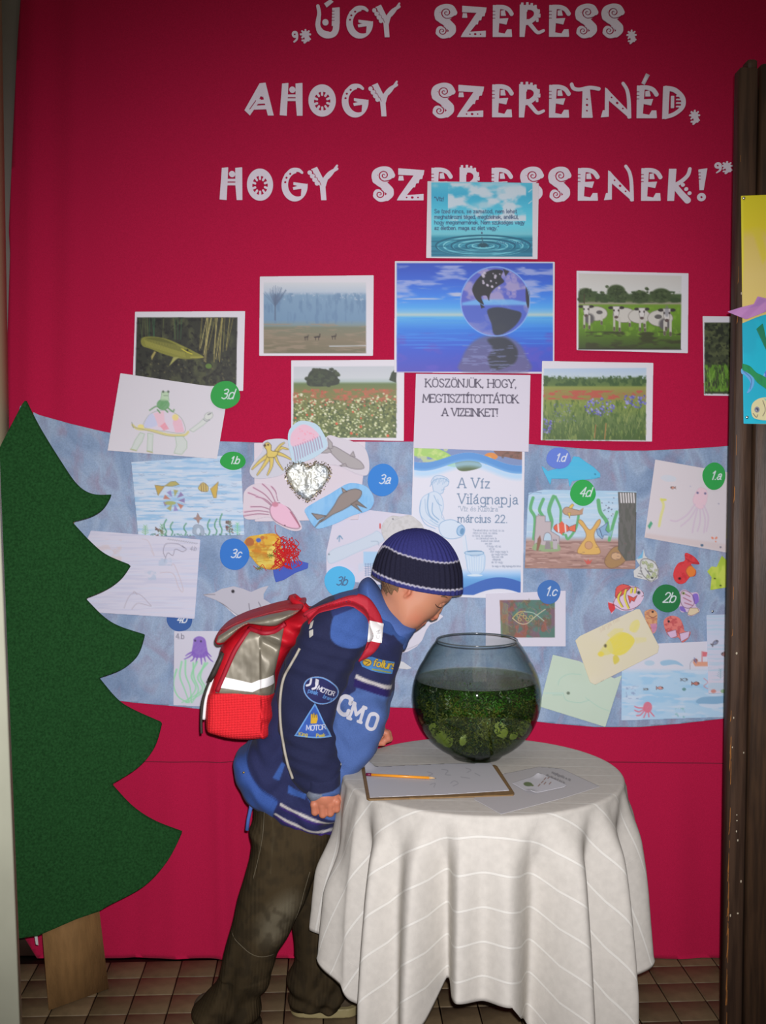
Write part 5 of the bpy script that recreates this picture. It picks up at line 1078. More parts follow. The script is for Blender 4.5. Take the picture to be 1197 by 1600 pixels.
sheet('drawing', 'pale green sheet with a faint fish outline, right of the bowl', 'drawing', [(864, 1023), (905, 1033), (960, 1060), (972, 1055), (946, 1136), (843, 1104)], 2, d_green, group=GD, bg=(184, 202, 186))
def d_sea(C):
    C.vgrad([(1003, (200, 200, 214)), (1044, (196, 200, 214)), (1052, (160, 196, 222)), (1124, (158, 196, 224))]); C.noise(22, 8, (132, 184, 220), .45, .7, 3, .7, R4(972, 1048, 1145, 1126)); C.noise(26, 6, (190, 206, 224), .55, .7, 5, .7, R4(972, 1048, 1145, 1126))
    C.poly(cr([(1032, 1034), (1044, 1031), (1058, 1033), (1068, 1041), (1055, 1038), (1036, 1040)], True, 4), (134, 176, 206)); C.ell(1015, 1036, 8, 4, (150, 186, 208), .7); C.poly([(1082, 1034), (1110, 1034), (1108, 1041), (1086, 1041)], (206, 140, 110)); C.line([(1097, 1034), (1097, 1018)], 1.2, (190, 80, 80)); C.poly([(1098, 1018), (1106, 1019), (1104, 1026), (1098, 1026)], (200, 90, 100)); C.ell(1087, 1032, 3.4, 3, (140, 80, 70)); C.line([(1085, 1028), (1088, 1036)], 1.2, (90, 110, 170)); C.line([(1078, 1046), (1079, 1036), (1084, 1030)], .7, (120, 120, 130), .9, True)
    r = (206, 90, 112); C.ell(1012, 1105, 7, 8.5, r, hatch=.25)
    for p in ([(1006, 1108), (999, 1112), (992, 1110)], [(1007, 1110), (1001, 1117), (995, 1118)], [(1010, 1112), (1006, 1121)], [(1013, 1112), (1014, 1120)], [(1016, 1112), (1022, 1119)], [(1006, 1106), (998, 1106), (992, 1104)]): C.line(p, 2, r, .9, True)
    fish(C, 1032, 1075, 4.4, (206, 140, 130), lw=.5); fish(C, 1010, 1077, 3, (150, 170, 180), lw=.4); fish(C, 1070, 1062, 4.5, (150, 180, 200), lw=.5); fish(C, 1088, 1068, 5, (176, 100, 86), lw=.6); C.ell(1069, 1077, 3, 2.4, (80, 130, 130)); C.line([(1100, 1060), (1106, 1066), (1100, 1072), (1106, 1076)], 1.2, (196, 110, 120), .8, True)
    C.poly(cr([(1088, 1098), (1095, 1090), (1120, 1088), (1140, 1088), (1142, 1098), (1110, 1102)], True, 4), (112, 160, 196)); C.poly(cr([(1092, 1100), (1120, 1100), (1142, 1097), (1130, 1105), (1105, 1106)], True, 4), (186, 204, 224)); C.noise(6, 4, (110, 130, 170), .5, .7, 8, .6, R4(978, 1072, 998, 1092)); C.noise(5, 6, (110, 170, 170), .5, .65, 9, .7, R4(1055, 1106, 1070, 1122))
sheet('drawing', 'wide drawing of a blue sea with a red octopus and small boat', 'drawing', [(972, 1008), (1110, 1002), (1150, 1008), (1142, 1120), (971, 1126)], 1, d_sea, group=GD)
def d_edge(C):
    C.vgrad([(960, (176, 188, 212)), (1000, (186, 194, 216)), (1060, (196, 194, 212)), (1084, (200, 192, 206))]); C.noise(40, 3, (150, 190, 212), .5, .7, 3, .6)
    fish(C, 1118, 1004, 5, (120, 130, 160), rot=-35, lw=.7); C.ell(1139, 990, 5, 3.4, (90, 140, 190)); fish(C, 1133, 1022, 6, (160, 110, 110), flip=-1, lw=.7); fern(C, 1126, 1060, 1046, (120, 160, 176), .8)
    C.ell(1115, 1080, 4, 3, (190, 120, 110)); C.ell(1130, 1080, 4, 3, (120, 160, 120)); C.ell(1140, 1072, 3, 6, (120, 160, 130))
sheet('drawing', 'pale lilac drawing of tiny fish, cut off by the partition edge', 'drawing', [(1104, 961), (1160, 959), (1160, 1082), (1107, 1084)], 3, d_edge, group=GD)
# white strip peeping out and the bluish paper scrap, both at the partition edge
# ---- cut-out animals and shapes
def c_sqy(C):
    y = (206, 186, 104); k_ = (84, 76, 60)
    for p, w0 in (([(418, 712), (405, 722), (394, 733)], 6), ([(421, 714), (412, 728), (402, 742)], 6), ([(424, 714), (424, 728), (418, 742)], 6.5), ([(430, 712), (434, 722), (442, 734)], 4), ([(433, 708), (444, 712), (455, 718)], 5.5), ([(432, 705), (440, 700), (450, 702)], 5), ([(432, 704), (438, 696), (444, 692)], 4)): C.line(p, w0 + 1.4, k_, .9, True, 2.6); C.line(p, w0, y, 1, True, 1.6)
    C.poly(cr([(412, 696), (418, 691), (424, 696), (424, 704), (434, 706), (430, 714), (418, 714), (417, 704)], True, 4), y, line=k_, lw=.7); C.ell(414, 696, 2, 2, (90, 70, 60)); C.ell(419, 695, 1.6, 1.6, (90, 70, 60))
sheet('squid_cutout', 'yellow octopus cut-out touching the jellyfish', 'cut-out', [(411, 691), (425, 686), (448, 687), (458, 700), (458, 722), (440, 742), (402, 748), (390, 738), (396, 722), (410, 705)], 3, c_sqy, smooth=True, group=GC, bg=(192, 194, 206))
def c_jelly(C):
    C.poly(cr([(456, 697), (455, 678), (468, 665), (480, 664), (492, 672), (498, 682), (478, 692)], True, 4), (220, 178, 196), hatch=.15)
    for k in range(12): x = 458 + 3.8 * k; y = 698 - 1.5 * k; C.line([(x, y), (x + 2, y + 8), (x + 4, y + 22 - k * .4)], 1.2, (150, 116, 150), .9, True)
    C.dots(14, (462, 670, 490, 690), (.7, 1.1), [(230, 140, 160)], 2, .8)
sheet('jellyfish_cutout', 'round jellyfish cut-out with pink bell and purple stripes', 'cut-out', [(450, 690), (452, 672), (465, 659), (480, 658), (496, 664), (507, 680), (512, 695), (504, 706), (485, 718), (460, 724), (454, 710)], 5, c_jelly, smooth=True, group=GC, bg=(180, 204, 220))
def c_dolf(C):
    k_ = (110, 104, 110); g = (164, 160, 162)
    C.poly(cr([(520, 697), (528, 700), (538, 706), (550, 713), (563, 721), (569, 731), (558, 733), (544, 730), (530, 720), (518, 708), (512, 700)], True, 4), g, line=k_, lw=.8); C.poly([(514, 702), (512, 684), (519, 692), (520, 700)], g, line=k_, lw=.8); C.poly([(514, 700), (500, 708), (510, 708), (518, 706)], g, line=k_, lw=.8); C.poly([(547, 712), (552, 705), (555, 714)], g, line=k_, lw=.8); C.poly([(540, 724), (530, 728), (542, 729)], g, line=k_, lw=.8)
sheet('dolphin_cutout', 'small grey dolphin diving right of the jellyfish cut-out', 'cut-out', [(506, 690), (514, 680), (530, 684), (552, 690), (570, 700), (577, 722), (574, 742), (556, 740), (530, 728), (500, 724), (490, 712), (500, 704)], 4, c_dolf, smooth=True, group=GC, bg=(200, 196, 206))
def c_heart(C): C.rgb[:] = (150, 158, 156)
hp = cr([(483, 730), (492, 724), (506, 726), (515, 735), (513, 748), (504, 762), (492, 774), (481, 782), (467, 774), (455, 760), (448, 744), (450, 731), (460, 724), (474, 724)], True, 6)
mf = mat('crinkled_foil', A(180, 182, 172), rough=.4, metal=.3, bump=.35, bscale=60, bdist=.006, col2=A(140, 150, 160), vscale=20)
C = Canvas(446, 722, 516, 783, .8); sd = sd_poly(C.X, C.Y, hp)
def hmap(Q):
    d = np.clip(-sd_poly(Q[:, 0], Q[:, 1], hp) / 8, 0, 1); r = .0045 * np.sqrt(np.clip(1 - (1 - d) ** 2, 0, 1)) + .0022 * (fbm(Q[:, 0] / 4, Q[:, 1] / 4, 7, 2) - .5) + .002 * np.exp(-((Q[:, 0] - 482) / 5) ** 2 - ((Q[:, 1] - 752) / 14) ** 2)
    return at_np(Q, YC - .0115 - r)
ht_ = link('foil_heart', flat_mesh('foil_heart', sd, C.h, C.x0, C.y0, hmap, (0, .001, 0)), mf); tag(ht_, 'padded silver foil heart with glittering fringe among the cut-outs', 'heart')
q = MB(); RR = random.Random(4); P = np.array(hp)
for k in range(420):
    i = RR.randrange(len(P)); p = P[i] + np.array([RR.uniform(-3.4, 3.4), RR.uniform(-3.4, 3.4)]); v = at(p[0], p[1], YC - .0135 - RR.uniform(0, .003)); e = RR.uniform(.0012, .0022); n = Vector((RR.uniform(-1, 1), RR.uniform(-1.4, -.4), RR.uniform(-1, 1))).normalized(); a = n.orthogonal() * e; b_ = n.cross(a)
    q.add([v + a, v + b_, v - a, v - b_], [(0, 1, 2, 3)])
tag(q.build('glitter_fringe', mat('glitter', A(186, 174, 140), rough=.35, metal=.85, col2=A(140, 130, 120), vscale=300), ht_, False), kind='stuff')
def c_sqp(C):
    k_ = (112, 78, 96)
    C.poly(cr([(424, 790), (440, 786), (456, 800), (468, 822), (462, 826), (445, 822), (428, 812), (422, 800)], True, 4), (218, 176, 198), line=k_, lw=.9, hatch=.12)
    for a, b_ in (((388, 770), (424, 790)), ((396, 762), (426, 786)), ((410, 756), (430, 784)), ((424, 760), (434, 782)), ((382, 800), (420, 800)), ((381, 806), (420, 804)), ((392, 792), (422, 796)), ((400, 776), (424, 788))): C.line([a, ((a[0] + b_[0]) / 2 + 2, (a[1] + b_[1]) / 2 - 2), b_], 3.4, (208, 174, 194), 1, True, 1.6); C.line([a, ((a[0] + b_[0]) / 2 + 2, (a[1] + b_[1]) / 2 - 2), b_], .9, k_, .9, True)
    C.ell(430, 788, 5, 4, (190, 130, 150)); C.ell(445, 821, 1, 1, (60, 40, 50)); C.line([(454, 800), (469, 823)], 1.6, (150, 84, 104), .9)
sheet('pink_squid_cutout', 'pink squid cut-out pointing down right with dark-lined tentacles', 'cut-out', [(380, 786), (382, 768), (395, 757), (415, 756), (430, 764), (436, 784), (455, 796), (470, 818), (470, 828), (455, 829), (432, 818), (420, 808), (395, 812), (381, 808)], 3, c_sqp, smooth=True, group=GC, bg=(204, 194, 204))
def c_dolb(C):
    C.noise(6, 20, (110, 170, 220), .4, .7, 3, .5); k_ = (86, 78, 74)
    C.poly(cr([(500, 816), (510, 806), (522, 790), (530, 776), (540, 768), (555, 764), (565, 768), (562, 778), (550, 788), (535, 797), (520, 804), (508, 812)], True, 4), (140, 130, 126), line=k_, lw=.9); C.poly([(510, 806), (487, 802), (496, 812)], (140, 130, 126), line=k_, lw=.9); C.poly([(506, 810), (492, 824), (500, 813)], (140, 130, 126), line=k_, lw=.9); C.poly([(536, 770), (534, 762), (542, 768)], (150, 136, 128), line=k_, lw=.9); C.poly([(548, 788), (565, 800), (556, 788), (573, 794), (558, 782)], (128, 118, 114), line=k_, lw=.9)
sheet('blue_dolphin_cutout', 'grey-brown dolphin on a bright blue oval below the foil heart', 'cut-out', [(479, 805), (477, 795), (495, 783), (515, 772), (540, 757), (555, 755), (572, 760), (582, 772), (584, 786), (575, 798), (550, 806), (525, 818), (500, 826), (490, 822)], 5, c_dolb, smooth=True, group=GC, bg=(136, 186, 226))
def c_coll(C):
    C.noise(9, 7, (190, 120, 40), .45, .65, 3, .9, None, 3, 1); C.noise(8, 8, (206, 190, 90), .52, .66, 6, .9); C.ell(390, 847, 7, 7, (164, 100, 56)); C.ell(404, 844, 4, 3.4, (70, 100, 180)); C.ell(410, 840, 3.5, 3, (180, 110, 60)); C.poly(cr([(418, 860), (428, 852), (440, 862), (444, 872), (430, 878), (420, 872)], True, 4), (214, 196, 96)); C.noise(30, 2, (170, 130, 50), .5, .62, 8, .6, R4(385, 850, 425, 890))
sheet('yellow_fish_collage', 'ochre and yellow collage fish with a loose red yarn tail', 'collage', [(381, 848), (388, 839), (402, 836), (415, 834), (430, 834), (438, 842), (440, 856), (446, 868), (443, 880), (436, 888), (420, 890), (404, 884), (392, 870), (382, 860)], 4, c_coll, smooth=True, bg=(206, 166, 60), lift=[(440, 860, 30, .006)])
fc = bpy.data.objects['yellow_fish_collage']; m_gthread = mat('green_thread', A(110, 130, 60), rough=.9); q = MB(); RR = random.Random(11); m_yarn = mat('red_yarn', A(196, 32, 36), rough=.9, bump=.4, bscale=900)
for k in range(46):
    x, y = RR.uniform(432, 462), RR.uniform(838, 858); pts = []
    for j in range(7):
        pts.append(at(x, y, YC - .017 - RR.uniform(0, .006))); x += RR.uniform(-8, 7) if 430 < x < 466 else (448 - x) * .5; y += RR.uniform(2, 9)
        if y > 890: break
    if len(pts) > 2: q.tube([tuple(p) for p in cr([tuple(p) for p in pts], False, 4)], .0012, 5)
for p in ([(430, 820), (431, 832), (440, 842)], [(432, 842), (444, 838), (430, 848), (442, 852)], [(396, 884), (404, 890), (410, 882), (416, 892)], [(430, 878), (442, 884), (436, 892)]): q.tube([tuple(at(a, b_, YC - .0165)) for a, b_ in cr(p, False, 4)], .0009, 5)
q.build('yarn_tail', m_yarn, fc)
for (cx, cy) in ((405, 888), (424, 868), (432, 862)):
    q = MB()
    for k in range(9): a = k * .7; q.tube([tuple(at(cx, cy, YC - .0165)), tuple(at(cx + 7 * math.cos(a), cy + 4 * math.sin(a), YC - .0175))], .0008, 5)
    q.build('thread_star', m_gthread, fc)
sheet('blue_paper_cutout', 'plain royal blue paper shape under the red yarn tail', 'cut-out', [(426, 886), (446, 878), (468, 876), (482, 880), (481, 888), (462, 895), (444, 906), (431, 910), (428, 900)], 2, None, 1.2, group=GC, bg=(62, 88, 178))
def c_dolw(C):
    k_ = (110, 108, 118); C.ell(364, 924, 2.6, 2.6, (48, 46, 52)); C.line([(317, 929), (336, 929)], .9, k_); C.line([(338, 939), (350, 945), (365, 957), (385, 970)], 1, k_, 1, True); C.poly([(338, 940), (350, 946), (366, 958), (384, 972), (372, 966), (350, 952)], (206, 206, 216)); C.line([(389, 943), (390, 952), (394, 962)], 1.1, k_, 1, True); C.line([(404, 941), (408, 950), (408, 962)], 1.1, k_, 1, True)
sheet('grey_dolphin_cutout', 'large pale grey dolphin head emerging above the red backpack', 'cut-out', [(316, 929), (335, 926), (346, 920), (365, 916), (380, 920), (392, 925), (408, 918), (420, 915), (412, 928), (412, 936), (425, 944), (434, 955), (430, 975), (400, 980), (384, 972), (365, 960), (350, 946), (338, 938), (322, 932)], 3, c_dolw, group=GC, bg=(176, 176, 188))
def c_wfish(C): C.noise(5, 5, (176, 176, 176), .4, .7, 3, .5); C.ell(614, 811, 1.3, 1.1, (110, 110, 120)); C.line([(604, 830), (612, 815), (630, 808)], .8, (170, 172, 176), .8, True)
sheet('round_white_cutout', 'round white cut-out fish peeking out above the knitted cap', 'cut-out', [(596, 828), (600, 815), (612, 806), (626, 807), (640, 805), (652, 812), (662, 824), (666, 850), (640, 862), (610, 856), (600, 842)], 3, c_wfish, smooth=True, group=GC, bg=(196, 196, 198))
sheet('white_whale_cutout', "white whale cut-out showing behind the boy's chin", 'cut-out', [(632, 990), (646, 978), (660, 972), (676, 966), (684, 957), (693, 963), (684, 971), (672, 976), (666, 985), (660, 1000), (652, 1010), (638, 1018), (624, 1022), (618, 1006)], 2, lambda C: C.line([(628, 1016), (640, 1013), (654, 1007)], .9, (150, 150, 162), .9, True), group=GC, bg=(204, 202, 214))
sheet('lower_white_cutout', 'second white cut-out edge showing left of the fish bowl', 'cut-out', [(618, 1032), (630, 1034), (644, 1044), (636, 1046), (620, 1044), (610, 1050)], 2, None, group=GC, bg=(200, 202, 206))
def c_cyan(C):
    C.ell(930, 741, 1.4, 1.2, (40, 90, 120)); C.line([(924, 747), (936, 746)], .7, (60, 140, 170)); C.noise(40, 5, (90, 180, 214), .5, .75, 3, .4)
sheet('cyan_shark_cutout', 'bright cyan shark cut-out between two class badges', 'cut-out', [(846, 728), (852, 732), (856, 736), (866, 733), (880, 730), (892, 722), (896, 713), (905, 714), (916, 722), (928, 730), (938, 740), (938, 746), (925, 749), (905, 750), (894, 752), (890, 762), (888, 748), (862, 748), (860, 758), (855, 748), (850, 738)], 2, c_cyan, group=GC, bg=(76, 176, 214))
def c_dot(C):
    R = random.Random(2); k_ = (84, 84, 90)
    for k in range(22): C.ell(R.uniform(1004, 1026), R.uniform(878, 902), 1.8, 1.8, (178, 186, 150), line=(130, 140, 110), lw=.6)
    C.line([(1008, 888), (1016, 899), (1012, 892), (1020, 894)], .9, k_); C.ell(1019, 903, 1.6, 1.6, (50, 50, 60)); C.poly([(995, 874), (1004, 872), (1006, 858), (1000, 866)], (110, 170, 206)); 
    for k in range(4): C.line([(996 + k * 2, 900 - k * 4), (1003, 902 - k * 5)], .8, k_)
    C.poly(cr([(1002, 876), (1010, 873), (1022, 878), (1028, 888), (1027, 900), (1018, 908), (1006, 900), (1001, 888)], True, 4), None, line=k_, lw=.9)
sheet('spotted_fish_cutout', 'white spotted fish cut-out with a small blue tail', 'cut-out', [(994, 874), (1002, 866), (1006, 857), (1008, 868), (1012, 872), (1024, 877), (1030, 890), (1028, 904), (1018, 910), (1010, 906), (1004, 905), (991, 902), (990, 892), (1000, 884)], 2, c_dot, group=GC, bg=(196, 198, 198))
def c_red(C):
    C.noise(4, 4, (178, 40, 50), .5, .7, 3, .6); C.poly(cr([(1072, 892), (1078, 884), (1087, 888), (1086, 898), (1078, 902)], True, 4), (214, 120, 50), line=(150, 80, 60), lw=.8); C.ell(1062, 904, 2.2, 2, (60, 20, 30)); C.line([(1068, 870), (1080, 878), (1092, 880)], 1, (150, 40, 50), 1, True)
sheet('red_fish_cutout', 'red fish cut-out swimming down with an orange fin', 'cut-out', cr([(1070, 866), (1074, 864), (1085, 870), (1093, 880), (1090, 882), (1080, 881), (1083, 886), (1088, 892), (1086, 900), (1078, 902), (1070, 911), (1060, 912), (1053, 904), (1053, 892), (1060, 880), (1070, 876)], True, 4), 2, c_red, group=GC, bg=(204, 60, 66))
def c_lime(C): C.noise(9, 20, (150, 180, 56), .5, .7, 3, .6); C.ell(1117, 904, 1.6, 1.1, (60, 70, 30)); C.ell(1126, 915, 1.6, 1.1, (60, 70, 30))
sheet('lime_fish_cutout', 'lime green folded paper fish beside the partition edge', 'cut-out', [(1105, 893), (1112, 885), (1120, 886), (1128, 868), (1134, 874), (1150, 884), (1150, 912), (1135, 918), (1110, 922), (1112, 902)], 3, c_lime, group=GC, bg=(184, 200, 84), lift=[(1128, 868, 22, .008)])
sheet('blue_scrap', 'small blue paper piece between lime fish and partition', 'cut-out', [(1143, 872), (1152, 866), (1152, 882), (1145, 880)], 1, None, group=GC, bg=(80, 140, 200))
def c_stripe(C):
    k_ = (96, 56, 66)
    C.poly([(950, 941), (960, 944), (962, 952), (955, 958), (950, 948)], (200, 60, 66)); C.poly(cr([(961, 930), (964, 917), (974, 913), (984, 916), (984, 920), (966, 934)], True, 4), (206, 84, 80), line=k_, lw=.8)
    for p in ([(970, 925), (966, 936), (972, 948)], [(978, 922), (976, 934), (982, 950)], [(987, 920), (986, 926)], [(993, 919), (992, 926)]): C.line(p, 3.2, (206, 196, 76), 1, True); C.line([(a + 2, b_) for a, b_ in p], .8, k_, 1, True)
    C.poly([(981, 930), (990, 934), (996, 930), (991, 940), (987, 938), (984, 943)], (206, 84, 70), line=k_, lw=.6); C.ell(998, 926, 3, 3, (110, 110, 120)); C.ell(998, 926, 1.5, 1.5, (40, 40, 50)); C.line([(1003, 932), (1006, 930)], .9, k_); C.poly(cr([(958, 944), (966, 928), (980, 919), (996, 918), (1006, 928), (1004, 940), (992, 950), (975, 953), (962, 946)], True, 4), None, line=k_, lw=.8)
sheet('striped_fish_cutout', 'pink fish cut-out with yellow stripes and red fins', 'cut-out', [(950, 940), (958, 942), (961, 930), (962, 918), (972, 912), (986, 915), (996, 917), (1006, 926), (1006, 934), (1000, 945), (988, 954), (972, 955), (962, 950), (956, 960), (951, 950)], 2, c_stripe, .8, group=GC, bg=(206, 184, 206))
def c_pur(C):
    for p in ([(1070, 928), (1078, 932)], [(1068, 934), (1080, 940)], [(1070, 942), (1082, 946)]): C.line(p, 1.8, (160, 110, 130), .9)
    C.ell(1068, 927, 2.6, 2.4, (150, 160, 110)); C.ell(1068, 927, 1.1, 1.1, (40, 40, 50)); C.poly(cr([(1082, 930), (1090, 928), (1092, 940), (1086, 944)], True, 4), (128, 104, 190)); C.poly(cr([(1062, 948), (1068, 948), (1072, 956), (1064, 954)], True, 4), (120, 100, 180)); C.poly([(1078, 950), (1090, 950), (1093, 956), (1086, 960), (1080, 962), (1074, 960)], (206, 190, 160), line=(110, 90, 90), lw=.6)
    C.poly(cr([(1065, 925), (1072, 923), (1082, 930), (1085, 942), (1078, 950), (1068, 948), (1063, 938)], True, 4), None, line=(110, 80, 100), lw=.8)
sheet('lilac_fish_cutout', 'small lilac striped fish partly under the dark green badge', 'cut-out', cr([(1062, 926), (1070, 921), (1080, 926), (1090, 926), (1093, 938), (1087, 946), (1094, 954), (1084, 962), (1075, 962), (1074, 956), (1064, 956), (1060, 940)], True, 4), 1, c_pur, .8, group=GC, bg=(196, 176, 200))
def c_or(C): C.noise(4, 3, (170, 110, 90), .5, .65, 4, .7); C.ell(1020, 956, 1.6, 1.6, (50, 40, 40)); C.line([(1014, 962), (1020, 965), (1026, 962)], .9, (110, 60, 60), 1, True); C.poly([(1016, 975), (1026, 974), (1027, 984), (1020, 990)], (180, 120, 176), .9, hatch=.4)
sheet('orange_fish_cutout', 'little orange-brown fish peeping from behind the cream sheet', 'cut-out', cr([(1007, 960), (1010, 954), (1020, 952), (1027, 958), (1027, 970), (1026, 984), (1020, 990), (1012, 980)], True, 4), 1, c_or, .8, group=GC, bg=(200, 150, 110))
def c_coral(C): C.noise(4, 4, (170, 70, 76), .5, .65, 4, .7); C.ell(1045, 971, 1.8, 1.8, (50, 40, 50)); C.poly([(1042, 988), (1056, 984), (1058, 994), (1048, 998)], (200, 170, 200), line=(110, 80, 100), lw=.6); C.poly([(1062, 990), (1078, 986), (1076, 996), (1064, 1003)], (200, 176, 204), line=(110, 80, 100), lw=.6)
sheet('coral_fish_cutout', 'coral red fish cut-out with pale fins below the dark green badge', 'cut-out', cr([(1037, 974), (1040, 966), (1050, 962), (1062, 966), (1068, 978), (1070, 986), (1079, 987), (1076, 997), (1066, 1004), (1060, 996), (1050, 997), (1042, 990)], True, 4), 2, c_coral, .8, group=GC, bg=(206, 116, 110))

# ---- round class badges
def badge(cx, cy, rx, ry, col, txt, tcol, label, layer=7, ts=15, rot=0, clip=None):
    o = [(cx + rx * math.cos(t) * (1 + .03 * math.sin(3 * t + cx)), cy + ry * math.sin(t) * (1 + .03 * math.cos(2 * t + cy))) for t in np.linspace(0, 2 * math.pi, 40)[:-1]]
    if clip: o = clip
    def pt(C):
        C.text(txt[0] + txt[1], cx - .42 * ts, cy + .40 * ts, ts, tcol, 1.7, shear=.35, sp=.08)
        C.text(txt[2], cx + .28 * ts, cy + .40 * ts, ts, tcol, 1.7, shear=.35)
    sheet('class_badge', label, 'badge', o, layer, pt, .7, bg=col, group=GB, lift=[(cx + rx, cy, rx * .8, .003)])
W_ = (206, 212, 220)
badge(352, 617, 23, 22, (48, 150, 70), '3.d', W_, 'bright green round badge 3.d over the turtle drawing', 8)
badge(364, 720, 20, 14, (40, 150, 66), '1.b', W_, 'flattened green badge 1.b on the seaweed crayon drawing', 7, 11)
badge(598, 750, 24, 25, (52, 124, 202), '3.a', W_, 'blue round badge 3.a right of the foil heart', 7, 14)
badge(366, 866, 23, 25, (48, 112, 192), '3.c', W_, 'blue round badge 3.c touching the ochre collage fish', 6, 13)
badge(531, 909, 24, 24, (76, 172, 220), '3.b', (70, 96, 130), 'light cyan round badge 3.b above the backpack strap', 5, 13)
badge(281, 968, 20, 19, (56, 92, 154), '4.b', W_, 'navy badge 4.b tucked under the pencil dolphins drawing', 1, 12)
badge(873, 716, 19, 17, (96, 122, 204), '1.d', W_, 'violet-blue round badge 1.d on the cyan shark', 7, 12)
badge(911, 770, 20, 20, (44, 158, 74), '4.d', W_, 'green round badge 4.d above the castle drawing', 7, 14)
badge(1116, 744, 18, 21, (44, 152, 72), '1.a', W_, 'green round badge 1.a on the pink squid drawing', 7, 13)
badge(858, 925, 18, 19, (62, 108, 174), '1.c', W_, 'steel blue round badge 1.c on the scratched fish picture', 7, 14)
badge(1042, 935, 22, 22, (30, 110, 60), '2.b', W_, 'dark green round badge 2.b amid the small fish cut-outs', 6, 15)
m_steel = mat('bright_steel', A(210, 210, 205), rough=.2, metal=1)
def pin(px, py, Y, label, r=.004):
    p = at(px, py, Y); q = MB(); q.ellipsoid((p.x, p.y - .002, p.z), (r, r * .7, r), 12); q.tube([(p.x, p.y, p.z), (p.x, p.y + .005, p.z)], .0006, 6); tag(q.build('drawing_pin', m_steel), label, 'pin')
pin(1113, 955, YC - .008, 'steel drawing pin below the lime fish')
# ---- underwater poster on the partition
YQ = YP - .0025
def psheet(name, outline, layer, paint, bg, h=1.0, parent=None, label=None, cat=None, group=None, lift=0, m=None):
    P = np.array(outline, float); C = Canvas(P[:, 0].min(), P[:, 1].min(), P[:, 0].max(), P[:, 1].max(), h, bg)
    if paint: paint(C)
    def mp_(Q):
        Y = YQ - .0014 * layer + 0 * Q[:, 0]
        if lift: Y = Y - lift * (np.sin((Q[:, 0] - 1135) / 22.0) * .5 + .5 + np.abs(((Q[:, 0] + Q[:, 1]) / 14) % 2 - 1))
        return at_np(Q, Y)
    o = link(name, flat_mesh(name, sd_poly(C.X, C.Y, outline), C.h, C.x0, C.y0, mp_, (0, .001, 0), C.rgb), m or M_PHOTO, parent)
    return tag(o, label, cat, group)
def p_yel(C):
    C.vgrad([(305, (206, 196, 36)), (355, (208, 192, 44)), (372, (206, 184, 96)), (430, (208, 186, 112)), (470, (206, 186, 110)), (505, (208, 186, 110))])
    C.poly([(1174, 355), (1188, 355), (1200, 400), (1192, 412)], (206, 190, 60), .8, soft=5); C.poly([(1158, 305), (1161, 305), (1162, 400), (1159, 480)], (214, 206, 50), .9, soft=3)
pos = psheet('underwater_poster', [(1158, 306), (1262, 302), (1262, 664), (1162, 662)], 0, p_yel, (206, 190, 90), 1.2, label='yellow and cyan undersea collage poster pinned to the wooden partition', cat='poster')
psheet('water_paper', cr([(1160, 505), (1170, 501), (1182, 496), (1194, 492)], False, 4) + [(1262, 480), (1262, 663), (1162, 662)], 1, lambda C: C.noise(30, 30, (30, 150, 180), .45, .7, 3, .4), (24, 170, 196), 1.2, pos)
psheet('purple_paper_strip', [(1136, 487), (1158, 480), (1178, 475), (1184, 463), (1197, 466), (1262, 450), (1262, 478), (1197, 487), (1166, 499)], 4, lambda C: C.poly([(1158, 484), (1180, 476), (1184, 464), (1200, 470), (1186, 478)], (160, 116, 176), .8), (176, 124, 180), 1.2, pos, lift=.003)
psheet('green_weed_strip', cr([(1160, 568), (1172, 572), (1182, 582), (1194, 588), (1212, 600)], False, 4) + cr([(1212, 620), (1195, 606), (1184, 598), (1174, 586), (1160, 578)], False, 4), 3, lambda C: C.noise(5, 20, (20, 110, 70), .5, .7, 3, .4), (34, 136, 80), 1.0, pos)
psheet('green_weed_strip', [(1182, 514), (1192, 505), (1204, 560), (1194, 540)], 3, None, (26, 118, 84), 1.0, pos)
def c_pf(C):
    k_ = (90, 84, 76); C.ell(1183, 640, 4, 4.6, (120, 124, 140)); C.ell(1183, 640, 2, 2.4, (60, 60, 80)); C.ell(1182, 641, 1, 1, (180, 180, 190)); C.line([(1177, 646), (1182, 652), (1184, 648)], 1, k_, 1, True); C.line([(1192, 626), (1196, 640), (1192, 650)], .9, k_, 1, True); C.poly([(1193, 622), (1200, 624), (1200, 630)], (110, 180, 170), .8)
psheet('paper_fish', cr([(1174, 640), (1177, 629), (1188, 622), (1202, 622), (1216, 634), (1218, 648), (1204, 656), (1188, 656), (1177, 652)], True, 4), 4, c_pf, (200, 194, 150), .8, pos)
psheet('blue_tail_fin', cr([(1159, 576), (1170, 580), (1178, 590), (1178, 602), (1172, 612), (1167, 614), (1172, 604), (1172, 596), (1164, 586), (1159, 584)], True, 4), 2, lambda C: C.line([(1162, 580), (1174, 592), (1172, 608)], .9, (60, 70, 130), .8, True), (96, 160, 210), .8, pos)
psheet('blue_tail_fin', cr([(1194, 584), (1206, 574), (1220, 590), (1204, 606), (1194, 598)], True, 4), 2, lambda C: C.noise(3, 9, (60, 100, 180), .45, .6, 3, .8), (120, 170, 214), .8, pos)
pin(1162, 310, YQ - .001, 'steel drawing pin at the top corner of the undersea poster'); pin(1167, 652, YQ - .002, 'steel drawing pin at the bottom corner of the undersea poster')

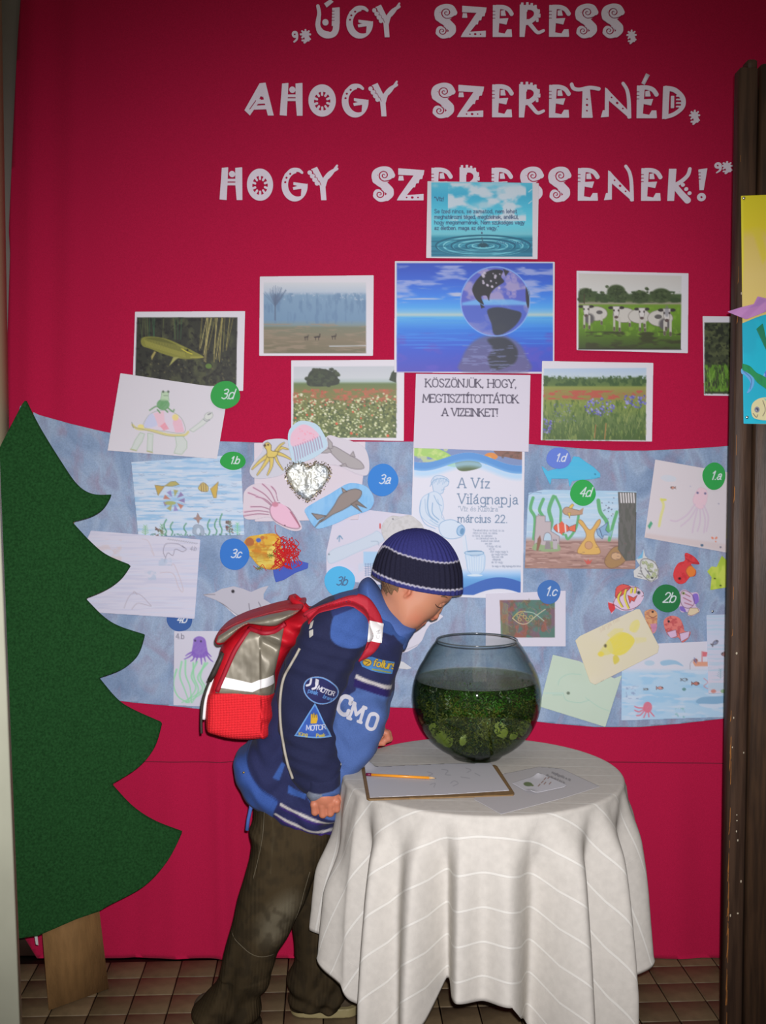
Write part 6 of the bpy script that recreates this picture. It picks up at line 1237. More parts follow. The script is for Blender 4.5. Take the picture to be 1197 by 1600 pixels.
# ================================================================== TABLE, CLOTH, BOWL AND PAPERS
SC.cycles.transparent_max_bounces = 24
GAIN = 0.97          # things standing nearer the flash than the wall
TX, TY, TR, TZ = .246, 2.75, .345, .700
table = empty('round_table', (TX, TY, 0), 'small round table hidden under the draped white tablecloth', 'table')
m_tw = mat('table_wood', A(110, 78, 50), rough=.5, var=.1, vscale=10)
q = MB(); q.lathe([(0, .672), (TR - .006, .672), (TR - .001, .677), (TR - .001, .692), (TR - .006, .6965), (0, .6965)], (TX, TY, 0), 64); q.build('table_top', m_tw, table)
q = MB(); q.lathe([(.25, .60), (.262, .60), (.262, .672), (.25, .672), (.25, .60)], (TX, TY, 0), 48); q.build('apron', m_tw, table)
for sx in (-1, 1):
    for sy in (-1, 1):
        q = MB(); q.tube([(TX + sx * .19, TY + sy * .15, .672), (TX + sx * .245, TY + sy * .16, 0)], [.018, .013], 12); q.build('leg', m_tw, table)
def cloth_mat(name, base, lines):
    m = mat(name, base, rough=.9, spec=.15, bump=.2, bscale=500, bdist=.001, var=.05, vscale=60)
    nt = m.node_tree; N, L = nt.nodes, nt.links; P = N['Principled BSDF']; uv = N.new('ShaderNodeUVMap'); sp = N.new('ShaderNodeSeparateXYZ'); L.new(uv.outputs[0], sp.inputs[0])
    def mth(op, a, b=None):
        n = N.new('ShaderNodeMath'); n.operation = op
        if isinstance(a, (int, float)): n.inputs[0].default_value = a
        else: L.new(a, n.inputs[0])
        if b is not None:
            if isinstance(b, (int, float)): n.inputs[1].default_value = b
            else: L.new(b, n.inputs[1])
        return n.outputs[0]
    f = mth('FRACT', mth('DIVIDE', mth('ADD', sp.outputs['Y'], 5.0), lines)); d = mth('ABSOLUTE', mth('SUBTRACT', f, .5)); l = mth('LESS_THAN', d, .034)
    f2 = mth('FRACT', mth('DIVIDE', mth('ADD', sp.outputs['X'], 5.013), lines * 2.4)); l2 = mth('MULTIPLY', mth('LESS_THAN', mth('ABSOLUTE', mth('SUBTRACT', f2, .5)), .006), .12)
    mask = mth('MAXIMUM', l, l2); mx = N.new('ShaderNodeMix'); mx.data_type = 'RGBA'; L.new(mask, mx.inputs[0]); src = P.inputs['Base Color'].links[0].from_socket
    L.new(src, mx.inputs[6]); mx.inputs[7].default_value = (*A(219, 217, 210), 1); L.new(mx.outputs[2], P.inputs['Base Color'])
    bp = [n for n in N if n.type == 'BUMP'][0]; b2 = N.new('ShaderNodeBump'); b2.inputs['Strength'].default_value = .8; b2.inputs['Distance'].default_value = .0015; L.new(mask, b2.inputs['Height']); L.new(bp.outputs[0], b2.inputs['Normal']); L.new(b2.outputs[0], P.inputs['Normal'])
    return m
m_tc = cloth_mat('striped_white_linen', A(203, 199, 191), .075)
knots = [(-202, 1, 1.0), (-192, -1, .8), (-180, 1, 1), (-170, -1, 1), (-160, 1, .9), (-150, .2, 1), (-143, -1, 1.1), (-133, 1, 1.1), (-126, -.3, 1), (-117.5, 1, 1.0), (-108.5, -1.3, 1), (-102, 1, .9), (-94.5, .1, .6), (-87, .9, .9), (-75, -1.4, 1), (-62.5, 1.1, 1.1), (-52, -1, 1), (-42, 1, 1.1), (-32, -1, .8), (-20, 1, .8),
         (-6, -1, .8), (8, 1, .9), (22, -1, .9), (36, 1, 1), (52, -1, 1), (68, 1, .8), (84, -1, .8), (100, 1, .8), (116, -1, .9), (132, 1, 1), (146, -1, .9), (158, 1, 1)]
kx = np.array([k[0] for k in knots] + [158 + .001]); ky = np.array([k[1] * k[2] for k in knots] + [1.0]); kx[-1] = 158.0; kx = kx[:-1]; ky = ky[:-1]
def fold_f(deg):
    deg = (deg + 202) % 360 - 202; i = np.clip(np.searchsorted(kx, deg, side='right') - 1, 0, len(kx) - 2); t = np.clip((deg - kx[i]) / (kx[i + 1] - kx[i]), 0, 1); t = t * t * (3 - 2 * t)
    return ky[i] * (1 - t) + ky[i + 1] * t
NF = 720; phi = np.linspace(0, 360, NF, endpoint=False) - 202; f = fold_f(phi); th = np.radians(phi + 97)
a_ = .712; drop = a_ / np.maximum(np.abs(np.cos(th)), np.abs(np.sin(th))) - TR; drop = np.minimum(drop, .585 - .04 * np.cos(4 * th)) + .004 * np.sin(np.radians(phi) * 9)
fx_ = [-202, -175, -160, -151, -143, -134, -122, -114, -109, -106, -94, -86, -80, -73, -60, -50, -41, -33, -20, 0, 158]
fy_ = [.42, .40, .42, .45, .53, .585, .56, .46, .385, .385, .388, .392, .45, .53, .585, .60, .56, .45, .425, .42, .42]
fd_ = np.interp(phi, fx_, fy_); drop = np.where((phi > -180) & (phi < 0), fd_, drop * .8 + .2 * .42)
V = []; UV = []; cph, sph = np.cos(np.radians(phi)), np.sin(np.radians(phi)); rp = math.radians(4)
def put(R, Z, flat):
    V.append(np.stack([TX + R * cph, TY + R * sph, Z + 0 * R], 1)); u, v = flat * cph, flat * sph; UV.append(np.stack([u * math.cos(rp) - v * math.sin(rp), u * math.sin(rp) + v * math.cos(rp)], 1))
one = np.ones(NF)
for k in range(1, 15):
    r = TR * .972 * k / 14; put(r * one, (TZ + .0006) * one, r * one)
for k in range(1, 7):
    an = math.pi / 2 * k / 6; put((TR - .0097 + .0097 * math.sin(an) + .002) * one, (TZ + .0006 - .0097 * (1 - math.cos(an))) * one, (TR - .006 + .015 * k / 6) * one)
NS = 46
for k in range(1, NS + 1):
    s = drop * k / NS; g = ss(-.01, .13, s) * (.42 + .58 * np.clip(s / .38, 0, 1.15)); fl_ = .038 * (1 - np.exp(-s / .16))
    wr = .0022 * np.sin(np.radians(phi) * 31 + s * 24) * np.exp(-s / .10) + .0014 * (fbm(phi / 4.0, s * 20, 6, 2) - .5) * np.minimum(s * 18, 1)
    hem = .002 * (np.abs((drop - s) - .012) < .003)
    pr = 1 - .75 * ss(-205, -190, phi) * ss(-146, -158, phi) * ss(.26, .12, s)
    R = TR + .0025 + fl_ * (.5 + .5 * pr) + .0255 * f * g * 1.85 * pr + wr + hem; R = np.maximum(R, TR + .0015 - .05 * ss(.04, .2, s))
    Z = TZ - .0091 - s * (.985 - .02 * np.abs(f)); put(R, Z, TR + .01 + s)
V = np.concatenate(V); UV = np.concatenate(UV); nr = len(V) // NF; V = np.concatenate([V, [[TX, TY, TZ + .0006]]]); UV = np.concatenate([UV, [[0, 0]]])
idx = np.arange(nr * NF).reshape(nr, NF); a0_ = idx[:-1]; b0_ = idx[1:]; quads = np.stack([a0_, b0_, np.roll(b0_, -1, 1), np.roll(a0_, -1, 1)], -1).reshape(-1, 4)
tri = np.stack([np.full(NF, nr * NF), idx[0], np.roll(idx[0], -1)], 1); loops = np.concatenate([quads.ravel(), tri.ravel()]); starts = np.concatenate([np.arange(len(quads)) * 4, len(quads) * 4 + np.arange(NF) * 3])
me = raw_mesh('tablecloth', V, loops, starts); ul = me.uv_layers.new(name='UVMap'); ul.data.foreach_set('uv', UV[loops].astype(np.float32).ravel())
tcl = tag(link('tablecloth', me, m_tc), 'white striped tablecloth draped in deep folds over the round table', 'tablecloth')
so = tcl.modifiers.new('thickness', 'SOLIDIFY'); so.thickness = .0012; so.offset = -1
ZT = TZ + .0012

# ---- glass bowl of pond water
BX = at(745, 1088, 2.875).x; BY = 2.875
m = bpy.data.materials.new('clear_glass'); nt, N, L, Pn = _nodes(m); N.remove(Pn); out = [n for n in N if n.type == 'OUTPUT_MATERIAL'][0]
def thin_glass(N, L, out, rough, edge, face, f0=1.45, gl=1.0):
    tr = N.new('ShaderNodeBsdfTransparent'); gs = N.new('ShaderNodeBsdfGlossy'); gs.inputs['Roughness'].default_value = rough; fr = N.new('ShaderNodeMapRange'); lf = N.new('ShaderNodeLayerWeight'); lf.inputs['Blend'].default_value = .5; pw = N.new('ShaderNodeMath'); pw.operation = 'POWER'; pw.inputs[1].default_value = 5; L.new(lf.outputs['Facing'], pw.inputs[0]); L.new(pw.outputs[0], fr.inputs[0]); fr.inputs[3].default_value = ((f0 - 1) / (f0 + 1)) ** 2; fr.inputs[4].default_value = .8
    lw = N.new('ShaderNodeLayerWeight'); lw.inputs['Blend'].default_value = .25; cm = N.new('ShaderNodeMix'); cm.data_type = 'RGBA'; L.new(lw.outputs['Facing'], cm.inputs[0]); cm.inputs[6].default_value = (*face, 1); cm.inputs[7].default_value = (*edge, 1); L.new(cm.outputs[2], tr.inputs[0])
    ms = N.new('ShaderNodeMixShader'); mm = N.new('ShaderNodeMath'); mm.operation = 'MULTIPLY'; mm.inputs[1].default_value = gl; L.new(fr.outputs[0], mm.inputs[0]); L.new(mm.outputs[0], ms.inputs[0]); L.new(tr.outputs[0], ms.inputs[1]); L.new(gs.outputs[0], ms.inputs[2]); L.new(ms.outputs[0], out.inputs[0]); return ms
thin_glass(N, L, out, .03, (.55, .60, .58), (.975, .98, .975), 1.45, .55); m_glass = m
prof = [(0, .0035), (.045, .0035), (.062, .006)]
RB = .1665
for a in np.linspace(-64, 34, 26): prof.append((RB * math.cos(math.radians(a)), .1655 + RB * .985 * math.sin(math.radians(a))))
prof += [(.1285, .276), (.1165, .294), (.1045, .310)]
inner = [(max(r - .0028, 0), z + (.003 if r < .07 else 0)) for r, z in prof]
ring = prof + [(.1043, .3118), (.1030, .3122), (.1018, .3112)] + inner[::-1]
q = MB(); q.lathe(ring, (BX, BY, ZT - .003), 96); bowl = q.build('fish_bowl', m_glass); tag(bowl, 'round clear glass bowl of green pond water standing on the table', 'bowl')
m = bpy.data.materials.new('pond_water'); nt, N, L, Pn = _nodes(m); N.remove(Pn); out = [n for n in N if n.type == 'OUTPUT_MATERIAL'][0]
thin_glass(N, L, out, .02, (.62, .70, .55), (.88, .93, .82), 1.33, .4); va = N.new('ShaderNodeVolumeAbsorption'); va.inputs['Color'].default_value = (.52, .62, .28, 1); va.inputs['Density'].default_value = 3.5; L.new(va.outputs[0], out.inputs['Volume'])
ZW = .2085; wp = [(0, .0075)] + [(r - .0036, z + .0012) for r, z in prof[2:] if z < ZW - .002] + [(.1575, ZW), (0, ZW)]
q = MB(); q.lathe(wp, (BX, BY, ZT - .003), 96); wat = q.build('pond_water', m); wat['kind'] = 'stuff'; tag(wat, 'murky green pond water in the glass bowl', 'water')
q = MB(); q.tube([(BX + .1033 * math.cos(t), BY + .1033 * math.sin(t), ZT - .003 + .3118) for t in np.linspace(0, 2 * math.pi, 97)[:-1]], .0017, 8, closed=True)
q.build('rim', mat('polished_rim', A(86, 96, 100), rough=.12, spec=.8), bowl)
mf_ = bpy.data.materials.new('surface_brightener'); nt, N, L, Pn = _nodes(mf_); out = [n for n in N if n.type == 'OUTPUT_MATERIAL'][0]; Pn.inputs['Base Color'].default_value = (*A(150, 156, 136), 1); Pn.inputs['Roughness'].default_value = .25
tr = N.new('ShaderNodeBsdfTransparent'); ms = N.new('ShaderNodeMixShader'); ms.inputs[0].default_value = .42; L.new(tr.outputs[0], ms.inputs[1]); L.new(Pn.outputs[0], ms.inputs[2]); L.new(ms.outputs[0], out.inputs[0])
q = MB(); q.lathe([(0, 0), (.05, 0), (.10, 0), (.152, 0), (.1565, .0012), (.1572, .0022)], (BX, BY, ZT - .003 + ZW + .0008), 96); q.build('surface_brightener', mf_, wat)  # pale see-through disc added to make the water surface look lighter
# waterweed filling it
m_w1 = mat('waterweed_dark', A(36, 58, 22), rough=.5, var=.4, vscale=40); m_w2 = mat('waterweed_green', A(56, 104, 30), rough=.45, var=.4, vscale=30); m_w3 = mat('waterweed_olive', A(92, 98, 38), rough=.6, var=.4, vscale=30); m_w4 = mat('yellow_green_leaf', A(128, 138, 60), rough=.4, spec=.4, var=.25, vscale=50)
RR = random.Random(17); cz = ZT - .003 + .1655
def inside(p, mgn=.008):
    d = Vector((p[0] - BX, p[1] - BY, (p[2] - cz) / .985)); return d.length < RB - mgn and p[2] < ZT + ZW - .005 and p[2] > ZT + .010
def weed_mass(name, mt, n, seed, lab, size, bias=None, up=0.0):
    RR = random.Random(seed); q = MB(); made = 0
    while made < n:
        p = Vector((BX + RR.uniform(-.165, .165), BY + RR.uniform(-.165, .165), ZT + RR.uniform(.012, ZW - .006)))
        if not inside(p, .011) or (bias and not bias(p)): continue
        made += 1; d = Vector((RR.uniform(-1, 1), RR.uniform(-1, 1), RR.uniform(-.6, 1) + up)).normalized(); pts = [p]
        for k in range(3):
            d = (d + Vector((RR.uniform(-.5, .5), RR.uniform(-.5, .5), RR.uniform(-.4, .4)))).normalized(); nx = pts[-1] + d * size
            if not inside(nx): break
            pts.append(nx)
        for k in range(len(pts) - 1):
            a, b_ = pts[k], pts[k + 1]; ax = (b_ - a).normalized(); o = ax.orthogonal().normalized(); o2 = ax.cross(o)
            for j in range(4):
                an = j * math.pi / 2 + k; e = (o * math.cos(an) + o2 * math.sin(an)) * size * .62; s_ = ax * size * .16; m_ = a + e * .55 + ax * size * .3
                q.add([a, m_ - s_, a + e + ax * size * .45, m_ + s_], [(0, 1, 2, 3)])
    o = q.build(name, mt, None, False); o['kind'] = 'stuff'; return tag(o, lab, 'waterweed')
weed_mass('waterweed', m_w1, 1300, 3, 'dense dark waterweed filling the glass bowl', .015)
weed_mass('waterweed', m_w3, 1300, 4, 'brown-olive waterweed low in the glass bowl', .014, lambda p: p.z < cz + .02 - .03 * fbm(p.x * 25, p.y * 25, 5, 2))
weed_mass('waterweed', m_w2, 420, 5, 'fresh green waterweed in the upper right of the glass bowl', .014, lambda p: p.z > cz - .09 + .12 * fbm(p.x * 22, p.y * 22, 9, 2) and (p.x > BX - .06) and fbm(p.x * 30, p.z * 30, 3, 2) > .45)
weed_mass('waterweed', m_w2, 120, 6, 'small green waterweed tuft left of centre in the glass bowl', .010, lambda p: abs(p.x - BX + .05) < .03 and abs(p.z - cz - .0) < .03 and p.y < BY)
def leaf(c, L_, W_, rx, rz, lab, curl=.35):
    V = []; F = []; n = 12
    for i in range(n + 1):
        t = i / n; wd = W_ * math.sin(math.pi * min(t * .94 + .03, 1)) ** .6
        for j in (-2, -1, 0, 1, 2): V.append(Vector(((t - .5) * L_, -curl * L_ * (t - .5) ** 2 * 1.6 + abs(j) * .0012, wd * j / 2 * (1 + .08 * math.sin(i * 2)))))
    for i in range(n):
        for j in range(4): F.append((i * 5 + j, i * 5 + j + 1, i * 5 + 6 + j, i * 5 + 5 + j))
    M = Matrix.Translation(Vector(c)) @ Matrix.Rotation(rz, 4, 'Z') @ Matrix.Rotation(rx, 4, 'Y'); q = MB(); q.add([M @ v for v in V], F); tag(q.build('floating_leaf', m_w4), lab, 'leaf', 'pale leaves in the bowl')
def bowlpt(px, py, inset=.012):
    o = at(px, py, 2.6); d = Vector(o) - Vector((0, 0, CAMZ)); d.normalize(); oc = Vector((0, 0, CAMZ)) - Vector((BX, BY, cz)); b_ = oc.dot(d); c = oc.dot(oc) - (RB - inset) ** 2; h_ = b_ * b_ - c; return Vector((0, 0, CAMZ)) + d * (-b_ - math.sqrt(max(h_, 0)))
leaf(bowlpt(690, 1148, .024), .075, .022, math.radians(42), math.radians(-20), 'long yellow-green leaf at the lower left inside the bowl'); leaf(bowlpt(724, 1157, .016), .018, .015, .3, 0, 'small round pale leaf at the bottom centre of the bowl', .1)
leaf(bowlpt(783, 1141, .02), .032, .022, -.5, .1, 'yellow-green leaf with dark stalks at the lower right of the bowl', .2); leaf(bowlpt(820, 1136, .02), .05, .016, -.9, .6, 'narrow pale leaf against the right wall of the bowl', .3)
leaf(bowlpt(803, 1150, .016), .018, .012, .9, .2, 'tiny pale leaf below the narrow right-hand leaf', .1)

# ---- clipboard, drawing, pencil, instruction sheet and card
def on_table(P, z):
    return np.array([list(at_z(a, b_, z)) for a, b_ in P])
def tsheet(name, outline, z, paint, bg, h, m, th, parent=None, label=None, cat=None, warp=None, zf=None):
    P = np.array(outline, float); C = Canvas(P[:, 0].min(), P[:, 1].min(), P[:, 0].max(), P[:, 1].max(), h, bg)
    if paint: paint(C)
    def mp_(Q):
        V = on_table(Q, z)
        if warp: V = warp(Q, V)
        return V
    return tag(link(name, flat_mesh(name, sd_poly(C.X, C.Y, outline), C.h, C.x0, C.y0, mp_, (0, 0, -th), C.rgb), m, parent), label, cat)
cb = empty('clipboard', at_z(690, 1215, ZT), 'brown hardboard clipboard with white paper on the front left of the table', 'clipboard')
tsheet('board', [(565, 1201), (568, 1199), (773, 1195), (777, 1197), (804, 1239), (802, 1242), (577, 1249), (573, 1247)], ZT + .0035, None, (132, 104, 66), 1.2, mat('hardboard_edge', A(128, 100, 62), rough=.7, var=.15, vscale=60), .0032, cb)
def p_sk(C):
    for p in ([(668, 1206), (676, 1209), (670, 1212)], [(690, 1202), (700, 1204), (696, 1210), (704, 1211)], [(728, 1200), (736, 1203), (730, 1207)], [(720, 1214), (734, 1216)], [(704, 1224), (710, 1220), (716, 1224), (708, 1228)], [(672, 1226), (680, 1224), (678, 1230)], [(742, 1208), (750, 1212)]): C.line(p, .9, (150, 150, 160), .7, True)
def wcurl(Q, V):
    r = np.sqrt((Q[:, 0] - 571) ** 2 + ((Q[:, 1] - 1194) * 2) ** 2); V[:, 2] += .016 * np.clip(1 - r / 26, 0, 1) ** 2; V[:, 1] += .0 * r; return V
o = tsheet('drawing_paper', [(570, 1200), (572, 1192), (586, 1198), (700, 1193), (767, 1192), (796, 1235), (700, 1241), (578, 1246)], ZT + .0045, p_sk, (200, 200, 206), .9, M_PAPER, .0005, cb, warp=wcurl); tag(o, 'white paper with faint pencil sketch'); del o['label']; o['label'] = 'white paper with faint pencil marks'
pz = ZT + .0048 + .0036; pa = at_z(572, 1210, pz); pb = at_z(682, 1216, pz); pd = (pb - pa); pl_ = pd.length
pen = empty('pencil', pa, 'orange-yellow pencil with dark red end lying on the white paper', 'pencil')
q = MB(); q.tube([pa + pd * .075, pa + pd * .9], .0036, 6); q.build('shaft', mat('orange_lacquer', A(228, 150, 40), rough=.3, spec=.5), pen, False)
q = MB(); q.tube([pa, pa + pd * .078], .0037, 12); q.build('end_cap', mat('dark_red_lacquer', A(110, 26, 60), rough=.35), pen)
q = MB(); q.tube([pa + pd * .9, pa + pd * .98], [.0035, .0009], 6); q.build('sharpened_wood', mat('cut_wood', A(206, 170, 120), rough=.8), pen, False); q = MB(); q.tube([pa + pd * .98, pb], [.0009, .0002], 6); q.build('lead', mat('graphite', A(50, 50, 54), rough=.4), pen)
q = MB(); 
for k in range(7): c_ = pa + pd * (.47 + .022 * k); q.box((c_.x - .0008, c_.y - .0013, c_.z + .0029), (c_.x + .0008, c_.y + .0013, c_.z + .0034))
l_ = q.build('stamped_mark', mat('brown_stamp', A(120, 70, 40), rough=.6), pen, False); l_['kind'] = 'stuff'
def p_ins(C):
    for k in range(2):
        x0, y0 = 862 - k * 9, 1208 + k * 4.6; C.text(('megfigyelés a víz', 'élővilágáról írd le', 'mit látsz a vízben')[k], x0, y0, 3.5, (120, 118, 122), .6, rot=23, sp=.12)
def wsag(Q, V):
    d = np.sqrt((V[:, 0] - TX) ** 2 + (V[:, 1] - TY) ** 2); over = np.clip(d - (TR - .006), 0, .1); V[:, 2] -= over * .55; return V
tsheet('instruction_sheet', [(782, 1210), (842, 1198), (878, 1201), (938, 1229), (880, 1247), (783, 1272), (741, 1249), (742, 1243), (805, 1241)], ZT + .0010, p_ins, (192, 190, 192), .9, M_PAPER, .0006, None, 'printed white sheet at the front right of the table, partly under the clipboard', 'paper', wsag)
def p_card(C):
    C.ell(825, 1226, 7, 3.4, (110, 126, 90), rot=6); C.ell(832, 1228, 2, 1.4, (120, 130, 90)); 
    for x, y in ((841, 1229), (846, 1224), (850, 1226), (858, 1226), (850, 1219), (856, 1217)): C.line([(x, y), (x + 3, y - 3)], 1.1, (130, 80, 60), .9)
def wcard(Q, V):
    for (a, b_) in ((841, 1211), (829, 1240)): V[:, 2] += .007 * np.clip(1 - np.sqrt((Q[:, 0] - a) ** 2 + ((Q[:, 1] - b_) * 2) ** 2) / 16, 0, 1) ** 2
    V[:, 2] += .0012; return V
tsheet('picture_card', [(800, 1224), (838, 1212), (850, 1211), (886, 1227), (882, 1230), (836, 1240), (828, 1240)], ZT + .0022, p_card, (206, 206, 212), .8, M_PAPER, .0006, None, 'small white card with a green turtle picture on the instruction sheet', 'card', wcard)

# ================================================================== THE BOY
YB = 2.86                                  # mid plane of his body
def PB(a, b_, Y=YB): return tuple(at(a, b_, Y))
boy = empty('person', (at(440, 1580, YB).x, YB, 0), 'boy in knitted cap, blue jacket and brown corduroys leaning over to look into the bowl', 'person')
def side_paint(x0, y0, x1, y1, Yref, paint, bg, h=1.0):
    C = Canvas(x0, y0, x1, y1, h, bg); paint(C)
    def f(P):
        px, py = inv_np(P, Yref); i = np.clip((px - C.x0) / C.h, 0, C.nx - 1.001); j = np.clip((py - C.y0) / C.h, 0, C.ny - 1.001)
        i0 = i.astype(int); j0 = j.astype(int); fx = (i - i0)[:, None]; fy = (j - j0)[:, None]; R_ = C.rgb
        return alb((R_[j0, i0] * (1 - fx) + R_[j0, i0 + 1] * fx) * (1 - fy) + (R_[j0 + 1, i0] * (1 - fx) + R_[j0 + 1, i0 + 1] * fx) * fy)
    return f
NAVY = (45, 50, 88); MID = (76, 102, 158)

# ---- body: head, neck, trunk, arms and hands in one surface
h = .0026
vb = Vol((-.36, 2.64, .60), (.20, 3.08, 1.31), h)
def PM(a, b_, off, s_): p = at(a, b_, YB - off); return (p.x, YB + s_ * off, p.z)
head_out = [(600, 935), (597, 915), (596, 885), (606, 858), (628, 842), (655, 836), (685, 846), (702, 864), (711, 886), (711, 908), (709, 924), (706, 933), (700, 940), (692, 946), (687, 952), (680, 960), (672, 966), (665, 970), (659, 975), (655, 979), (650, 982), (642, 986), (630, 988), (616, 982), (606, 962)]
vb.inflate(head_out, YB, .072, .062, k=.004, pw=2.2)
vb.chain([PB(612, 950), PB(596, 975), PB(570, 1010)], [.046, .046, .055], .02)                    # neck
vb.chain([PB(566, 1010), PB(520, 1080), PB(495, 1130)], [.075, .082, .08], .03)  # trunk
for s_ in (-1, 1): vb.cone(PB(560, 1000, YB), .06, PM(545, 990, .085, s_), .045, .03)
# nose, brow, cheeks, lips, chin, ear
vb.chain([PB(692, 942), PB(686, 952), PB(680, 961.5)], [.0055, .0068, .0082], .006); vb.cone(PB(681, 962.5), .0078, PB(675.5, 965.5), .0070, .004)
for s_ in (-1, 1):
    vb.ell(PM(673.5, 963, .0095, s_), (.0072, .0052, .0062), .003); vb.ell(PM(677, 967.5, .0048, s_), (.0026, .0022, .0026), .0015, sub=True)
    vb.ell(PM(645, 962, .040, s_), (.024, .020, .022), .018)                                  # cheek
    vb.ell(PM(688, 944, .030, s_), (.013, .014, .010), .006, sub=True)                     # eye socket
    vb.ell(PM(684, 944.5, .0295, s_), (.0125, .0125, .0118), .003)                            # lidded eye
    vb.cone(PM(698, 932, .012, s_), .006, PM(692, 931, .045, s_), .006, .008)             # brow ridge
    # ear: rim and lobe
    e = lambda a, b_, o: PM(a, b_, .0685 + o, s_)
    vb.chain([e(637, 911, .002), e(642, 918, .006), e(639, 927, .007), e(633, 932, .003)], [.0045, .005, .0045, .004], .003); vb.ell(e(635, 919, .001), (.008, .005, .011), .003)
vb.ell(PB(663, 972.5), (.0085, .016, .0048), .004, rot=40); vb.ell(PB(657, 977), (.0080, .014, .0046), .004, rot=40); vb.cone(PB(660.5, 975.6, YB - .017), .0012, PB(660.5, 975.6, YB + .017), .0012, .002, sub=True)
vb.ell(PB(648, 979), (.014, .022, .010), .008, rot=40)
# near arm to the hanging fist
YA = 2.722
vb.chain([PB(528, 985, 2.77), PB(492, 1110, 2.745), PB(504, 1200, 2.735), PB(506, 1230, 2.712)], [.034, .026, .021, .020], .01)
FY = 2.700
F = lambda a, b_, d=0.0: PB(a, b_, FY + d)
vb.chain([F(506, 1230, .008), F(507, 1243)], [.020, .025], .008); vb.ell(F(507, 1250), (.034, .018, .020), .008)
for k, (x0, x1, yb, r) in enumerate(((491, 492, 1269, .0086), (503.5, 504.5, 1272.5, .0092), (515.5, 516, 1270.5, .0090), (526, 526, 1264.5, .0082))):
    y0 = (1257, 1258, 1257, 1253)[k]
    vb.chain([F(x0 + (507 - x0) * .25, y0 - 8), F(x0, y0, -.008), F(x1, yb, -.004), F(x1 + .5, yb + .5, .012), F(x1, yb - 10, .022), F(x1, yb - 17, .014)], [r * 1.02, r * 1.08, r, r * .93, r * .86, r * .8], .0028)
vb.chain([F(518, 1240, .002), F(529, 1249, .006), F(530, 1259, .012), F(522, 1266, .020)], [.0115, .0095, .0085, .0075], .004)
# far arm to the fist resting on the table edge
vb.chain([PB(560, 990, 2.94), PB(575, 1080, 3.0), PB(584, 1133, 3.0)], [.036, .030, .021], .01)
GY = 2.99
G = lambda a, b_, d=0.0: PB(a, b_, GY + d)
vb.chain([G(584, 1132), G(591, 1143)], [.021, .021], .008); vb.ell(G(594, 1147), (.020, .024, .018), .008)
for k, dy in enumerate((-.026, -.009, .008, .023)):
    r = (.0083, .009, .0088, .0078)[k]; px_ = (604, 606, 605, 602)[k]
    vb.chain([G(595, 1143, dy), G(px_, 1146 , dy), G(px_ + 2.5, 1154, dy), G(px_ - 9, 1159.5, dy), G(px_ - 17, 1157, dy)], [r * 1.05, r * 1.08, r, r * .92, r * .85], .0028)
vb.chain([G(586, 1143, -.022), G(582, 1153, -.030), G(590, 1160.5, -.031), G(599, 1161.5, -.030)], [.0105, .0095, .0082, .0072], .004)
SKIN = (202, 140, 110)
def skin_cols(P):
    px, py = inv_np(P, YB); c = np.tile(np.array(SKIN, float), (len(P), 1))
    def mixc(col, m): nonlocal c; c = c * (1 - m[:, None]) + np.array(col, float) * m[:, None]
    hd = (py < 1000)
    mixc((204, 118, 92), hd * .5 * np.exp(-((px - 650) / 14) ** 2 - ((py - 962) / 12) ** 2)); mixc((208, 110, 88), hd * .5 * np.exp(-((px - 678) / 6) ** 2 - ((py - 965) / 5) ** 2)); mixc((196, 104, 88), hd * .55 * (np.abs(P[:, 1] - YB) < .022) * np.exp(-((px - 660) / 6) ** 2 - ((py - 975.5) / 4) ** 2) * 1.2)
    mixc((206, 112, 86), hd * .6 * np.exp(-((px - 637) / 7) ** 2 - ((py - 922) / 9) ** 2)); mixc((196, 112, 86), (~hd) * .5 * np.ones(len(P))); return alb(c)
me = vb.mesh('body', colfn=skin_cols)
m_skin = mat('skin', attr=True, rough=.5, spec=.35, sss=.12, bump=.06, bscale=300, bdist=.001)
body = link('body', me, m_skin, boy); tb = bvh(body)
# eyelashes, eyebrows, hair
m_lash = mat('dark_lash', A(58, 38, 32), rough=.7); m_hair = mat('light_brown_hair', A(128, 96, 66), rough=.6, var=.35, vscale=300, stretch=(6, 6, 1), bump=.6, bscale=500, bdist=.001)
tbt = tb
for s_ in (-1, 1):
    def surf(a, b_, s=s_):
        o = at(a, b_, YB - .03); r = tbt.ray_cast(Vector((o.x, YB + s * .3, o.z)), Vector((0, -s, 0))); return r[0] if r[0] is not None else Vector(o)
    q = MB(); pts = [surf(a, b_) for a, b_ in cr([(679, 941), (682, 945.5), (686, 948.2), (690.5, 949.3)], False, 5)]; pts = [p + Vector((.0006, s_ * .0008, -.0004)) for p in pts]; q.tube(pts, [.0007 + .0006 * math.sin(math.pi * i / (len(pts) - 1)) for i in range(len(pts))], 6)
    for k in range(2, len(pts), 3): q.tube([pts[k], pts[k] + Vector((.0020, s_ * .0010, -.0020))], [.0005, .0002], 5)
    q.build('eyelashes', m_lash, body)
    q = MB(); pts = [surf(a, b_) + Vector((0, s_ * .0006, 0)) for a, b_ in cr([(688, 929), (694, 930), (699, 933)], False, 5)]; q.tube(pts, [.0012, .002, .0022, .0022, .002, .002, .0018, .0016, .0012, .0010, .0006][:len(pts)], 6); q.build('eyebrow', m_hair, body)
vh = Vol((-.02, 2.76, 1.09), (.05, 2.96, 1.20), .0017)
vh.inflate(head_out, YB, .0755, .060, k=.002, pw=2.2); vh.prism(cr([(575, 880), (640, 880), (628, 908), (624, 916), (621, 925), (616, 921), (612, 930), (606, 926), (604, 942), (598, 934), (580, 930)], True, 4), 2.80, keep=True)
px_n = vh.ax
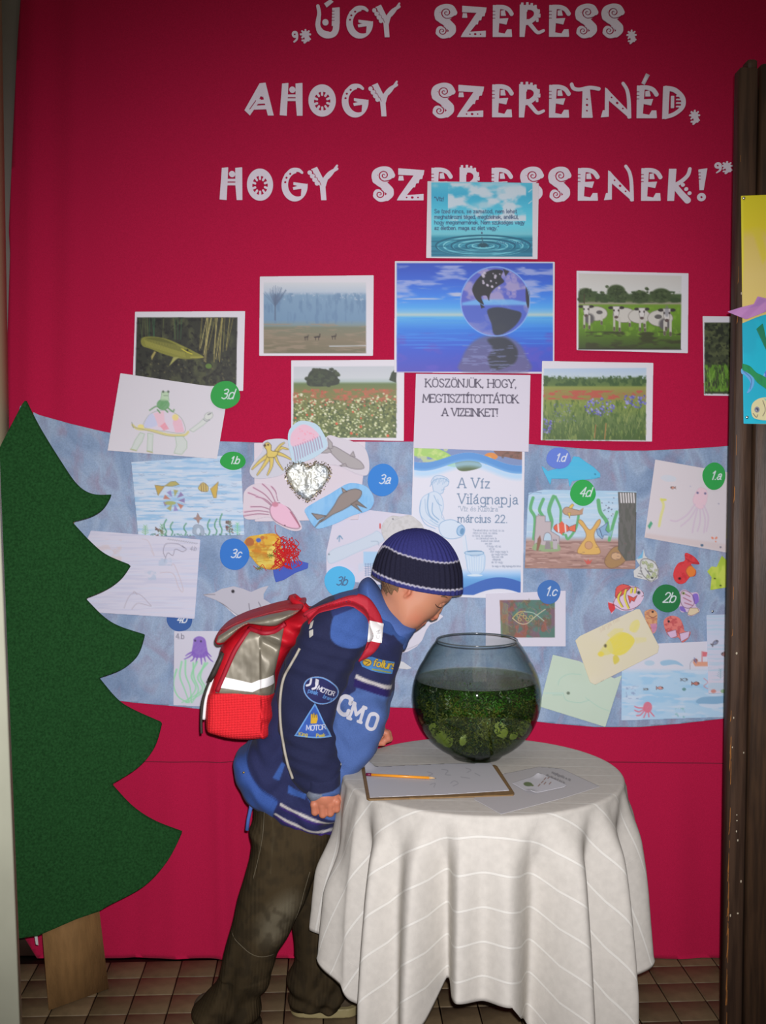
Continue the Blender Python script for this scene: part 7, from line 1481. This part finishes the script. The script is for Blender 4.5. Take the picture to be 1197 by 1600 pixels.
X_, Y_, Z_ = np.meshgrid(*vh.ax, indexing='ij', sparse=True); vh.d = (vh.d + .0009 * np.sin(X_ * 1500 + Z_ * 500 + 2 * np.sin(Y_ * 300))).astype(np.float32)
link('hair', vh.mesh('hair'), m_hair, body)

# ---- knitted cap
CAPB = (56, 58, 118); CAPK = (40, 40, 58)
up = [(590, 866), (601, 855), (622, 863), (650, 871), (675, 876), (700, 879), (724, 878)]; lo_ = [(575, 889), (583, 894), (600, 900), (625, 908), (650, 914), (680, 919), (700, 921), (724, 922)]
def cappaint(C):
    C.poly([up[0]] + up[1:] + lo_[::-1], CAPK)
    def zig(l):
        P = cr(l, False, 12); return [(a, b_ + .8 * math.sin(i * 1.9)) for i, (a, b_) in enumerate(P)]
    C.line(zig(up), 2.2, (188, 186, 200)); C.line(zig(lo_), 2.6, (188, 186, 200))
vc = Vol((-.05, 2.745, 1.09), (.23, 2.975, 1.315), .0021)
vc.inflate([(582, 905), (582, 892), (587, 872), (598, 851), (617, 834), (645, 825.5), (672, 829), (696, 843), (711, 862), (720, 885), (723, 905), (722, 940), (716, 990), (690, 1010), (620, 1000), (590, 950)], YB, .089, .085, k=.002, pw=2.1)
X_, Y_, Z_ = np.meshgrid(*vc.ax, indexing='ij', sparse=True); ccx, ccz = at(650, 830, YB).x, at(650, 830, YB).z; ang = np.arctan2(Y_ - YB, X_ - ccx - .0 * Z_)
vc.d = (vc.d + .0011 * np.cos(ang * 46)).astype(np.float32)
vc.inflate([(586, 1030), (587, 905), (592, 880), (606, 858), (628, 842), (655, 836), (685, 846), (702, 864), (712, 886), (715, 920), (712, 1030)], YB, .080, .075, k=.002, sub=True, pw=2.1)
vc.prism([(560, 1100), (560, 893), (583, 902), (600, 908.5), (625, 916), (650, 922), (680, 927), (705, 930.5), (718, 931.5), (760, 932), (760, 1100)], 2.80)
m_knit = mat('knitted_wool', attr=True, rough=.95, spec=.05, bump=.5, bscale=420, bdist=.0015, var=.12, vscale=300)
cap = link('knitted_cap', vc.mesh('knitted_cap', colfn=side_paint(570, 815, 735, 945, 2.80, cappaint, CAPB, .7)), m_knit, boy)
cap['label'] = 'navy and black knitted cap with two white stripes'

# ---- jacket trunk, collar and sleeves
m_jac = mat('jacket_cloth', attr=True, rough=.85, spec=.12, bump=.3, bscale=30, bdist=.004, var=.14, vscale=500, sheen=.04, detail=4)
vj = Vol((-.42, 2.70, .47), (.13, 3.04, 1.24), .0033)
jac_out = [(572, 917), (590, 928), (606, 950), (628, 972), (640, 984), (634, 1004), (627, 1028), (619, 1055), (613, 1085), (607, 1112), (600, 1138), (588, 1168), (572, 1194), (556, 1222), (541, 1248), (529, 1272), (524, 1290), (518, 1306), (482, 1299), (448, 1288), (425, 1272), (400, 1256), (384, 1238), (372, 1218), (365, 1196), (370, 1176), (386, 1163), (408, 1128), (424, 1082), (438, 1036), (458, 985), (488, 948), (522, 932), (548, 924)]
vj.inflate(jac_out, YB + .01, .128, .075, k=.005, smooth=True, pw=2.3)
vj.inflate([(500, 960), (545, 935), (590, 960), (600, 1010), (560, 1040), (510, 1020)], YB, .142, .07, k=.03)
vj.inflate([(520, 1120), (560, 1090), (604, 1105), (598, 1145), (590, 1168), (576, 1191), (561, 1206), (547, 1219), (539, 1233), (534, 1252), (527, 1282), (500, 1275), (490, 1180)], 2.765, .045, .035, k=.02)
X_, Y_, Z_ = np.meshgrid(*vj.ax, indexing='ij', sparse=True)
fw = .0018 * np.sin(X_ * 70 - Z_ * 42 + 3 * np.sin(Y_ * 20)) + .0016 * np.sin(X_ * 38 + Z_ * 95 + 2 * np.sin(X_ * 60)); vj.d = (vj.d + fw * (Z_ < 1.12)).astype(np.float32)
vj.inflate([(596, 900), (640, 900), (700, 960), (668, 985), (640, 975), (610, 955), (596, 940)], YB, .080, .05, k=.004, sub=True, smooth=False)
def jacpaint(C):
    C.poly([(556, 1075), (560, 1062), (612, 1088), (640, 1090), (640, 1200), (560, 1300), (520, 1310), (470, 1220), (520, 1100)], MID)
    C.poly([(500, 925), (572, 915), (640, 985), (612, 992), (576, 975), (540, 952)], (58, 88, 152)); C.poly([(612, 988), (640, 970), (650, 1010), (632, 1012)], (62, 94, 160))
    C.poly([(557, 1050), (613, 1074), (612, 1080), (555, 1056)], (196, 192, 190)); C.poly([(612, 1080), (555, 1056), (553, 1068), (611, 1092)], (44, 36, 92))
    C.poly(cr([(355, 1150), (392, 1150), (386, 1180), (392, 1205), (412, 1228), (436, 1246), (445, 1255), (430, 1275), (395, 1262), (350, 1210)], True, 5), (60, 90, 160)); C.line([(388, 1160), (384, 1178), (392, 1205), (414, 1232), (440, 1250)], 1.2, (36, 50, 100), 1, True)
    C.poly([(437, 1247), (480, 1262), (530, 1276), (528, 1300), (500, 1310), (424, 1285), (430, 1262)], (44, 46, 88))
    C.line([(441, 1251), (462, 1263), (490, 1275), (524, 1282)], 4.4, (198, 194, 190), 1, True); C.line([(432, 1268), (458, 1283), (488, 1295), (520, 1301)], 4.4, (198, 194, 190), 1, True); C.line([(441, 1256), (462, 1268), (490, 1279.5), (524, 1286)], 2.4, (64, 40, 116), 1, True); C.line([(432, 1273), (458, 1288), (488, 1300), (520, 1306)], 3, (64, 40, 116), 1, True)
    C.poly([(442, 1186), (447, 1190), (438, 1215), (428, 1210)], (60, 92, 160)); C.poly([(452, 1222), (480, 1236), (478, 1244), (451, 1234)], (60, 92, 160)); C.poly([(452, 1010), (478, 985), (476, 1010), (456, 1024)], (60, 90, 156))
jac = link('jacket', vj.mesh('jacket', colfn=side_paint(340, 890, 670, 1320, 2.77, jacpaint, NAVY)), m_jac, boy); jac['label'] = 'navy and mid-blue padded jacket with striped hem'
# collar standing round the neck
vk = Vol((-.08, 2.755, .95), (.12, 2.965, 1.21), .0026)
vk.inflate([(561, 914), (568, 905), (578, 903), (588, 912), (600, 930), (614, 948), (632, 962), (650, 978), (648, 986), (640, 998), (632, 1014), (612, 1002), (592, 985), (572, 958), (560, 932)], YB, .083, .05, k=.003, pw=2.4)
vk.inflate([(586, 890), (592, 912), (604, 930), (618, 946), (636, 960), (656, 976), (680, 950), (640, 890)], YB, .074, .04, k=.003, sub=True, smooth=False)
link('collar', vk.mesh('collar'), mat('collar_cloth', A(70, 100, 166), rough=.85, bump=.3, bscale=40, bdist=.004, var=.08, vscale=300), jac)
# near sleeve
vs_ = Vol((-.30, 2.635, .64), (.03, 2.83, 1.23), .0030)
sl_out = [(520, 944), (545, 940), (566, 950), (579, 970), (582, 992), (572, 1012), (558, 1034), (546, 1060), (531, 1090), (524, 1112), (524, 1150), (531, 1180), (533, 1205), (528, 1224), (512, 1238), (494, 1242), (474, 1234), (456, 1216), (446, 1192), (438, 1150), (434, 1105), (438, 1062), (448, 1030), (462, 1000), (480, 968), (500, 950)]
vs_.inflate(sl_out, 2.735, .062, .062, k=.003, pw=2.1)
X_, Y_, Z_ = np.meshgrid(*vs_.ax, indexing='ij', sparse=True)
fold = .0022 * np.sin(Z_ * 78 - X_ * 46 + 2.2 * np.sin(X_ * 30)) * (Z_ < 1.12) + .0016 * np.sin(Z_ * 130 + X_ * 60 + 3 * np.sin(Z_ * 25)); vs_.d = (vs_.d + fold).astype(np.float32)
def slpaint(C):
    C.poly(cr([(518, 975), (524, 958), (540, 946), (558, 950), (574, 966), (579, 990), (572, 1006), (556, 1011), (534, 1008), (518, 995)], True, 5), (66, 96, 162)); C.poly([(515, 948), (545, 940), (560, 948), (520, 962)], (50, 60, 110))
    C.poly([(500, 1260), (504, 1240), (518, 1234), (536, 1220), (540, 1260)], MID)
SLN = (40, 44, 74)
slv = link('sleeve', vs_.mesh('sleeve', colfn=side_paint(420, 930, 600, 1260, 2.70, slpaint, SLN)), m_jac, jac); slv['label'] = 'near sleeve with badges and grey piping'
# far sleeve
vf = Vol((-.14, 2.86, .68), (.09, 3.075, 1.16), .0045)
vf.inflate([(545, 960), (585, 965), (603, 1010), (609, 1060), (607, 1100), (602, 1128), (592, 1142), (576, 1138), (562, 1100), (545, 1040)], 2.995, .055, .05, k=.003)
link('sleeve', vf.mesh('sleeve', colfn=lambda P: np.tile(alb(MID), (len(P), 1))), m_jac, jac)
# cuff of the near sleeve
vq = Vol((-.21, 2.64, .62), (-.08, 2.78, .76), .0022); vq.inflate([(478, 1205), (532, 1205), (532, 1238), (521, 1245), (512, 1253), (507, 1251), (503, 1251), (486, 1251), (479, 1242)], 2.712, .037, .026, k=.002, smooth=False)
def cuffp(C): C.poly([(460, 1190), (545, 1190), (545, 1226), (520, 1236), (500, 1240), (470, 1236)], SLN); C.poly([(503, 1240), (520, 1236), (545, 1224), (535, 1260), (506, 1262)], MID)
link('cuff', vq.mesh('cuff', colfn=side_paint(470, 1215, 540, 1260, 2.68, cuffp, (122, 130, 146), .8)), m_jac, slv)
q = MB(); q.tube([PB(393, 1240, 2.80), PB(392, 1262, 2.79), PB(388, 1280, 2.79), PB(386, 1297, 2.79)], [.0055, .005, .0045, .005], 8); q.build('drawcord_tab', mat('blue_cord', A(70, 102, 176), rough=.8), jac)
q = MB(); p_ = cast(bvh(jac), 381, 1207, 2.76)[0]; q.ellipsoid((p_.x, p_.y, p_.z), (.0035, .002, .0035), 10); q.build('snap_button', mat('brass', A(150, 130, 80), rough=.4, metal=.8), jac)
# piping, badges and lettering on the sleeve and chest
tS = bvh(slv); tJ = bvh(jac)
m_pip = mat('silver_piping', A(176, 170, 156), rough=.5, bump=.2, bscale=300)
pp = [(467, 1012), (458, 1028), (449, 1044), (441, 1062), (437, 1085), (436, 1110), (438, 1140), (443, 1170), (449, 1195), (456, 1216)]
q = MB(); P_ = cr([(a + 1.5, b_) for a, b_ in pp], False, 5); pts = []
for a, b_ in P_:
    r, n = cast(tS, a + 3, b_, 2.70)
    if r is not None: pts.append(Vector((at(a, b_, r.y).x, r.y - .001, r.z)))
q.tube(pts, .0034, 8); q.build('piping', m_pip, slv)
q = MB(); pts = [c for c in (cast(tS, a, b_, 2.69)[0] for a, b_ in cr([(530, 1160), (532, 1180), (532, 1200)], False, 4)) if c is not None]; q.tube(pts, .0012, 6) if len(pts) > 1 else None
if q.V: q.build('seam_thread', m_pip, slv)
def p_oval(C):
    o = dict(rot=24); C.ell(502, 1077, 28.3, 20.5, (44, 46, 92), **o); C.ell(502, 1077, 27.3, 19.5, None, line=(110, 158, 214), lw=1.6, **o)
    w = (206, 206, 214)
    for (a, b_) in ((482, 1062), (491, 1067)): C.line([(a + 5, b_ - 3), (a + 3, b_ + 5), (a - 2, b_ + 7)], 3.2, w, 1, True)
    C.poly([(494, 1058), (499, 1060), (498, 1068), (494, 1072), (493, 1066)], w); C.text('MOTOR', 496, 1075, 7.0, w, 1.35, rot=27, sp=.09); C.text('peak', 482, 1079, 6, (90, 140, 200), 1.1, rot=16, sp=.16); C.text('brand', 505, 1088, 5.4, (90, 140, 200), 1.0, rot=30, sp=.16)
draped('oval_badge', tS, 2.69, [(502 + 28.6 * math.cos(t) * .9135 - 20.8 * math.sin(t) * .4067, 1077 + 28.6 * math.cos(t) * .4067 + 20.8 * math.sin(t) * .9135) for t in np.linspace(0, 2 * math.pi, 49)[:-1]], M_CLOTHCOL, slv, .0012, .001, .55, p_oval)['label'] = 'oval embroidered badge reading MOTOR'
def p_tri(C):
    C.poly([(493, 1097), (516.5, 1151.5), (462, 1146.5)], (58, 92, 172), line=(104, 156, 216), lw=2.6); C.poly([(486, 1128), (486.5, 1114), (489, 1113), (489.5, 1117), (491, 1111), (493.5, 1116), (495, 1113), (496.5, 1116), (497, 1122), (495, 1128)], (204, 164, 50))
    for a in (489.6, 492.2, 494.8): C.line([(a, 1119), (a - .4, 1113)], .7, (70, 70, 60))
    C.text('MOTOR', 479.5, 1137.5, 7.4, (196, 200, 214), 1.2, sp=.08, rot=2); C.text('King', 468, 1146.4, 5.6, (196, 180, 80), 1.1, rot=3); C.text('Peak', 495, 1149, 5.0, (196, 180, 80), 1.1, rot=4)
draped('triangle_badge', tS, 2.69, [(493, 1095.5), (518, 1153), (460.5, 1147.5)], M_CLOTHCOL, slv, .0012, .001, .55, p_tri)['label'] = 'blue triangular badge with a yellow hand'
m_reft = mat('silver_tab', A(196, 194, 186), rough=.4, spec=.5)
for o_ in ([(486, 971), (491, 967), (489, 977), (484, 980)], [(484.5, 982), (491, 979), (491, 988), (485, 993)]): draped('reflective_tab', tS, 2.72, o_, m_reft, slv, .002, .002, .8)
WL = (190, 190, 200)
m_wl = mat('white_felt_letter', A(*WL), rough=.85)
def bigletter(nm, strokes, w_, ser):
    C = Canvas(515, 1075, 600, 1150, .5); d = np.full(C.X.shape, 50.0)
    for st in strokes: d = np.minimum(d, sd_line(C.X, C.Y, st, w_))
    def mapper(Q):
        out = np.zeros((len(Q), 3))
        for i, (a, b_) in enumerate(Q):
            r, n = cast(tJ, a, b_, 2.74); r = r if r is not None else Vector(at(a, b_, 2.75)); out[i] = r - Vector((0, .0016, 0))
        return out
    link(nm, flat_mesh(nm, d, C.h, C.x0, C.y0, mapper, (0, .002, 0)), m_wl, jac)
rt = lambda x, y: (x * math.cos(.33) - y * math.sin(.33), x * math.sin(.33) + y * math.cos(.33))
def LP(cx, cy, pts, s=1.0): return [tuple(np.array((cx, cy)) + np.array(rt(a * s, b_ * s))) for a, b_ in pts]
bigletter('chest_letter', [cr(LP(538, 1101, [(8, -9), (4, -13), (-5, -11), (-9, 0), (-6, 10), (3, 13), (9, 9), (9, 5)]), False, 5), LP(538, 1101, [(8, -12), (8, -6)])], 6.2, 1)
bigletter('chest_letter', [LP(558, 1111, [(-9, 12), (-8, -11)]), LP(558, 1111, [(-8, -11), (0, 3), (8, -11)]), LP(558, 1111, [(8, -11), (9, 12)]), LP(558, 1111, [(-11, 12), (-6, 12)]), LP(558, 1111, [(6, 12), (11, 12)]), LP(558, 1111, [(-11, -11), (-7, -11)]), LP(558, 1111, [(7, -11), (11, -11)])], 4.8, 1)
bigletter('chest_letter', [cr(LP(582, 1124, [(0, -12), (-6, -9), (-7, 0), (-6, 9), (0, 12), (6, 9), (7, 0), (6, -9)]), True, 5) + cr(LP(582, 1124, [(0, -12), (-6, -9)]), False, 3)], 5.0, 1)
def p_logo(C):
    C.noise(30, 3, (90, 140, 190), .4, .6, 3, .4); C.ell(574, 1033, 7, 6, (206, 168, 60), line=(90, 80, 60), lw=.9, rot=15); C.line([(570, 1030), (578, 1033), (572, 1037)], 1.3, (90, 74, 50)); C.text('follurs', 583, 1038.5, 11.5, (70, 66, 90), 3.2, sp=.10, rot=17); C.text('follurs', 583, 1038.5, 11.5, (212, 180, 60), 1.9, sp=.10, rot=17); C.line([(582, 1044), (610, 1053)], 2.4, (140, 150, 90))
draped('chest_badge', tJ, 2.75, [(562, 1030), (568, 1024), (582, 1024), (598, 1030), (617, 1038), (613, 1056), (598, 1053), (580, 1046), (566, 1040)], M_CLOTHCOL, jac, .0014, .0012, .55, p_logo, bg=(70, 128, 190))['label'] = 'blue chest badge with yellow lettering'

# ---- trousers and shoes
m_cord = mat('brown_corduroy', attr=True, rough=.95, spec=.04, var=.30, vscale=9, bump=.7, bscale=95, kind='wave', bdist=.0015, stretch=(1, 1, .05), detail=6)
vt = Vol((-.52, 2.70, -.002), (-.02, 3.03, .84), .0038)
vt.inflate([(398, 1225), (396, 1270), (397, 1318), (402, 1345), (520, 1345), (520, 1225)], YB + .01, .112, .07, k=.01, smooth=False)
vt.inflate([(398, 1290), (397, 1322), (385, 1358), (373, 1400), (362, 1443), (351, 1484), (343, 1520), (334, 1541), (314, 1556), (304, 1571), (305, 1588), (318, 1599), (345, 1606), (380, 1610), (403, 1604), (409, 1585), (406, 1554), (420, 1536), (431, 1508), (437, 1482), (456, 1450), (474, 1415), (491, 1372), (503, 1340), (512, 1290)], 2.815, .078, .062, k=.025)
vt.inflate([(440, 1300), (522, 1300), (530, 1400), (540, 1480), (545, 1530), (541, 1560), (532, 1575), (500, 1579), (462, 1573), (450, 1562), (451, 1540), (454, 1515), (458, 1480), (457, 1440), (446, 1380)], 2.925, .070, .055, k=.02)
X_, Y_, Z_ = np.meshgrid(*vt.ax, indexing='ij', sparse=True)
vt.d = (vt.d + .0048 * np.sin(Z_ * 62 - X_ * 60 + 3 * np.sin(X_ * 24) + 2 * np.sin(Z_ * 17)) * np.clip((.36 - Z_) / .2, .15, 1) + .0030 * np.sin(Z_ * 120 + 40 * X_ + 4 * np.sin(Z_ * 22)) * (Z_ < .16)).astype(np.float32)
def tropaint(C):
    C.poly(cr([(414, 1424), (440, 1398), (462, 1392), (468, 1416), (455, 1446), (436, 1470), (416, 1474), (404, 1450)], True, 4), (98, 92, 76), .85, soft=26); C.noise(10, 14, (46, 40, 30), .45, .7, 3, .5)
    for p in ([(404, 1262), (408, 1300), (402, 1345)], [(420, 1268), (428, 1300), (424, 1360)]): C.line(p, 1.2, (80, 72, 54), .8, True)
tro = link('trousers', vt.mesh('trousers', colfn=side_paint(290, 1215, 560, 1620, 2.76, tropaint, (64, 54, 38), 1.5)), m_cord, boy); tro['label'] = 'dark brown baggy corduroy trousers'; tT = bvh(tro)
m_st = mat('trouser_stitching', A(92, 84, 66), rough=.9)
tube_on('seam', tT, 2.80, [(486, 1352), (478, 1380), (470, 1410), (462, 1432)], .0011, m_st, tro); tube_on('seam', tT, 2.76, [(412, 1270), (410, 1310), (404, 1340), (396, 1372)], .0011, m_st, tro); tube_on('seam', tT, 2.76, [(360, 1460), (380, 1475), (405, 1488), (428, 1493)], .0011, m_st, tro)
m_sole = mat('beige_rubber_sole', A(150, 138, 96), rough=.6, bump=.3, bscale=80); m_up = mat('brown_suede', A(70, 58, 42), rough=.9)
for (xa, xb, Y, yb) in ((302, 400, 2.845, 1603), (456, 560, 2.925, 1583)):
    X0, X1 = at(xa, yb, Y).x, at(xb, yb, Y).x; sh = empty('shoe', ((X0 + X1) / 2, Y, 0)); sh.parent = boy; sh.matrix_parent_inverse = Matrix.Translation(-Vector(boy.location))
    v = Vol((X0 - .02, Y - .06, -.004), (X1 + .02, Y + .06, .12), .0024); XX, YY, ZZ = np.meshgrid(*v.ax, indexing='ij', sparse=True)
    t = (XX - X0) / (X1 - X0); wd = .030 + .010 * np.sin(np.clip(t, 0, 1) * math.pi * .8 + .3); ex = np.maximum(np.abs(XX - (X0 + X1) / 2) - (X1 - X0) / 2 + .03, 0)
    g = np.sqrt(ex ** 2 + (YY - Y) ** 2 * (.034 / wd) ** 2) - .033
    v.d = np.maximum(g, np.abs(ZZ - .013) - .012).astype(np.float32); link('sole', v.mesh('sole'), m_sole, sh)
    v2 = Vol((X0 - .02, Y - .06, 0), (X1 + .02, Y + .06, .12), .003); v2.chain([(X0 + .035, Y, .055), (X0 + .05, Y, .05), (X1 - .035, Y, .035)], [.033, .033, .024], .02); Z2 = v2.ax[2][None, None, :]; v2.d = np.maximum(v2.d, .022 - Z2).astype(np.float32); link('upper', v2.mesh('upper'), m_up, sh)

# ================================================================== THE RUCKSACK
bp_ = empty('backpack', PB(390, 1150), "red and silver child's school rucksack worn on the boy's back", 'backpack')
RED = (206, 22, 40); YK = 2.875
m_red = mat('red_nylon', A(196, 20, 38), rough=.6, spec=.3, bump=.5, bscale=30, bdist=.006, var=.12, vscale=30)
vp = Vol((-.54, 2.70, .70), (-.12, 3.05, 1.17), .0036)
vp.inflate([(346, 1006), (380, 978), (420, 968), (452, 962), (478, 958), (492, 962), (482, 985), (466, 1008), (456, 1022), (446, 1036), (434, 1060), (428, 1100), (427, 1140), (419, 1155), (396, 1160), (362, 1159), (336, 1153), (319, 1144), (317, 1118), (319, 1088), (327, 1058), (337, 1028)], YK, .135, .04, k=.003, pw=2.6, Yp=2.775)
X_, Y_, Z_ = np.meshgrid(*vp.ax, indexing='ij', sparse=True); vp.d = (vp.d + .003 * np.sin(Z_ * 60 + X_ * 50 + 2 * np.sin(Z_ * 30)) * (X_ > -.30)).astype(np.float32)
bag = link('bag_body', vp.mesh('bag_body'), m_red, bp_); tB = bvh(bag)
# lid with silver field
vl = Vol((-.50, 2.69, .96), (-.12, 3.06, 1.18), .0030)
vl.inflate([(332, 1004), (333, 996), (342, 986), (366, 974), (394, 965), (422, 957), (450, 952), (468, 950), (470, 958), (450, 972), (432, 982), (410, 982), (389, 979), (376, 988), (364, 1000), (348, 1011), (338, 1011)], YK - .005, .15, .018, k=.002, smooth=True, pw=2.4, Yp=2.745)
lid = link('lid', vl.mesh('lid'), m_red, bp_); tL = bvh(lid)
m_sil = mat('silver_nylon', A(140, 134, 118), rough=.45, metal=.25, bump=.8, bscale=22, bdist=.010, var=.16, vscale=16, stretch=(1, 1, .6))
draped('lid_panel', tL, 2.73, [(339, 1003), (341, 994), (364, 980), (391, 969.5), (420, 962), (450, 956), (467, 955), (452, 969), (432, 978), (410, 978), (390, 974), (376, 980), (362, 993), (350, 1004)], m_sil, lid, .001, .001, 1.0)
q = MB(); pts = [cast(tL, a, b_, 2.72)[0] for a, b_ in cr([(342, 990), (366, 978), (394, 969), (422, 961), (450, 956), (465, 955)], False, 5)]; pts = [p - Vector((0, .001, 0)) for p in pts if p is not None]; q.tube(pts, .0016, 6); q.build('lid_piping', mat('lid_edge', A(150, 16, 34), rough=.5), lid)
# silver side panel, reflective band, mesh pocket
draped('side_panel', tB, 2.745, [(372, 1011), (380, 996), (388, 986), (410, 989), (430, 988), (444, 977), (441, 1000), (434, 1030), (429, 1052), (427, 1088), (400, 1086), (337, 1082), (346, 1062), (358, 1037)], m_sil, bag, .003, .003, 1.0, bulge=.005)
m_ref = mat('reflective_band', (.93, .93, .93), rough=.5, bump=.15, bscale=40, bdist=.002)
tP = None
draped('reflective_band', tB, 2.735, [(348, 1057), (372, 1062), (393, 1067), (410, 1060), (427, 1056), (427, 1071), (410, 1074), (395, 1081), (370, 1078), (343, 1074)], m_ref, bag, .0095, .002, 1.0)
q = MB(); 
for p in ([(389, 985), (370, 1012), (358, 1037), (340, 1080)], [(388, 984), (410, 988), (431, 986), (445, 976)]):
    pts = [cast(tB, a, b_, 2.74)[0] for a, b_ in cr(p, False, 6)]; q.tube([x - Vector((0, .006, 0)) for x in pts if x is not None], .0062, 8)
q.build('panel_binding', mat('dark_red_binding', A(168, 22, 46), rough=.6), bag)
m_mesh = mat('red_air_mesh', A(226, 40, 50), rough=.75, spec=.25, var=.1, vscale=200)
C = Canvas(315, 1080, 432, 1162, .8); o_ = cr([(331, 1083), (427, 1088), (427, 1138), (420, 1153), (396, 1159), (364, 1158), (337, 1152), (320, 1144), (320, 1110)], True, 3); sdp = sd_poly(C.X, C.Y, o_)
def meshmap(Q):
    out = np.zeros((len(Q), 3))
    for i, (a, b_) in enumerate(Q):
        r, n = cast(tB, a, b_, 2.745); r = r if r is not None else Vector(at(a, b_, 2.79)); out[i] = r
    d = -sd_poly(Q[:, 0], Q[:, 1], o_); out[:, 1] -= .009 * np.sqrt(np.clip(1 - (1 - np.clip(d / 8, 0, 1)) ** 2, 0, 1)) + .0026 * np.abs(np.sin(Q[:, 0] * .72 + .35 * np.sin(Q[:, 1] * .1)) * np.sin(Q[:, 1] * .80 + Q[:, 0] * .05)); return out
link('mesh_pocket', flat_mesh('mesh_pocket', sdp, C.h, C.x0, C.y0, meshmap, (0, .004, 0)), m_mesh, bag)
m_blk = mat('dark_webbing', A(52, 46, 40), rough=.6, bump=.3, bscale=120)
q = MB(); pts = [PB(a, b_, 2.755) for a, b_ in ((349, 1020), (342, 1036), (334, 1052), (327, 1064))]; q.tube(pts, [.0075, .008, .0075, .006], 8); q.build('buckle_strap', m_blk, bag)
q = MB(); q.tube([PB(a, b_, 2.765) for a, b_ in cr([(336, 1056), (327, 1076), (321, 1098), (318.5, 1124)], False, 5)], .0042, 8); q.build('edge_piping', m_ref, bag)
q = MB(); q.tube([PB(a, b_, 2.785) for a, b_ in cr([(331, 1056), (322, 1078), (316, 1100), (314.5, 1130), (315, 1146)], False, 5)], .0035, 8); q.build('edge_binding', m_blk, bag)
# handle loop and the shoulder strap
q = MB(); q.tube([PB(a, b_, Y) for a, b_, Y in ((480, 955, 2.83), (470, 946, 2.83), (459, 939, 2.85), (455, 934, 2.875), (460, 932, 2.90), (472, 942, 2.91), (482, 954, 2.91))], [.009, .0085, .008, .008, .008, .0085, .009], 10); q.build('carry_handle', m_red, bp_)
outer = cr([(474, 958), (486, 950), (520, 938), (550, 929), (574, 934), (590, 954), (598, 976), (595, 1004), (580, 1022), (561, 1033)], False, 6); innr = cr([(484, 972), (498, 956), (520, 949), (545, 944), (562, 951), (574, 964), (577, 984), (572, 1006), (567, 1018), (560, 1030)], False, 6)
tSJ = bvh(slv, jac)
C = Canvas(470, 925, 603, 1038, 1.0); sdp = sd_poly(C.X, C.Y, outer + innr[::-1])
def strapmap(Q, off=.004):
    out = np.zeros((len(Q), 3)); ys = []
    for i, (a, b_) in enumerate(Q):
        r, n = cast(tSJ, a, b_, 2.74); ys.append(r.y if r is not None else np.nan)
    ys = np.array(ys); base = 2.715 + .00055 * np.maximum(950 - Q[:, 1], 0) + .00075 * np.maximum(Q[:, 0] - 575, 0) + .0004 * np.maximum(500 - Q[:, 0], 0)
    y = np.where(np.isnan(ys), base, np.minimum(ys, base + .03)) - off
    d = -sdp_fn(Q); y = y - .006 * np.sqrt(np.clip(1 - (1 - np.clip(d / 6, 0, 1)) ** 2, 0, 1)); V = at_np(Q, 2.74); V[:, 1] = y; return V
sdp_fn = lambda Q: sd_poly(Q[:, 0], Q[:, 1], outer + innr[::-1])
stp = link('shoulder_strap', flat_mesh('shoulder_strap', sdp, C.h, C.x0, C.y0, strapmap, (0, .010, 0)), mat('strap_red', A(178, 26, 48), rough=.7, bump=.3, bscale=200), bp_)
C = Canvas(572, 965, 602, 1008,   .7, (250, 250, 250)); o_ = [(577, 968), (599.5, 976), (596.5, 1004), (574.5, 998)]
C.line([(588, 986), (593, 984), (590, 989), (594, 988)], .9, (150, 150, 150)); C.line([(588, 991), (589, 996), (592, 996), (593, 992)], .9, (150, 150, 150))
me = flat_mesh('reflective_patch', sd_poly(C.X, C.Y, o_), C.h, C.x0, C.y0, lambda Q: strapmap(Q, .0075), (0, .004, 0), C.rgb)
link('reflective_patch', me, mat('reflective_patch', attr=True, rough=.5), stp)
